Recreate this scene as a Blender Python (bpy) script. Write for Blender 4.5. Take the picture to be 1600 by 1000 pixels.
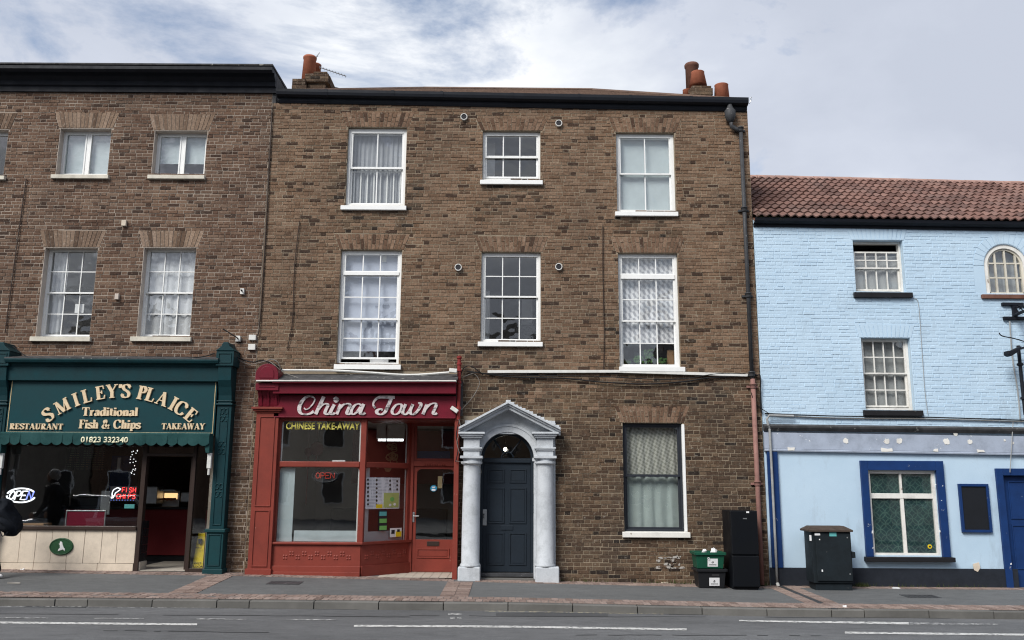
import bpy, bmesh, math, random
from mathutils import Vector, Matrix
random.seed(7)
sc = bpy.context.scene
for o in list(bpy.data.objects): bpy.data.objects.remove(o)
R = math.radians
# ------------------------------------------------------------------ camera
FPX, PITCH, ROLL, DIST, EYE = 1366.0, R(10.8), R(0.35), 15.6, 1.55
fw = Vector((0, math.cos(PITCH), math.sin(PITCH))); rt0 = Vector((1, 0, 0)); up0 = rt0.cross(fw)
rt = rt0 * math.cos(ROLL) + up0 * math.sin(ROLL); up = -rt0 * math.sin(ROLL) + up0 * math.cos(ROLL)
CAM = Vector((0, -DIST, EYE))
cam = bpy.data.cameras.new('camera'); cam_o = bpy.data.objects.new('camera', cam); sc.collection.objects.link(cam_o)
cam.sensor_width = 36; cam.lens = FPX / 1600 * 36; cam.clip_start = .1; cam.clip_end = 2000
mw = Matrix((rt, up, -fw)).transposed().to_4x4(); mw.translation = CAM; cam_o.matrix_world = mw
sc.camera = cam_o
sc.render.resolution_x, sc.render.resolution_y = 1024, 640
# ------------------------------------------------------------------ world, sun, exposure
SUN_EL, SUN_AZ = R(42), R(218)       # azimuth clockwise from +Y; the sun stands behind the camera's left shoulder
wd = bpy.data.worlds.new('World'); sc.world = wd; wd.use_nodes = True
COFF, TOFF = (5.8, 19.2, 0), (10.8, 13.6, 5)
def build_world():
    nt = wd.node_tree; nt.nodes.clear(); L = nt.links.new
    def n(t, **k):
        x = nt.nodes.new(t)
        for a, b in k.items(): setattr(x, a, b)
        return x
    out = n('ShaderNodeOutputWorld'); bg = n('ShaderNodeBackground')
    sky = n('ShaderNodeTexSky', sky_type='NISHITA', sun_disc=False, sun_elevation=SUN_EL, sun_rotation=SUN_AZ)
    tc = n('ShaderNodeTexCoord'); sep = n('ShaderNodeSeparateXYZ'); L(tc.outputs['Generated'], sep.inputs[0])
    ab = n('ShaderNodeMath', operation='ABSOLUTE'); L(sep.outputs['Z'], ab.inputs[0])
    ad = n('ShaderNodeMath', operation='ADD'); L(ab.outputs[0], ad.inputs[0]); ad.inputs[1].default_value = .22
    cmb = n('ShaderNodeCombineXYZ')
    for i, a in enumerate('XY'):
        d = n('ShaderNodeMath', operation='DIVIDE'); L(sep.outputs[a], d.inputs[0]); L(ad.outputs[0], d.inputs[1]); L(d.outputs[0], cmb.inputs[i])
    def noise(scale, off, det=8, rough=.55, dist=0):
        m = n('ShaderNodeMapping'); m.inputs['Location'].default_value = off; L(cmb.outputs[0], m.inputs[0])
        t = n('ShaderNodeTexNoise'); t.inputs['Scale'].default_value = scale; t.inputs['Detail'].default_value = det
        t.inputs['Roughness'].default_value = rough; t.inputs['Distortion'].default_value = dist
        L(m.outputs[0], t.inputs['Vector']); return t.outputs[0]
    def ramp(src, pts):
        r = n('ShaderNodeValToRGB'); e = r.color_ramp.elements
        while len(e) < len(pts): e.new(.5)
        for q, (p, c) in zip(e, pts): q.position = p; q.color = (*c, 1)
        L(src, r.inputs[0]); return r.outputs[0]
    cover = ramp(noise(2.1, COFF, 9, .62, .35), [(.35, (0,)*3), (.50, (1,)*3)])
    tone = ramp(noise(1.0, TOFF, 9, .56, .25), [(.40, (.43, .465, .545)), (.52, (.49, .525, .605)), (.60, (.63, .66, .71)), (.68, (.78, .79, .81))])
    mul = n('ShaderNodeMix', data_type='RGBA', blend_type='MULTIPLY'); mul.inputs['Factor'].default_value = 1
    L(sky.outputs[0], mul.inputs['A']); mul.inputs['B'].default_value = (.150, .135, .125, 1)
    mx = n('ShaderNodeMix', data_type='RGBA'); L(cover, mx.inputs['Factor']); L(mul.outputs['Result'], mx.inputs['A']); L(tone, mx.inputs['B'])
    L(mx.outputs['Result'], bg.inputs[0]); bg.inputs[1].default_value = 1.0; L(bg.outputs[0], out.inputs[0])
build_world()
sun = bpy.data.lights.new('sun', 'SUN'); sun.energy = 3.0; sun.angle = R(26); sun.color = (1, .965, .91)
sun_o = bpy.data.objects.new('sun', sun); sc.collection.objects.link(sun_o)
sd = Vector((math.sin(SUN_AZ) * math.cos(SUN_EL), math.cos(SUN_AZ) * math.cos(SUN_EL), math.sin(SUN_EL)))
sun_o.rotation_euler = (-sd).to_track_quat('-Z', 'Y').to_euler(); sun_o.location = sd * 40
sc.render.engine = 'CYCLES'
vs = sc.view_settings; vs.view_transform = 'Standard'; vs.look = 'None'; vs.exposure = 0.45; vs.gamma = 1
# ------------------------------------------------------------------ pixel -> place
def ray(px, py): return fw * FPX + rt * (px - 800) - up * (py - 500)
def W(px, py, Y=0.0):                 # a point on the vertical plane at depth Y
    d = ray(px, py); t = (Y - CAM.y) / d.y; p = CAM + d * t; return p.x, p.z
def G(px, py, z=-.15):                # a point on a level plane
    d = ray(px, py); t = (z - CAM.z) / d.z; p = CAM + d * t; return p.x, p.y
def lerp(a, b, t): return a + (b - a) * t
def pw(x, pts):
    if x <= pts[0][0]: return pts[0][1]
    for (a, b), (c, d) in zip(pts, pts[1:]):
        if x <= c: return lerp(b, d, (x - a) / (c - a))
    return pts[-1][1]
def zg(x): return pw(x, [(-30, .16), (-9, .12), (-4.6, .075), (0, -.02), (4.4, -.09), (9, -.10), (40, -.10)])      # pavement at the buildings
def zk(x): return pw(x, [(-30, -.03), (-7.4, -.045), (0, -.07), (3.5, -.12), (7, -.14), (40, -.16)])               # top of the kerb
KY = -2.70
def zp(x, y): return lerp(zg(x), zk(x), min(1, max(0, -y / -KY)))
# ------------------------------------------------------------------ materials
MATS = {}
class NT:
    def __init__(s, name):
        s.m = bpy.data.materials.new(name); s.m.use_nodes = True; s.t = s.m.node_tree; s.t.nodes.clear()
        s.out = s.n('ShaderNodeOutputMaterial'); s.geo = None; MATS[name] = s.m
    def n(s, t, ins=None, **k):
        x = s.t.nodes.new(t)
        for a, b in k.items(): setattr(x, a, b)
        for a, b in (ins or {}).items():
            if hasattr(b, 'is_output'): s.t.links.new(b, x.inputs[a])
            else: x.inputs[a].default_value = b
        return x
    def pos(s):
        if not s.geo: s.geo = s.n('ShaderNodeNewGeometry')
        return s.geo.outputs['Position']
    def noise(s, scale, det=5, rough=.6, vec=None, stretch=None, dist=0):
        v = vec or s.pos()
        if stretch: v = s.n('ShaderNodeMapping', {'Vector': v, 'Scale': stretch}).outputs[0]
        return s.n('ShaderNodeTexNoise', {'Vector': v, 'Scale': scale, 'Detail': det, 'Roughness': rough, 'Distortion': dist}).outputs[0]
    def ramp(s, f, pts, interp='LINEAR'):
        r = s.n('ShaderNodeValToRGB', {'Fac': f}); r.color_ramp.interpolation = interp; e = r.color_ramp.elements
        while len(e) < len(pts): e.new(.5)
        for q, (p, c) in zip(e, pts): q.position = p; q.color = (*c, 1) if len(c) == 3 else c
        return r.outputs[0]
    def mix(s, f, a, b, mode='MIX'):
        x = s.n('ShaderNodeMix', {'Factor': f}, data_type='RGBA', blend_type=mode)
        for i, v in ((6, a), (7, b)):
            if hasattr(v, 'is_output'): s.t.links.new(v, x.inputs[i])
            else: x.inputs[i].default_value = (*v, 1) if len(v) == 3 else v
        return x.outputs[2]
    def math(s, op, a, b=0, c=0):
        x = s.n('ShaderNodeMath', operation=op)
        for i, v in enumerate((a, b, c)):
            if hasattr(v, 'is_output'): s.t.links.new(v, x.inputs[i])
            else: x.inputs[i].default_value = v
        return x.outputs[0]
    def bsdf(s, col, rough=.7, bump=None, bs=.3, bd=.01, **k):
        p = s.n('ShaderNodeBsdfPrincipled')
        for a, v in (('Base Color', col), ('Roughness', rough)):
            if hasattr(v, 'is_output'): s.t.links.new(v, p.inputs[a])
            else: p.inputs[a].default_value = (*v, 1) if a == 'Base Color' else v
        for a, v in k.items(): p.inputs[a.replace('_', ' ')].default_value = v
        if bump is not None:
            b = s.n('ShaderNodeBump', {'Height': bump, 'Strength': bs, 'Distance': bd}); s.t.links.new(b.outputs[0], p.inputs['Normal'])
        s.t.links.new(p.outputs[0], s.out.inputs[0]); return s.m
def paint(name, c, rough=.5, var=.12, dirt=.25, dscale=2.2, bump=.15, bscale=60, chips=0, chipc=(.5, .47, .42), **k):
    s = NT(name)
    f = s.noise(dscale, 7, .65); lo = tuple(v * (1 - dirt) for v in c); hi = tuple(min(1, v * (1 + var)) for v in c)
    col = s.ramp(f, [(.3, lo), (.52, c), (.72, hi)])
    fine = s.noise(bscale, 4, .6)
    col = s.mix(.25, col, s.ramp(fine, [(.3, tuple(v * .8 for v in c)), (.7, hi)]))
    if chips:
        cm = s.ramp(s.noise(9, 8, .7), [(.70 - chips, (0,)*3), (.715 - chips, (1,)*3)]); col = s.mix(cm, col, chipc)
    rr = s.ramp(f, [(.3, (min(1, rough * 1.25),)*3), (.7, (rough * .85,)*3)])
    k.setdefault('Specular_IOR_Level', .18); return s.bsdf(col, rr, fine, bump, .004, **k)
def emit(name, c, st):
    s = NT(name); e = s.n('ShaderNodeEmission', {'Color': (*c, 1), 'Strength': st}); s.t.links.new(e.outputs[0], s.out.inputs[0]); return s.m
def glass(name, tint=(.9, .93, .92), refl=1.0, wav=.02):
    s = NT(name)
    tr = s.n('ShaderNodeBsdfTransparent', {'Color': (*tint, 1)})
    b = s.n('ShaderNodeBump', {'Height': s.noise(2.3, 2, .5), 'Strength': wav, 'Distance': .05})
    g = s.n('ShaderNodeBsdfGlossy', {'Color': (1, 1, 1, 1), 'Roughness': .015, 'Normal': b.outputs[0]})
    io = s.mix(s.n('ShaderNodeNewGeometry').outputs['Backfacing'], (1.52,)*3, (1 / 1.52,)*3); fr = s.n('ShaderNodeFresnel', {'IOR': io})
    f = s.n('ShaderNodeMath', {0: fr.outputs[0], 1: 1.9 * refl}, operation='MULTIPLY', use_clamp=True)
    x = s.n('ShaderNodeMixShader', {0: f.outputs[0], 1: tr.outputs[0], 2: g.outputs[0]}); s.t.links.new(x.outputs[0], s.out.inputs[0]); return s.m
def brick_mat(name, cols, source, tone=None, soot=None, mort=(.30, .27, .22)):
    """cols: five brick colours; source: 'object' (one brick per object) or 'face' (attribute r)"""
    s = NT(name)
    rnd = s.n('ShaderNodeObjectInfo').outputs['Random'] if source == 'object' else s.n('ShaderNodeAttribute', attribute_name='r').outputs['Fac']
    col = s.ramp(rnd, [(.0, cols[0]), (.07, cols[0]), (.10, cols[1]), (.4, cols[2]), (.7, cols[3]), (1, cols[4])])
    m1 = s.noise(30, 6, .8); col = s.mix(.9, col, s.ramp(m1, [(.30, (.30, .28, .27)), (.46, (.88,)*3), (.56, (1.08,)*3), (.72, (1.75, 1.66, 1.5))]), 'MULTIPLY')
    reg = s.noise(.7, 6, .62); col = s.mix(.55, col, s.ramp(reg, [(.3, (.68, .66, .66)), (.5, (1, 1, 1)), (.7, (1.24, 1.20, 1.12))]), 'MULTIPLY')
    sm = s.ramp(s.noise(15, 8, .75), [(.57, (0,)*3), (.66, (.8,)*3)]); col = s.mix(sm, col, mort)         # mortar smears over the arrises
    if soot:
        so = s.ramp(s.noise(.9, 6, .7, stretch=(1, 1, .6)), [(.42, (0,)*3), (.66, (soot,)*3)]); col = s.mix(so, col, (.035, .030, .027))
    return s.bsdf(col, .9, s.noise(70, 6, .7), .7, .006, Specular_IOR_Level=.15)
def mortar_mat(name, c, d):
    s = NT(name); f = s.noise(1.1, 6, .7); col = s.ramp(f, [(.34, d), (.62, c)]); fine = s.noise(90, 4, .7)
    return s.bsdf(s.mix(.4, col, s.ramp(fine, [(.3, tuple(v * .6 for v in c)), (.7, tuple(v * 1.2 for v in c))])), .95, fine, .6, .005)
MAIN_C = [(.056, .034, .024), (.146, .090, .057), (.172, .109, .071), (.192, .125, .083), (.222, .150, .103)]
LEFT_C = [(.056, .034, .025), (.104, .061, .042), (.132, .080, .055), (.152, .097, .068), (.178, .120, .086)]
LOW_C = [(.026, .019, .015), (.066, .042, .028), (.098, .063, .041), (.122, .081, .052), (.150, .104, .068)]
ARCH_C = [(.070, .042, .029), (.118, .071, .047), (.155, .096, .063), (.185, .117, .079), (.22, .145, .10)]
ARCHL_C = [(.11, .072, .050), (.165, .112, .079), (.20, .139, .099), (.235, .168, .122), (.275, .20, .15)]
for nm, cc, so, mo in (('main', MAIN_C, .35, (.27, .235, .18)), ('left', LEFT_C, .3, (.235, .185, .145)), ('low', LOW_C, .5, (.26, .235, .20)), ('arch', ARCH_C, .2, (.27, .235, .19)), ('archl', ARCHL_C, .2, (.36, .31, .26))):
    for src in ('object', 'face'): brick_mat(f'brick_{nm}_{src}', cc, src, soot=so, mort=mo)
mortar_mat('mortar_main', (.30, .245, .175), (.12, .09, .064)); mortar_mat('mortar_left', (.36, .305, .25), (.15, .115, .09))
glass('glass', (.97, .98, .975), .5); glass('glass_old', (.985, .99, .985), .85, .22); glass('glass_shop', (.955, .965, .96), .95, .02)
paint('white_paint', (.80, .81, .80), .38, .03, .10, 3, .1)
paint('white_worn', (.72, .71, .67), .5, .08, .28, 4, .2, chips=.06, chipc=(.34, .30, .26))
paint('stone_sill', (.58, .55, .47), .7, .15, .3, 5, .3); paint('black_paint', (.009, .011, .016), .55, .3, .2, 4, .1, Specular_IOR_Level=.18)
paint('reveal_cream', (.50, .44, .39), .7, .12, .25, 4)
paint('black_sill', (.014, .014, .016), .55, .4, .3, 5, .2, chips=.03)
paint('dark_frame', (.028, .032, .040), .4, .2, .2)
def blue_wall(name, bump):
    s = NT(name); c = (.45, .59, .715)
    col = s.ramp(s.noise(.9, 8, .65), [(.3, (.41, .55, .675)), (.5, c), (.7, (.485, .625, .745))])
    g = s.ramp(s.noise(2.2, 9, .75, stretch=(1, 1, .35)), [(.55, (0,)*3), (.80, (.5,)*3)]); col = s.mix(g, col, (.17, .20, .22))
    ch = s.ramp(s.noise(11, 9, .78), [(.70, (0,)*3), (.72, (1,)*3)]); col = s.mix(ch, col, (.30, .33, .35))
    return s.bsdf(col, .62, s.noise(38, 6, .7), bump, .006)
blue_wall('blue_brick_paint', .5); blue_wall('blue_render', .35)
paint('pub_blue', (.010, .035, .126), .45, .25, .25, 4, .15, chips=.025, chipc=(.6, .62, .62))
paint('pub_plinth', (.018, .022, .030), .6, .35, .3, 5, .3)
paint('pub_fascia', (.345, .395, .485), .6, .14, .38, 3, .2, chips=.035, chipc=(.70, .72, .74))
paint('lead', (.060, .060, .062), .7, .6, .55, 6, .3, chips=.07, chipc=(.28, .28, .26))
paint('burgundy', (.128, .010, .021), .42, .3, .3, 3.5, .12, chips=.012, chipc=(.34, .15, .14))
paint('brick_red', (.205, .043, .031), .45, .15, .25, 3, .12, chips=.02, chipc=(.33, .15, .12))
paint('teal', (.0065, .034, .041), .45, .3, .3, 4, .12); paint('teal_light', (.008, .042, .048), .5, .2, .25, 3, .1)
paint('sign_teal', (.009, .044, .052), .38, .3, .2, 1.6, .05); paint('awning', (.016, .060, .060), .8, .25, .35, 3, .3)
paint('gold', (.50, .40, .23), .4, .2, .25, 12, .1, Metallic=.15); paint('letter_cream', (.68, .54, .36), .45, .2, .2, 9, .05)
paint('letter_side', (.10, .055, .025), .5); paint('yellow_print', (.75, .68, .16), .5, .05, .05); paint('cream_print', (.72, .70, .50), .5, .05, .05)
paint('bronze', (.038, .026, .022), .4, .3, .25, 5, .08); paint('cream_slab', (.61, .53, .43), .6, .14, .22, 5, .15)
paint('plaque_green', (.030, .085, .040), .4, .3, .3, 30, .2); paint('cream_white', (.74, .74, .72), .5)
paint('doorcase', (.50, .53, .56), .62, .10, .32, 5, .5, 40, chips=.012, chipc=(.30, .29, .27)); paint('door_navy', (.017, .024, .033), .4, .2, .2, 3, .08)
paint('steel', (.42, .44, .45), .35, .2, .2, 8, .05, Metallic=.8); paint('cast_iron', (.05, .052, .056), .5, .4, .35, 8, .25, chips=.05, chipc=(.20, .20, .20))
paint('pink_pipe', (.27, .145, .125), .6, .2, .35, 5, .2); paint('red_pipe', (.22, .030, .028), .6, .3, .4, 8, .25, chips=.05, chipc=(.12, .1, .09))
paint('grey_pipe', (.30, .31, .31), .6, .2, .3, 6, .2); paint('white_plastic', (.66, .66, .63), .5, .08, .25, 6, .05)
paint('cable_black', (.015, .015, .016), .6); paint('cable_grey', (.20, .19, .175), .7, .2, .3, 9); paint('terracotta', (.34, .12, .07), .75, .25, .3, 6, .3)
paint('terracotta_dark', (.15, .075, .055), .8, .3, .4, 6, .3); paint('chimney_render', (.17, .15, .125), .9, .4, .45, 6, .6, 40)
paint('fridge_black', (.004, .005, .007), .42, .4, .2, 3, .04); paint('box_green', (.010, .070, .042), .42, .25, .2, 5, .1); paint('box_black', (.013, .014, .016), .45, .3, .2, 5, .1)
paint('cabinet', (.011, .016, .020), .6, .35, .4, 5, .35, chips=.02, chipc=(.2, .2, .19)); paint('cabinet_rust', (.060, .045, .036), .8, .4, .4, 9, .4)
paint('paper', (.74, .75, .76), .8, .03, .05); paint('board_black', (.012, .014, .018), .6); paint('card', (.33, .20, .11), .8); paint('dark_print', (.03, .03, .035), .7)
paint('interior_grey', (.26, .25, .235), .9, .05, .1, 1); paint('interior_white', (.66, .66, .64), .9, .04, .08, 1); paint('interior_dark', (.030, .032, .036), .8, .3, .3, 1)
paint('shop_wall', (.13, .125, .12), .9, .2, .3, 2); paint('interior_red', (.12, .010, .012), .6, .2, .2, 2); paint('panel_maroon', (.16, .012, .030), .4, .1, .15, 2); paint('floor_tile', (.46, .42, .36), .45, .1, .2, 4)
paint('tile_black', (.015, .015, .017), .2); paint('wet_yellow', (.74, .55, .02), .4, .1, .2, 6); paint('moss', (.05, .062, .022), .95, .5, .5, 30, 1.0, 60)
paint('jacket', (.006, .008, .013), .75, .4, .2, 9, .4); paint('bag', (.006, .008, .012), .95, .5, .2, 12, .5); paint('skin', (.45, .27, .19), .5); paint('hair', (.50, .50, .50), .7)
paint('trouser', (.02, .022, .03), .8); paint('shoe_white', (.70, .70, .70), .5); paint('leaf', (.05, .12, .03), .6, .4, .4, 30)
paint('sticker_blue', (.03, .24, .42), .4); paint('car_silver', (.42, .44, .46), .25, .05, .08, 2, .02, Metallic=.6, Specular_IOR_Level=.5); paint('car_glass', (.012, .014, .016), .06, .1, .1, 2, .01, Specular_IOR_Level=.5); paint('tyre', (.012, .012, .012), .8); paint('car_red', (.35, .01, .01), .25, .05, .05, 2, .02); paint('sticker_green', (.18, .45, .12), .5); paint('sticker_teal', (.12, .42, .42), .5); paint('sticker_lime', (.42, .48, .16), .5)
paint('ridge_pink', (.33, .21, .175), .85, .25, .3, 4, .3); paint('residue', (.42, .40, .37), .8, .1, .3, 9, .3, chips=.20, chipc=(.08, .055, .04))
emit('neon_white', (.92, .95, 1), 1.6); emit('neon_blue', (.25, .32, 1), 1.5); emit('neon_red', (1, .06, .06), 1.5); emit('tube_light', (.95, .98, 1), 4); emit('bulb', (1, .93, .8), 6); emit('warm_lamp', (1, .62, .28), .9)
emit('led_red_dim', (1, .12, .08), .28); emit('led_blue', (.15, .25, 1), 1.0)
def cloth(name, c, fold=0, thr=.25):
    s = NT(name); f = s.noise(4, 5, .6); col = s.ramp(f, [(.3, tuple(v * .88 for v in c)), (.7, c)])
    p = s.n('ShaderNodeBsdfDiffuse', {'Color': col}); t = s.n('ShaderNodeBsdfTranslucent', {'Color': (*c, 1)})
    x = s.n('ShaderNodeMixShader', {0: thr, 1: p.outputs[0], 2: t.outputs[0]}); s.t.links.new(x.outputs[0], s.out.inputs[0])
cloth('curtain_white', (.60, .62, .65), thr=.05); cloth('blind_white', (.50, .58, .61), thr=.0); cloth('curtain_cream', (.37, .44, .43), thr=.02); cloth('curtain_grey', (.36, .38, .41), thr=.05); cloth('blind_blue', (.50, .55, .67), thr=.0); cloth('net_grey', (.36, .38, .39), thr=.05)
def lace(name, c, c2, sx, sz):
    s = NT(name); sp = s.n('ShaderNodeSeparateXYZ', {0: s.pos()})
    a = s.math('SINE', s.math('MULTIPLY', s.math('ADD', sp.outputs[0], s.math('MULTIPLY', sp.outputs[2], .42)), sx))
    b = s.math('SINE', s.math('MULTIPLY', s.math('SUBTRACT', sp.outputs[2], s.math('MULTIPLY', sp.outputs[0], .3)), sz))
    f = s.math('MULTIPLY_ADD', s.math('MULTIPLY', a, b), .5, .5); f = s.mix(.35, f, s.noise(14, 4, .6))
    return s.bsdf(s.ramp(f, [(.36, c2), (.6, c)]), .9)
lace('lace_diamond', (.80, .81, .84), (.36, .37, .41), 62, 27); lace('lace_cream', (.42, .43, .39), (.23, .24, .21), 75, 62)
def film(name):
    s = NT(name); sp = s.n('ShaderNodeSeparateXYZ', {0: s.pos()}); k = .19
    def d(ox, oz):
        u = s.math('SUBTRACT', s.math('FRACT', s.math('ADD', s.math('DIVIDE', sp.outputs[0], k), ox)), .5); v = s.math('SUBTRACT', s.math('FRACT', s.math('ADD', s.math('DIVIDE', sp.outputs[2], k), oz)), .5)
        q = s.math('SQRT', s.math('ADD', s.math('MULTIPLY', u, u), s.math('MULTIPLY', v, v))); return s.math('ABSOLUTE', s.math('SUBTRACT', q, .5))
    f = s.math('MINIMUM', d(0, 0), d(.5, .5)); n2 = s.noise(7, 5, .6)
    col = s.ramp(f, [(.015, (.055, .10, .095)), (.05, (.016, .045, .05)), (.30, (.006, .024, .036))]); col = s.mix(.5, col, s.ramp(n2, [(.3, (.5,)*3), (.7, (1.8, 1.9, 1.6))]), 'MULTIPLY')
    return s.bsdf(col, .35)
film('pub_film')
def chrome_script():
    s = NT('script_silver'); f = s.noise(9, 5, .6, stretch=(1, 1, 1.6)); col = s.ramp(f, [(.36, (.16, .14, .14)), (.43, (.50, .46, .46)), (.50, (.80, .76, .75)), (.62, (.74, .62, .61)), (.70, (.30, .27, .27))])
    return s.bsdf(col, .3, Metallic=.35)
chrome_script()
def asphalt(name, c, patch=.3, sc_=1.0):
    s = NT(name); f = s.noise(.45, 8, .65, stretch=(.35, 1, 1)); col = s.ramp(f, [(.32, tuple(v * (1 - patch) for v in c)), (.52, c), (.72, tuple(v * (1 + patch) for v in c))])
    g = s.noise(95, 3, .8); col = s.mix(.8, col, s.ramp(g, [(.3, (.40,)*3), (.55, (1,)*3), (.75, (2.1,)*3)]), 'MULTIPLY'); col = s.mix(.55, col, s.ramp(s.noise(7, 8, .75, stretch=(.5, 1, 1)), [(.3, (.55,)*3), (.5, (1,)*3), (.72, (1.4,)*3)]), 'MULTIPLY')
    st = s.ramp(s.noise(3.2, 9, .8), [(.62, (0,)*3), (.72, (.5,)*3)]); col = s.mix(st, col, tuple(v * .55 for v in c))
    return s.bsdf(col, .88, g, .5, .006)
asphalt('road_asphalt', (.118, .121, .125)); asphalt('path_asphalt', (.108, .112, .113), .2); asphalt('patch_asphalt', (.066, .068, .072), .2)
def kerbm():
    s = NT('kerb_stone'); f = s.noise(1.2, 8, .7); rn = s.n('ShaderNodeObjectInfo').outputs['Random']
    col = s.ramp(f, [(.3, (.085, .083, .077)), (.7, (.150, .146, .136))]); col = s.mix(.5, col, s.ramp(rn, [(0, (.75,)*3), (1, (1.2,)*3)]), 'MULTIPLY')
    return s.bsdf(col, .9, s.noise(60, 6, .7), .6, .006)
kerbm()
for src in ('object', 'face'): brick_mat(f'paver_{src}', [(.17, .125, .108), (.21, .156, .136), (.24, .18, .156), (.27, .206, .18), (.30, .235, .21)], src, mort=(.24, .21, .19))
mortar_mat('paver_joint', (.11, .10, .09), (.06, .055, .05))
def roadpaint(name, c, wear):
    s = NT(name); w = s.ramp(s.noise(16, 8, .75), [(wear - .03, (0,)*3), (wear + .05, (1,)*3)]); return s.bsdf(s.mix(w, c, (.118, .121, .125)), .8, s.noise(120, 3, .7), .4, .004)
roadpaint('line_white', (.55, .55, .53), .53); paint('seam_tar', (.045, .046, .048), .7)
roadpaint('line_worn', (.42, .42, .41), .46); roadpaint('line_yellow', (.40, .36, .24), .45)
def tiles(name, src):
    s = NT(name); rnd = s.n('ShaderNodeObjectInfo').outputs['Random'] if src == 'object' else s.n('ShaderNodeAttribute', attribute_name='r').outputs['Fac']
    col = s.ramp(rnd, [(0, (.105, .053, .042)), (.5, (.165, .086, .068)), (1, (.215, .122, .098))])
    li = s.ramp(s.noise(1.6, 8, .7), [(.46, (0,)*3), (.66, (.7,)*3)]); col = s.mix(li, col, (.105, .072, .064)); ls = s.ramp(s.noise(24, 7, .75), [(.60, (0,)*3), (.68, (.55,)*3)]); col = s.mix(ls, col, (.20, .17, .12))
    return s.bsdf(col, .9, s.noise(55, 5, .7), .5, .005)
tiles('pantile_object', 'object'); tiles('pantile_face', 'face')
def slate():
    s = NT('roof_brown'); v = s.noise(2, 8, .7); col = s.ramp(v, [(.3, (.085, .052, .040)), (.7, (.165, .108, .078))]); return s.bsdf(col, .95, s.noise(25, 7, .7, stretch=(1, .4, 1)), .9, .03)
slate()
def menuboard():
    s = NT('menu_board'); sp = s.n('ShaderNodeSeparateXYZ', {0: s.pos()}); ln = s.math('FRACT', s.math('MULTIPLY', sp.outputs[2], 22)); a = s.math('GREATER_THAN', ln, .62)
    b = s.math('GREATER_THAN', s.noise(30, 3, .7, stretch=(1, 1, .05)), .5); f = s.math('MULTIPLY', a, b)
    return s.bsdf(s.mix(f, (.010, .018, .016), s.ramp(s.noise(4, 2), [(.4, (.10, .20, .10)), (.6, (.28, .12, .05))])), .5)
menuboard()
def menuprint():
    s = NT('menu_print'); sp = s.n('ShaderNodeSeparateXYZ', {0: s.pos()}); ln = s.math('GREATER_THAN', s.math('FRACT', s.math('MULTIPLY', sp.outputs[2], 40)), .5)
    b = s.math('GREATER_THAN', s.noise(26, 3, .7, stretch=(1, 1, .1)), .48); return s.bsdf(s.mix(s.math('MULTIPLY', ln, b), (.66, .68, .72), (.36, .38, .43)), .6)
menuprint()
def mm(n): return MATS[n]
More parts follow.
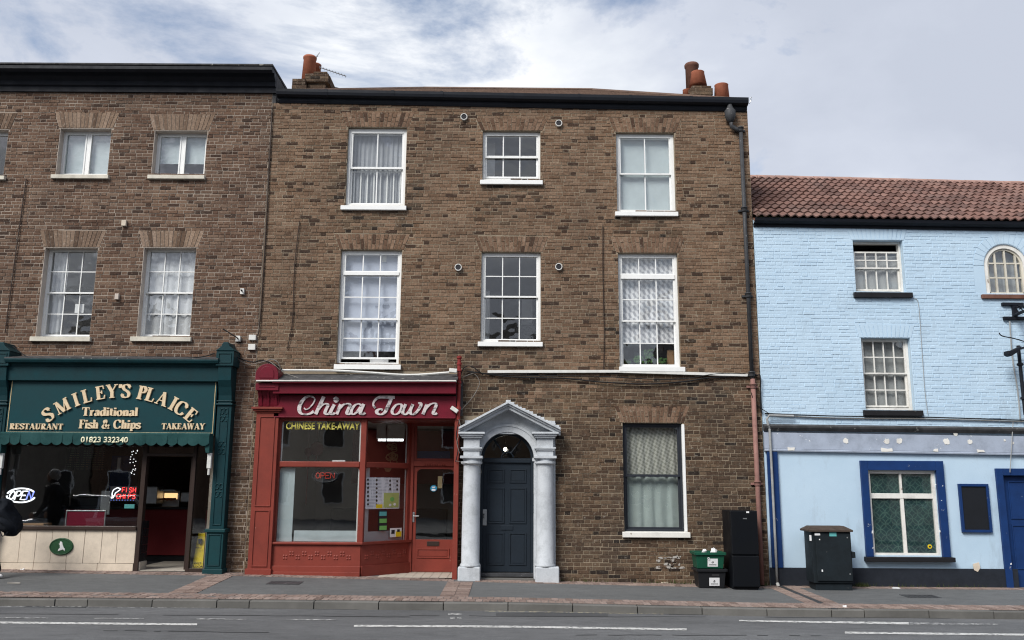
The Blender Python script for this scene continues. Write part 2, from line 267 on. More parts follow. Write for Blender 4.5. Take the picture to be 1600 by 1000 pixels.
# ------------------------------------------------------------------ mesh helpers
COL = sc.collection
WL = {}                                  # world location of every object we make
class MB:
    def __init__(s): s.v = []; s.f = []; s.r = []; s.cur = 0.0
    def add(s, vs, fs):
        b = len(s.v); s.v += [tuple(v) for v in vs]; s.f += [tuple(i + b for i in f) for f in fs]; s.r += [s.cur] * len(fs); return s
    def box(s, x0, x1, y0, y1, z0, z1, back=True):
        v = [(x0, y0, z0), (x1, y0, z0), (x1, y1, z0), (x0, y1, z0), (x0, y0, z1), (x1, y0, z1), (x1, y1, z1), (x0, y1, z1)]
        f = [(0, 1, 5, 4), (1, 2, 6, 5), (3, 0, 4, 7), (4, 5, 6, 7), (0, 3, 2, 1)]
        if back: f.append((2, 3, 7, 6))
        return s.add(v, f)
    def hexa(s, a, b):                    # two quads of four points, a in front of b (a counter-clockwise seen from the front)
        return s.add(list(a) + list(b), [(0, 1, 2, 3), (5, 4, 7, 6), (1, 0, 4, 5), (2, 1, 5, 6), (3, 2, 6, 7), (0, 3, 7, 4)])
    def prism(s, pts, y0, y1):            # polygon of (x, z), extruded from y0 (front) to y1
        n = len(pts); v = [(x, y0, z) for x, z in pts] + [(x, y1, z) for x, z in pts]
        return s.add(v, [tuple(range(n)), tuple(range(2 * n - 1, n - 1, -1))] + [((i + 1) % n, i, i + n, (i + 1) % n + n) for i in range(n)])
    def profile(s, pts, a, b):            # cross-section of (y, z) swept from point a to point b along x (points are (x, z offsets))
        n = len(pts); v = [(a[0], a[1] + y, a[2] + z) for y, z in pts] + [(b[0], b[1] + y, b[2] + z) for y, z in pts]
        return s.add(v, [tuple(range(n - 1, -1, -1)), tuple(range(n, 2 * n))] + [(i, (i + 1) % n, (i + 1) % n + n, i + n) for i in range(n)])
    def tube(s, path, r, seg=8, caps=True):
        P = [Vector(p) for p in path]; rings = []
        rr = r if isinstance(r, (list, tuple)) else [r] * len(P)
        for i, p in enumerate(P):
            t = (P[min(i + 1, len(P) - 1)] - P[max(i - 1, 0)]).normalized(); a = t.cross(Vector((0, 0, 1)))
            if a.length < .2: a = t.cross(Vector((0, 1, 0)))
            a.normalize(); b = t.cross(a)
            rings.append([p + (a * math.cos(2 * math.pi * k / seg) + b * math.sin(2 * math.pi * k / seg)) * rr[i] for k in range(seg)])
        v = [q for ri in rings for q in ri]; f = []
        for i in range(len(P) - 1):
            for k in range(seg): f.append((i * seg + k, i * seg + (k + 1) % seg, (i + 1) * seg + (k + 1) % seg, (i + 1) * seg + k))
        if caps: f += [tuple(range(seg)), tuple(range(len(v) - 1, len(v) - seg - 1, -1))]
        return s.add(v, f)
    def lathe(s, c, prof, seg=20):        # prof: (radius, height) upward around vertical axis at c
        v = []; f = []
        for r, h in prof: v += [(c[0] + r * math.cos(2 * math.pi * k / seg), c[1] + r * math.sin(2 * math.pi * k / seg), c[2] + h) for k in range(seg)]
        for i in range(len(prof) - 1):
            for k in range(seg): f.append((i * seg + k, i * seg + (k + 1) % seg, (i + 1) * seg + (k + 1) % seg, (i + 1) * seg + k))
        f += [tuple(range(seg - 1, -1, -1)), tuple(range(len(v) - seg, len(v)))]
        return s.add(v, f)
    def build(s, name, mat, parent=None, bevel=0, smooth=False, origin=None, stuff=False):
        xs, ys, zs = zip(*s.v)
        c = Vector(origin) if origin else Vector(((min(xs) + max(xs)) / 2, (min(ys) + max(ys)) / 2, min(zs)))
        me = bpy.data.meshes.new(name); me.from_pydata([(x - c.x, y - c.y, z - c.z) for x, y, z in s.v], [], s.f); me.materials.append(mm(mat))
        bm = bmesh.new(); bm.from_mesh(me); bmesh.ops.recalc_face_normals(bm, faces=bm.faces); bm.to_mesh(me); bm.free()
        if any(s.r): a = me.attributes.new('r', 'FLOAT', 'FACE'); a.data.foreach_set('value', s.r)
        if smooth: me.polygons.foreach_set('use_smooth', [True] * len(me.polygons))
        o = bpy.data.objects.new(name, me); put(o, parent, c)
        if bevel:
            m = o.modifiers.new('bevel', 'BEVEL'); m.width = bevel; m.segments = 2; m.limit_method = 'ANGLE'; m.angle_limit = R(40)
        if stuff: o['kind'] = 'stuff'
        return o
def put(o, parent, c):
    c = Vector(c); COL.objects.link(o); o.parent = parent; WL[o] = c
    o.location = c - (WL[parent] if parent else Vector())
def tag(o, label, cat, group=None, kind=None):
    if label: o['label'] = label
    if cat: o['category'] = cat
    if group: o['group'] = group
    if kind: o['kind'] = kind
    return o
def thing(name, label, cat, loc, group=None):
    o = bpy.data.objects.new(name, None); o.empty_display_size = .2; put(o, None, loc); return tag(o, label, cat, group)
def inst(src, parent, loc, scale=None, rot=None):     # a copy that shares its mesh
    o = src.copy(); put(o, parent, loc)
    if scale: o.scale = scale
    if rot: o.rotation_euler = rot
    return o
def B(name, mat, parent, x0, x1, y0, y1, z0, z1, bevel=0.004): return MB().box(x0, x1, y0, y1, z0, z1).build(name, mat, parent, bevel)
def PB(name, mat, parent, px0, px1, py0, py1, Yf, Yb, bevel=.004):     # a box whose front face fills a pixel rectangle at depth Yf
    x0, z1 = W(px0, (py0 + py1) / 2, Yf)[0], W((px0 + px1) / 2, py0, Yf)[1]; x1, z0 = W(px1, (py0 + py1) / 2, Yf)[0], W((px0 + px1) / 2, py1, Yf)[1]
    return B(name, mat, parent, x0, x1, Yf, Yb, z0, z1, bevel)
def rect(px0, px1, py0, py1, Y=0):
    return W(px0, (py0 + py1) / 2, Y)[0], W(px1, (py0 + py1) / 2, Y)[0], W((px0 + px1) / 2, py1, Y)[1], W((px0 + px1) / 2, py0, Y)[1]
def smoothpts(p, k=6):
    out = []
    for i in range(len(p) - 1):
        a, b, c, d = p[max(i - 1, 0)], p[i], p[i + 1], p[min(i + 2, len(p) - 1)]
        for j in range(k):
            t = j / k; out.append(tuple(.5 * (2 * b[q] + (c[q] - a[q]) * t + (2 * a[q] - 5 * b[q] + 4 * c[q] - d[q]) * t * t + (3 * b[q] - a[q] - 3 * c[q] + d[q]) * t ** 3) for q in range(len(b))))
    return out + [tuple(p[-1])]
def cable(pts, r, mat, label, name='cable', cat='cable', group=None, sag=None):    # pts: (px, py, Y)
    P = [(W(a, b, y)[0], y, W(a, b, y)[1]) for a, b, y in pts]
    o = MB().tube(smoothpts(P, 5), r, 6).build(name, mat); return tag(o, label, cat, group)
# ------------------------------------------------------------------ brick walls
SL = -.0085                              # the old courses run very slightly downhill to the right
def wall_sheet(name, mat, parent, x0, x1, z0f, z1f, holes, depth=.2, y=0.0):
    """front sheet with openings and their jambs; z0f, z1f: functions of x"""
    xs = sorted(set([x0, x1] + [h[i] for h in holes for i in (0, 1) if x0 < h[i] < x1])); b = MB()
    for a, c in zip(xs, xs[1:]):
        mid = (a + c) / 2; spans = sorted((h[2], h[3]) for h in holes if h[0] < mid < h[1]); lo = None
        for s0, s1 in spans + [(None, None)]:
            q = [(a, y, z0f(a) if lo is None else lo), (c, y, z0f(c) if lo is None else lo), (c, y, z1f(c) if s0 is None else s0), (a, y, z1f(a) if s0 is None else s0)]
            if q[3][2] - q[0][2] > 1e-4: b.add(q, [(0, 1, 2, 3)])
            lo = s1
    for hx0, hx1, hz0, hz1 in holes:
        v = [(hx0, y, hz0), (hx1, y, hz0), (hx1, y, hz1), (hx0, y, hz1)]; b.add(v + [(p[0], y + depth, p[2]) for p in v], [(0, 1, 5, 4), (1, 2, 6, 5), (2, 3, 7, 6), (3, 0, 4, 7)])
    b.add([(x0, y, z0f(x0)), (x0, y + depth, z0f(x0)), (x0, y + depth, z1f(x0)), (x0, y, z1f(x0)), (x1, y, z0f(x1)), (x1, y + depth, z0f(x1)), (x1, y + depth, z1f(x1)), (x1, y, z1f(x1))], [(0, 1, 2, 3), (4, 5, 6, 7), (3, 2, 6, 7)])
    return b.build(name, mat, parent)
def brickwork(wall, x0, x1, z0f, z1f, block, mat_at, proud=.007, jit=.004, nobj=300, course=.0655, pitch=.322, rank=None, jo=.0095):
    """Flemish bond. block(z) -> list of (x0, x1) to leave out; mat_at(x, z) -> material stem"""
    rng = random.Random(int(x0 * 100)); rows = {}; zmin = min(z0f(x0), z0f(x1)); full = []
    n = int((max(z1f(x0), z1f(x1)) - zmin + .2) / course) + 2; xm = (x0 + x1) / 2
    for r in range(-2, n):
        zb = zmin + r * course + rng.uniform(-.003, .003); off = (pitch / 2 if r % 2 else 0) + rng.uniform(-.025, .025); x = x0 - pitch + off
        k = 0
        while x < x1:
            w = (pitch * 2 / 3 if k % 2 == 0 else pitch / 3) * rng.uniform(.96, 1.04); k += 1
            a, c = x, x + w; x = c; zz = zb + SL * ((a + c) / 2 - xm); zm = zz + course / 2
            lo, hi = max(a, x0), min(c, x1)
            if hi - lo < .02: continue
            zt = z1f((a + c) / 2); zbm = z0f((a + c) / 2)
            if zm > zt or zm < zbm - .02: continue
            segs = [(lo, hi)]
            for h0, h1 in block(zm):
                nx = []
                for p, q in segs:
                    if h1 <= p or h0 >= q: nx.append((p, q)); continue
                    if h0 - p > .02: nx.append((p, h0))
                    if q - h1 > .02: nx.append((h1, q))
                segs = nx
            for p, q in segs:
                y = -proud + rng.uniform(-jit, jit); j = jo * rng.uniform(.6, 1.4)
                whole = (q - p) > .195
                full.append((whole, p + j / 2, q - j / 2, y, zz + j / 2, zz + course - j / 2, mat_at((p + q) / 2, zm)))
    cand = [i for i, t in enumerate(full) if t[0]]; key = rank or (lambda x, z: abs(z - 1.5) * 1.0 + .25 * abs(x))
    cand.sort(key=lambda i: key((full[i][1] + full[i][2]) / 2, full[i][4])); chosen = set(cand[:nobj]); groups = {}; proto = {}
    for i, (wh, p, q, y, za, zb, m) in enumerate(full):
        if i in chosen:
            if m not in proto:
                b = MB(); brick_geo(b, -.5, .5, -.5, .055, -.5, .5); b2 = MB(); brick_geo(b2, -.107, .107, 0, .045, -.0325, .0325)
                proto[m] = b2.build('brick', m + '_object' if m.startswith('brick') else m, wall, origin=(0, 0, 0)); o = proto[m]
                WL[o] = Vector(((p + q) / 2, y, (za + zb) / 2)); o.location = WL[o] - WL[wall]
            else: o = inst(proto[m], wall, ((p + q) / 2, y, (za + zb) / 2))
            o.scale = ((q - p) / .214, 1, (zb - za) / .065); o.rotation_euler = (rng.uniform(-.02, .02), rng.uniform(-.006, .006), rng.uniform(-.008, .008))
        else:
            b = groups.setdefault(m, MB()); b.cur = rng.uniform(.001, 1); t = rng.uniform(-.002, .002); brick_geo(b, p, q, y, y + .045, za + t * 0, zb)
    for m, b in groups.items(): b.build('brickwork', m + '_face' if m.startswith('brick') else m, wall, stuff=True)
def brick_geo(b, x0, x1, y0, y1, z0, z1, ch=.004):
    v = [(x0 + ch, y0, z0 + ch), (x1 - ch, y0, z0 + ch), (x1 - ch, y0, z1 - ch), (x0 + ch, y0, z1 - ch), (x0, y0 + ch, z0), (x1, y0 + ch, z0), (x1, y0 + ch, z1), (x0, y0 + ch, z1), (x0, y1, z0), (x1, y1, z0), (x1, y1, z1), (x0, y1, z1)]
    b.add(v, [(0, 1, 2, 3)] + [(i, i + 4, (i + 1) % 4 + 4, (i + 1) % 4) for i in range(4)] + [(i + 4, i + 8, (i + 1) % 4 + 8, (i + 1) % 4 + 4) for i in range(4)])
class Arch:                               # flat gauged arch over an opening
    def __init__(s, x0, x1, z0, h, fl, n, split, mat): s.x0, s.x1, s.z0, s.h, s.fl, s.n, s.split, s.mat = x0 - .03, x1 + .03, z0, h, fl, n, split, mat
    def span(s, z):
        t = (z - s.z0) / s.h
        return (s.x0 - s.fl * t, s.x1 + s.fl * t) if -.1 < t < .97 else None
    def build(s, wall):
        rng = random.Random(int(s.x0 * 977)); j = .011
        for i in range(s.n):
            cuts = [0, 1] if not s.split else ([0, .36, 1] if i % 2 else [0, .64, 1])
            for t0, t1 in zip(cuts, cuts[1:]):
                P = []
                for t, e in ((t0, 1), (t1, -1)):
                    a, c = s.x0 - s.fl * t, s.x1 + s.fl * t; z = s.z0 + s.h * t + e * j / 2; q = [lerp(a, c, i / s.n) + j / 2, lerp(a, c, (i + 1) / s.n) - j / 2]
                    P.append([(q[0], z), (q[1], z)])
                y = -.008 + rng.uniform(-.002, .002); po = [P[0][0], P[0][1], P[1][1], P[1][0]]
                MB().hexa([(x, y, z) for x, z in po], [(x, .04, z) for x, z in po]).build('voussoir', s.mat, wall)
# ------------------------------------------------------------------ windows
def pane_grid(win, x0, x1, z0, z1, cols, rows, y, bar, mat, gl, zcuts=None):
    """glazing bars (one mesh per sash) and one pane object per light"""
    b = MB(); cw = (x1 - x0) / cols; zs = zcuts or [lerp(z0, z1, i / rows) for i in range(rows + 1)]
    for i in range(1, cols): b.box(x0 + i * cw - bar / 2, x0 + i * cw + bar / 2, y - .008, y + .018, z0, z1)
    for k, z in enumerate(zs[1:-1]):
        for i in range(cols): b.box(x0 + i * cw + (bar / 2 if i else 0), x0 + (i + 1) * cw - (bar / 2 if i < cols - 1 else 0), y - .006, y + .016, z - bar / 2, z + bar / 2)
    if b.v: b.build('glazing_bars', mat, win)
    for i in range(cols):
        for a, c in zip(zs, zs[1:]):
            MB().box(x0 + i * cw, x0 + (i + 1) * cw, y + .004, y + .008, a, c).build('pane', gl, win).rotation_euler = (random.uniform(-.009, .009), 0, random.uniform(-.009, .009))
def ring(name, mat, win, x0, x1, z0, z1, t, y0, y1, tb=None, tt=None):
    tb = t if tb is None else tb; tt = t if tt is None else tt
    return MB().box(x0, x0 + t, y0, y1, z0, z1).box(x1 - t, x1, y0, y1, z0, z1).box(x0 + t, x1 - t, y0, y1, z0, z0 + tb).box(x0 + t, x1 - t, y0, y1, z1 - tt, z1).build(name, mat, win, .003)
def sash_window(bld, o, sashes, mat='white_paint', gl='glass_old', y=.07, fr=.05, sill=None, sill_mat='white_paint', bar=.018, stile=.04, extra=None, top=None, sill_out=.07):
    """o: opening (x0,x1,z0,z1); sashes: list of (pz0, pz1, cols, rows, dy, zcuts) in metres"""
    x0, x1, z0, z1 = o
    win = ring('window', mat, bld, x0 + .002, x1 - .002, z0 + .002, z1 - .002, fr, y, y + .11, tt=top if top else fr)
    for a, c, cols, rows, dy in sashes:
        X0, X1 = x0 + fr, x1 - fr; ring('sash', mat, win, X0 + .002, X1 - .002, a, c, stile, y + .012 + dy, y + .048 + dy)
        pane_grid(win, X0 + stile, X1 - stile, a + stile, c - stile, cols, rows, y + .022 + dy, bar, mat, gl)
    if sill:
        sx0, sx1, sz0, sz1 = sill
        MB().hexa([(sx0, -sill_out, sz0), (sx1, -sill_out, sz0), (sx1, -sill_out, sz1), (sx0, -sill_out, sz1)], [(sx0, .1, sz0), (sx1, .1, sz0), (sx1, .1, sz1 + .015), (sx0, .1, sz1 + .015)]).build('sill', sill_mat, win, .005)
    return win
def drape(name, mat, x0, x1, z0, z1, y, amp, waves, label, cat='curtain', group=None, seed=0):
    rng = random.Random(seed + int(x0 * 91)); n = max(8, int(waves * 8)); b = MB(); ph = rng.uniform(0, 6); row = 7
    pts = []
    for r in range(row):
        t = r / (row - 1)
        pts += [(lerp(x0, x1, i / n) + .006 * math.sin(3 * t + i), y + amp * (.55 + .45 * (1 - t)) * math.sin(ph + i / n * waves * 6.283 + .5 * math.sin(i * .7 + ph) + .25 * math.sin(4 * t)), lerp(z0, z1, t)) for i in range(n + 1)]
    b.add(pts, [(r * (n + 1) + i, r * (n + 1) + i + 1, (r + 1) * (n + 1) + i + 1, (r + 1) * (n + 1) + i) for r in range(row - 1) for i in range(n)])
    return tag(b.build(name, mat, smooth=True), label, cat, group)
def room(bld, x0, x1, z0, z1, y0, y1, mat, floor=None, ceil=None, name='room'):
    v = [(x0, y0, z0), (x1, y0, z0), (x1, y1, z0), (x0, y1, z0), (x0, y0, z1), (x1, y0, z1), (x1, y1, z1), (x0, y1, z1)]
    MB().add(v, [(1, 2, 6, 5), (3, 0, 4, 7), (2, 3, 7, 6)]).build(name + '_walls', mat, bld)
    MB().add(v[:4], [(0, 1, 2, 3)]).build(name + '_floor', floor or mat, bld); MB().add(v[4:], [(0, 1, 2, 3)]).build(name + '_ceiling', ceil or mat, bld)
# ------------------------------------------------------------------ lettering
def text_mesh(name, s, mat, parent, x, y, z, h, width=None, bold=0, depth=.004, shear=0, extra=None):
    """built-in sans lettering, left edge x, baseline z, capital height h"""
    cu = bpy.data.curves.new(name, 'FONT'); cu.body = s; cu.size = 1; cu.extrude = 0; cu.offset = bold; cu.shear = shear
    t = bpy.data.objects.new('tmp', cu); COL.objects.link(t); bpy.context.view_layer.update()
    me = bpy.data.meshes.new_from_object(t.evaluated_get(bpy.context.evaluated_depsgraph_get())); bpy.data.objects.remove(t)
    xs = [v.co.x for v in me.vertices]; x0, x1 = min(xs), max(xs); k = h / .73; kx = width / (x1 - x0) if width else k
    for v in me.vertices: v.co = Vector(((v.co.x - x0) * kx, 0, v.co.y * k))
    me.materials.clear(); me.materials.append(mm(mat)); o = bpy.data.objects.new(name, me); put(o, parent, (x, y, z))
    m = o.modifiers.new('solid', 'SOLIDIFY'); m.thickness = depth; return o
T_, t_ = .165, .055
def st(x): return ('T', [(x, 0), (x, 1)])
S_ = [(.52, .78), (.47, .92), (.31, .98), (.15, .92), (.10, .76), (.20, .60), (.40, .47), (.52, .30), (.47, .08), (.30, .02), (.14, .07), (.07, .24)]
NN = [('c', [(.17, .46), (.29, .62), (.42, .59), (.45, .44)]), ('T', [(.45, .46), (.45, 0)]), ('s', .45, 0, .14), ('s', .16, 0, .14)]
PB_ = [('t', [(.04, .97), (.32, .97)]), ('c', [(.30, .97), (.45, .94), (.54, .75), (.45, .55), (.30, .50)]), ('t', [(.2, .5), (.32, .5)])]
GL = {
 'S': (.62, [('c', S_), ('t', [(.53, .70), (.53, .97)]), ('t', [(.06, .03), (.06, .3)])]),
 'M': (1.0, [('t', [(.14, 0), (.14, 1)]), ('T', [(.17, 1), (.5, .03)]), ('t', [(.5, .03), (.82, 1)]), ('T', [(.84, 0), (.84, 1)]), ('s', .14, 0, .13), ('s', .84, 0, .17), ('s', .1, 1, .1), ('s', .9, 1, .11)]),
 'I': (.42, [st(.21), ('s', .21, 0, .18), ('s', .21, 1, .18)]),
 'L': (.66, [st(.2), ('s', .2, 1, .18), ('t', [(.04, .03), (.58, .03)]), ('t', [(.56, 0), (.62, .28)])]),
 'E': (.68, [st(.2), ('t', [(.04, .97), (.56, .97)]), ('t', [(.55, 1), (.58, .74)]), ('t', [(.2, .52), (.44, .52)]), ('t', [(.44, .4), (.44, .64)]), ('t', [(.04, .03), (.58, .03)]), ('t', [(.56, 0), (.62, .28)])]),
 'F': (.62, [st(.2), ('s', .2, 0, .18), ('t', [(.04, .97), (.56, .97)]), ('t', [(.55, 1), (.58, .74)]), ('t', [(.2, .52), (.44, .52)]), ('t', [(.44, .4), (.44, .64)])]),
 'Y': (.8, [('T', [(.13, 1), (.4, .46)]), ('t', [(.68, 1), (.42, .5)]), ('T', [(.4, 0), (.4, .5)]), ('s', .4, 0, .17), ('s', .14, 1, .15), ('s', .67, 1, .12)]),
 "'": (.2, [('T', [(.1, 1), (.1, .72)])]), ' ': (.34, []),
 'P': (.62, [st(.2), ('s', .2, 0, .18)] + PB_), 'R': (.74, [st(.2), ('s', .2, 0, .18)] + PB_ + [('T', [(.31, .5), (.6, 0)]), ('s', .64, 0, .1)]),
 'A': (.8, [('t', [(.12, 0), (.38, 1)]), ('T', [(.37, 1), (.67, 0)]), ('t', [(.22, .33), (.54, .33)]), ('s', .12, 0, .12), ('s', .68, 0, .16)]),
 'C': (.76, [('c', [(.66, .72), (.58, .91), (.40, .98), (.2, .9), (.1, .66), (.1, .36), (.2, .1), (.4, .02), (.58, .08), (.68, .27)]), ('t', [(.66, .66), (.66, .98)])]),
 'T': (.7, [st(.35), ('s', .35, 0, .18), ('t', [(.04, .97), (.66, .97)]), ('t', [(.06, 1), (.04, .74)]), ('t', [(.64, 1), (.66, .74)])]),
 'U': (.8, [('T', [(.2, 1), (.2, .28)]), ('c', [(.2, .32), (.23, .12), (.38, .03), (.54, .1), (.62, .32)]), ('t', [(.62, .3), (.62, 1)]), ('s', .2, 1, .17), ('s', .62, 1, .14)]),
 'N': (.84, [('t', [(.14, 0), (.14, 1)]), ('T', [(.15, 1), (.67, 0)]), ('t', [(.68, 0), (.68, 1)]), ('s', .14, 0, .13), ('s', .68, 1, .13), ('s', .1, 1, .1)]),
 'K': (.78, [st(.2), ('s', .2, 0, .17), ('s', .2, 1, .17), ('t', [(.2, .42), (.6, 1)]), ('T', [(.34, .6), (.66, 0)]), ('s', .6, 1, .12), ('s', .68, 0, .13)]),
 'W': (1.06, [('T', [(.13, 1), (.33, 0)]), ('t', [(.33, 0), (.52, 1)]), ('T', [(.52, 1), (.73, 0)]), ('t', [(.73, 0), (.92, 1)]), ('s', .14, 1, .15), ('s', .52, 1, .14), ('s', .92, 1, .11)]),
 'r': (.46, [('T', [(.16, 0), (.16, .64)]), ('s', .16, 0, .14), ('s', .1, .64, .08), ('c', [(.18, .42), (.26, .6), (.4, .58)])]),
 'a': (.52, [('c', [(.1, .5), (.2, .63), (.33, .6), (.37, .46)]), ('T', [(.37, .5), (.37, .04)]), ('t', [(.36, .03), (.5, .03)]), ('c', [(.37, .38), (.2, .33), (.09, .2), (.14, .04), (.26, .04), (.37, .14)])]),
 'd': (.56, [('T', [(.42, 0), (.42, 1)]), ('s', .37, 1, .1), ('s', .46, 0, .08), ('c', [(.42, .54), (.28, .63), (.12, .52), (.09, .28), (.17, .05), (.3, .03), (.42, .14)])]),
 'i': (.3, [('T', [(.15, 0), (.15, .64)]), ('s', .15, 0, .13), ('s', .1, .64, .08), ('T', [(.15, .80), (.15, .97)])]),
 't': (.36, [('T', [(.16, .06), (.16, .86)]), ('t', [(.02, .62), (.34, .62)]), ('t', [(.16, .04), (.34, .06)])]),
 'o': (.56, [('c', [(.28, .63), (.12, .52), (.09, .32), (.14, .1), (.28, .02), (.42, .1), (.47, .32), (.43, .52), (.28, .63)])]),
 'n': (.6, [('T', [(.16, 0), (.16, .64)]), ('s', .1, .64, .08)] + NN), 'h': (.6, [('T', [(.16, 0), (.16, 1)]), ('s', .1, 1, .08)] + NN),
 'l': (.3, [('T', [(.15, 0), (.15, 1)]), ('s', .15, 0, .13), ('s', .1, 1, .08)]),
 's': (.46, [('c', [(x * .78, y * .64) for x, y in S_])]),
 'p': (.58, [('T', [(.16, -.28), (.16, .64)]), ('s', .16, -.28, .14), ('s', .1, .64, .08), ('c', [(.16, .5), (.3, .62), (.46, .52), (.49, .3), (.42, .06), (.28, .02), (.16, .14)])]),
 '&': (.82, [('c', [(.70, .44), (.6, .2), (.42, .03), (.2, .03), (.09, .18), (.14, .36), (.3, .52), (.42, .72), (.38, .93), (.26, .96), (.19, .82), (.26, .62), (.46, .28), (.6, .08), (.76, .03)])]),
}
def ribbon(b, pts, widths, y0, y1, xf):
    P = [Vector((p[0], p[1])) for p in pts]; n = len(P); Lp, Rp = [], []
    for i in range(n):
        t = (P[min(i + 1, n - 1)] - P[max(i - 1, 0)]); t.normalize(); nn = Vector((-t.y, t.x)); w = widths(t) / 2
        Lp.append(P[i] + nn * w); Rp.append(P[i] - nn * w)
    v = []
    for a, c in zip(Lp, Rp):
        for q in (a, c):
            x, z = xf(q); v += [(x, y0, z), (x, y1, z)]
    f = []
    for i in range(n - 1):
        a = i * 4; d = a + 4; f += [(a, a + 2, d + 2, d), (a + 1, d + 1, d + 3, a + 3), (a, d, d + 1, a + 1), (a + 2, a + 3, d + 3, d + 2)]
    f += [(0, 1, 3, 2), ((n - 1) * 4, (n - 1) * 4 + 2, (n - 1) * 4 + 3, (n - 1) * 4 + 1)]
    b.add(v, f)
def serif(ch, xf, y, mat, parent, depth=.016, w=1.0):
    b = MB()
    for k, s in enumerate(GL[ch][1]):
        y0 = y - depth - .0005 * k
        if s[0] == 's': ribbon(b, [(s[1] - s[3], .028 if s[2] == 0 else s[2] - .028 if s[2] > 0 else s[2] + .028), (s[1] + s[3], .028 if s[2] == 0 else s[2] - .028 if s[2] > 0 else s[2] + .028)], lambda t: t_ * w, y0, y, xf)
        elif s[0] == 'c': ribbon(b, smoothpts(s[1], 6), lambda t: (t_ + (T_ - t_) * min(1, abs(t.y * .96 - t.x * .28)) ** 1.2) * w, y0, y, xf)
        else: ribbon(b, s[1], lambda t, q=s[0]: (T_ if q == 'T' else t_) * w, y0, y, xf)
    return b.build('letter', mat, parent)
def serif_line(txt, x0, x1, z, h, y, mat, parent, depth=.014, w=1.1):
    adv = sum(GL[c][0] for c in txt); k = (x1 - x0) / adv; x = x0
    for c in txt:
        if c != ' ': serif(c, lambda q, X=x: (X + q.x * k, z + q.y * h), y, mat, parent, depth, w)
        x += GL[c][0] * k
# ================================================================== SETTING
def xform(self, fn):
    self.v = [fn(*p) for p in self.v]; return self
MB.xform = xform
def zr(x, y): return zk(x) - .105 + .018 * min(max(KY - y, 0), 3.5)
def RG(px, py):                        # pixel -> point on the road surface
    z = -.18
    for _ in range(8): x, y = G(px, py, z); z = zr(x, y)
    return x, y
def sheet(name, mat, xs, ys, zf, label=None, kind='structure', parent=None):
    b = MB(); n = len(ys)
    b.add([(x, y, zf(x, y)) for x in xs for y in ys], [(i * n + j, (i + 1) * n + j, (i + 1) * n + j + 1, i * n + j + 1) for i in range(len(xs) - 1) for j in range(n - 1)])
    o = b.build(name, mat, parent)
    if kind: o['kind'] = kind
    return o
XS = [-60, -40, -30, -20, -14] + [x * .5 for x in range(-24, 25)] + [14, 20, 30, 40, 60]
b_ = MB(); b_.add([(-600, -600, -.62), (600, -600, -.62), (600, 600, -.62), (-600, 600, -.62)], [(0, 1, 2, 3)]); g_ = b_.build('ground', 'path_asphalt'); g_['kind'] = 'structure'
road = sheet('road', 'road_asphalt', XS, [-13.2, -12.4, -11, -9.6, -8, KY - 3.5, KY - 2.4, KY - 1.2, KY - .4, KY + .02], zr)
far_pave = sheet('opposite_pavement', 'path_asphalt', XS, [-26, -20, -14, -13.1], lambda x, y: zr(x, -9) + .10)
BAND, CR = .45, .14
pave = sheet('pavement', 'path_asphalt', XS, [KY + .12, KY + BAND + .12, -1.6, -.9, -.45, -.02, .15], zp)
# kerb stones (each about 0.92 m long)
rng = random.Random(3); x = -22.0; kp = None; kerb = sheet('kerb', 'paver_joint', XS, [KY + .02, KY + .125], lambda x, y: zk(x) - .02)
while x < 22:
    L = .915 if rng.random() < .85 else .46; x1 = x + L - .012
    if kp is None or abs(L - .915) > .01:
        b = MB(); h = L / 2 - .006
        b.profile([(0, -.30), (0, -.012), (.004, -.004), (.014, 0), (.125, 0), (.125, -.30)], (-h, 0, 0), (h, 0, 0)); o = b.build('kerbstone', 'kerb_stone', kerb, .004, origin=(0, 0, 0))
        WL[o] = Vector(); kp = o if L > .9 else kp
    else: o = kp.copy(); COL.objects.link(o)
    xc = (x + x1) / 2; o.parent = kerb; WL[o] = Vector((xc, KY + rng.uniform(-.006, .006), zk(xc) + rng.uniform(-.005, .005))); o.location = WL[o] - WL[kerb]
    o.rotation_euler = (0, math.atan2(zk(x) - zk(x1), L) + rng.uniform(-.004, .004), rng.uniform(-.006, .006)); x += L
# brick pavers: bands along the kerb and the buildings, and three across
PV = []
def band(x0, x1, y0, y1, along):
    if along:
        nr = max(1, round((y1 - y0) / .215)); h = (y1 - y0) / nr
        for r in range(nr):
            xx = x0 + (r % 2) * .05
            while xx < x1: PV.append((xx + .003, xx + .101, y0 + r * h + .003, y0 + (r + 1) * h - .003)); xx += .105
    else:
        nr = max(1, round((x1 - x0) / .215)); w = (x1 - x0) / nr
        for r in range(nr):
            yy = y0
            while yy < y1 - .04: PV.append((x0 + r * w + .003, x0 + (r + 1) * w - .003, yy + .003, min(yy + .101, y1))); yy += .105
yk0, yk1 = KY + .13, KY + .13 + BAND
segs = [(-12, -9.4)]
band(-11, 11, yk0, yk1, True)
for a, c in ((-11, -4.2), (-4.2, -1.05), (-.6, 4.35), (4.78, 9.5)): band(a, c, -.42 if a < 4 else -.30, -.03, True)
CB = [(-5.06, -4.64), (-1.05, -.62), (4.36, 4.56), (4.66, 4.86)]
for a, c in CB: band(a, c, yk1, -.03 if a > 4 else -.42, False)
rng = random.Random(5); PV.sort(key=lambda p: (p[2] > yk1, abs((p[0] + p[1]) / 2)))
stuff = MB(); proto = None
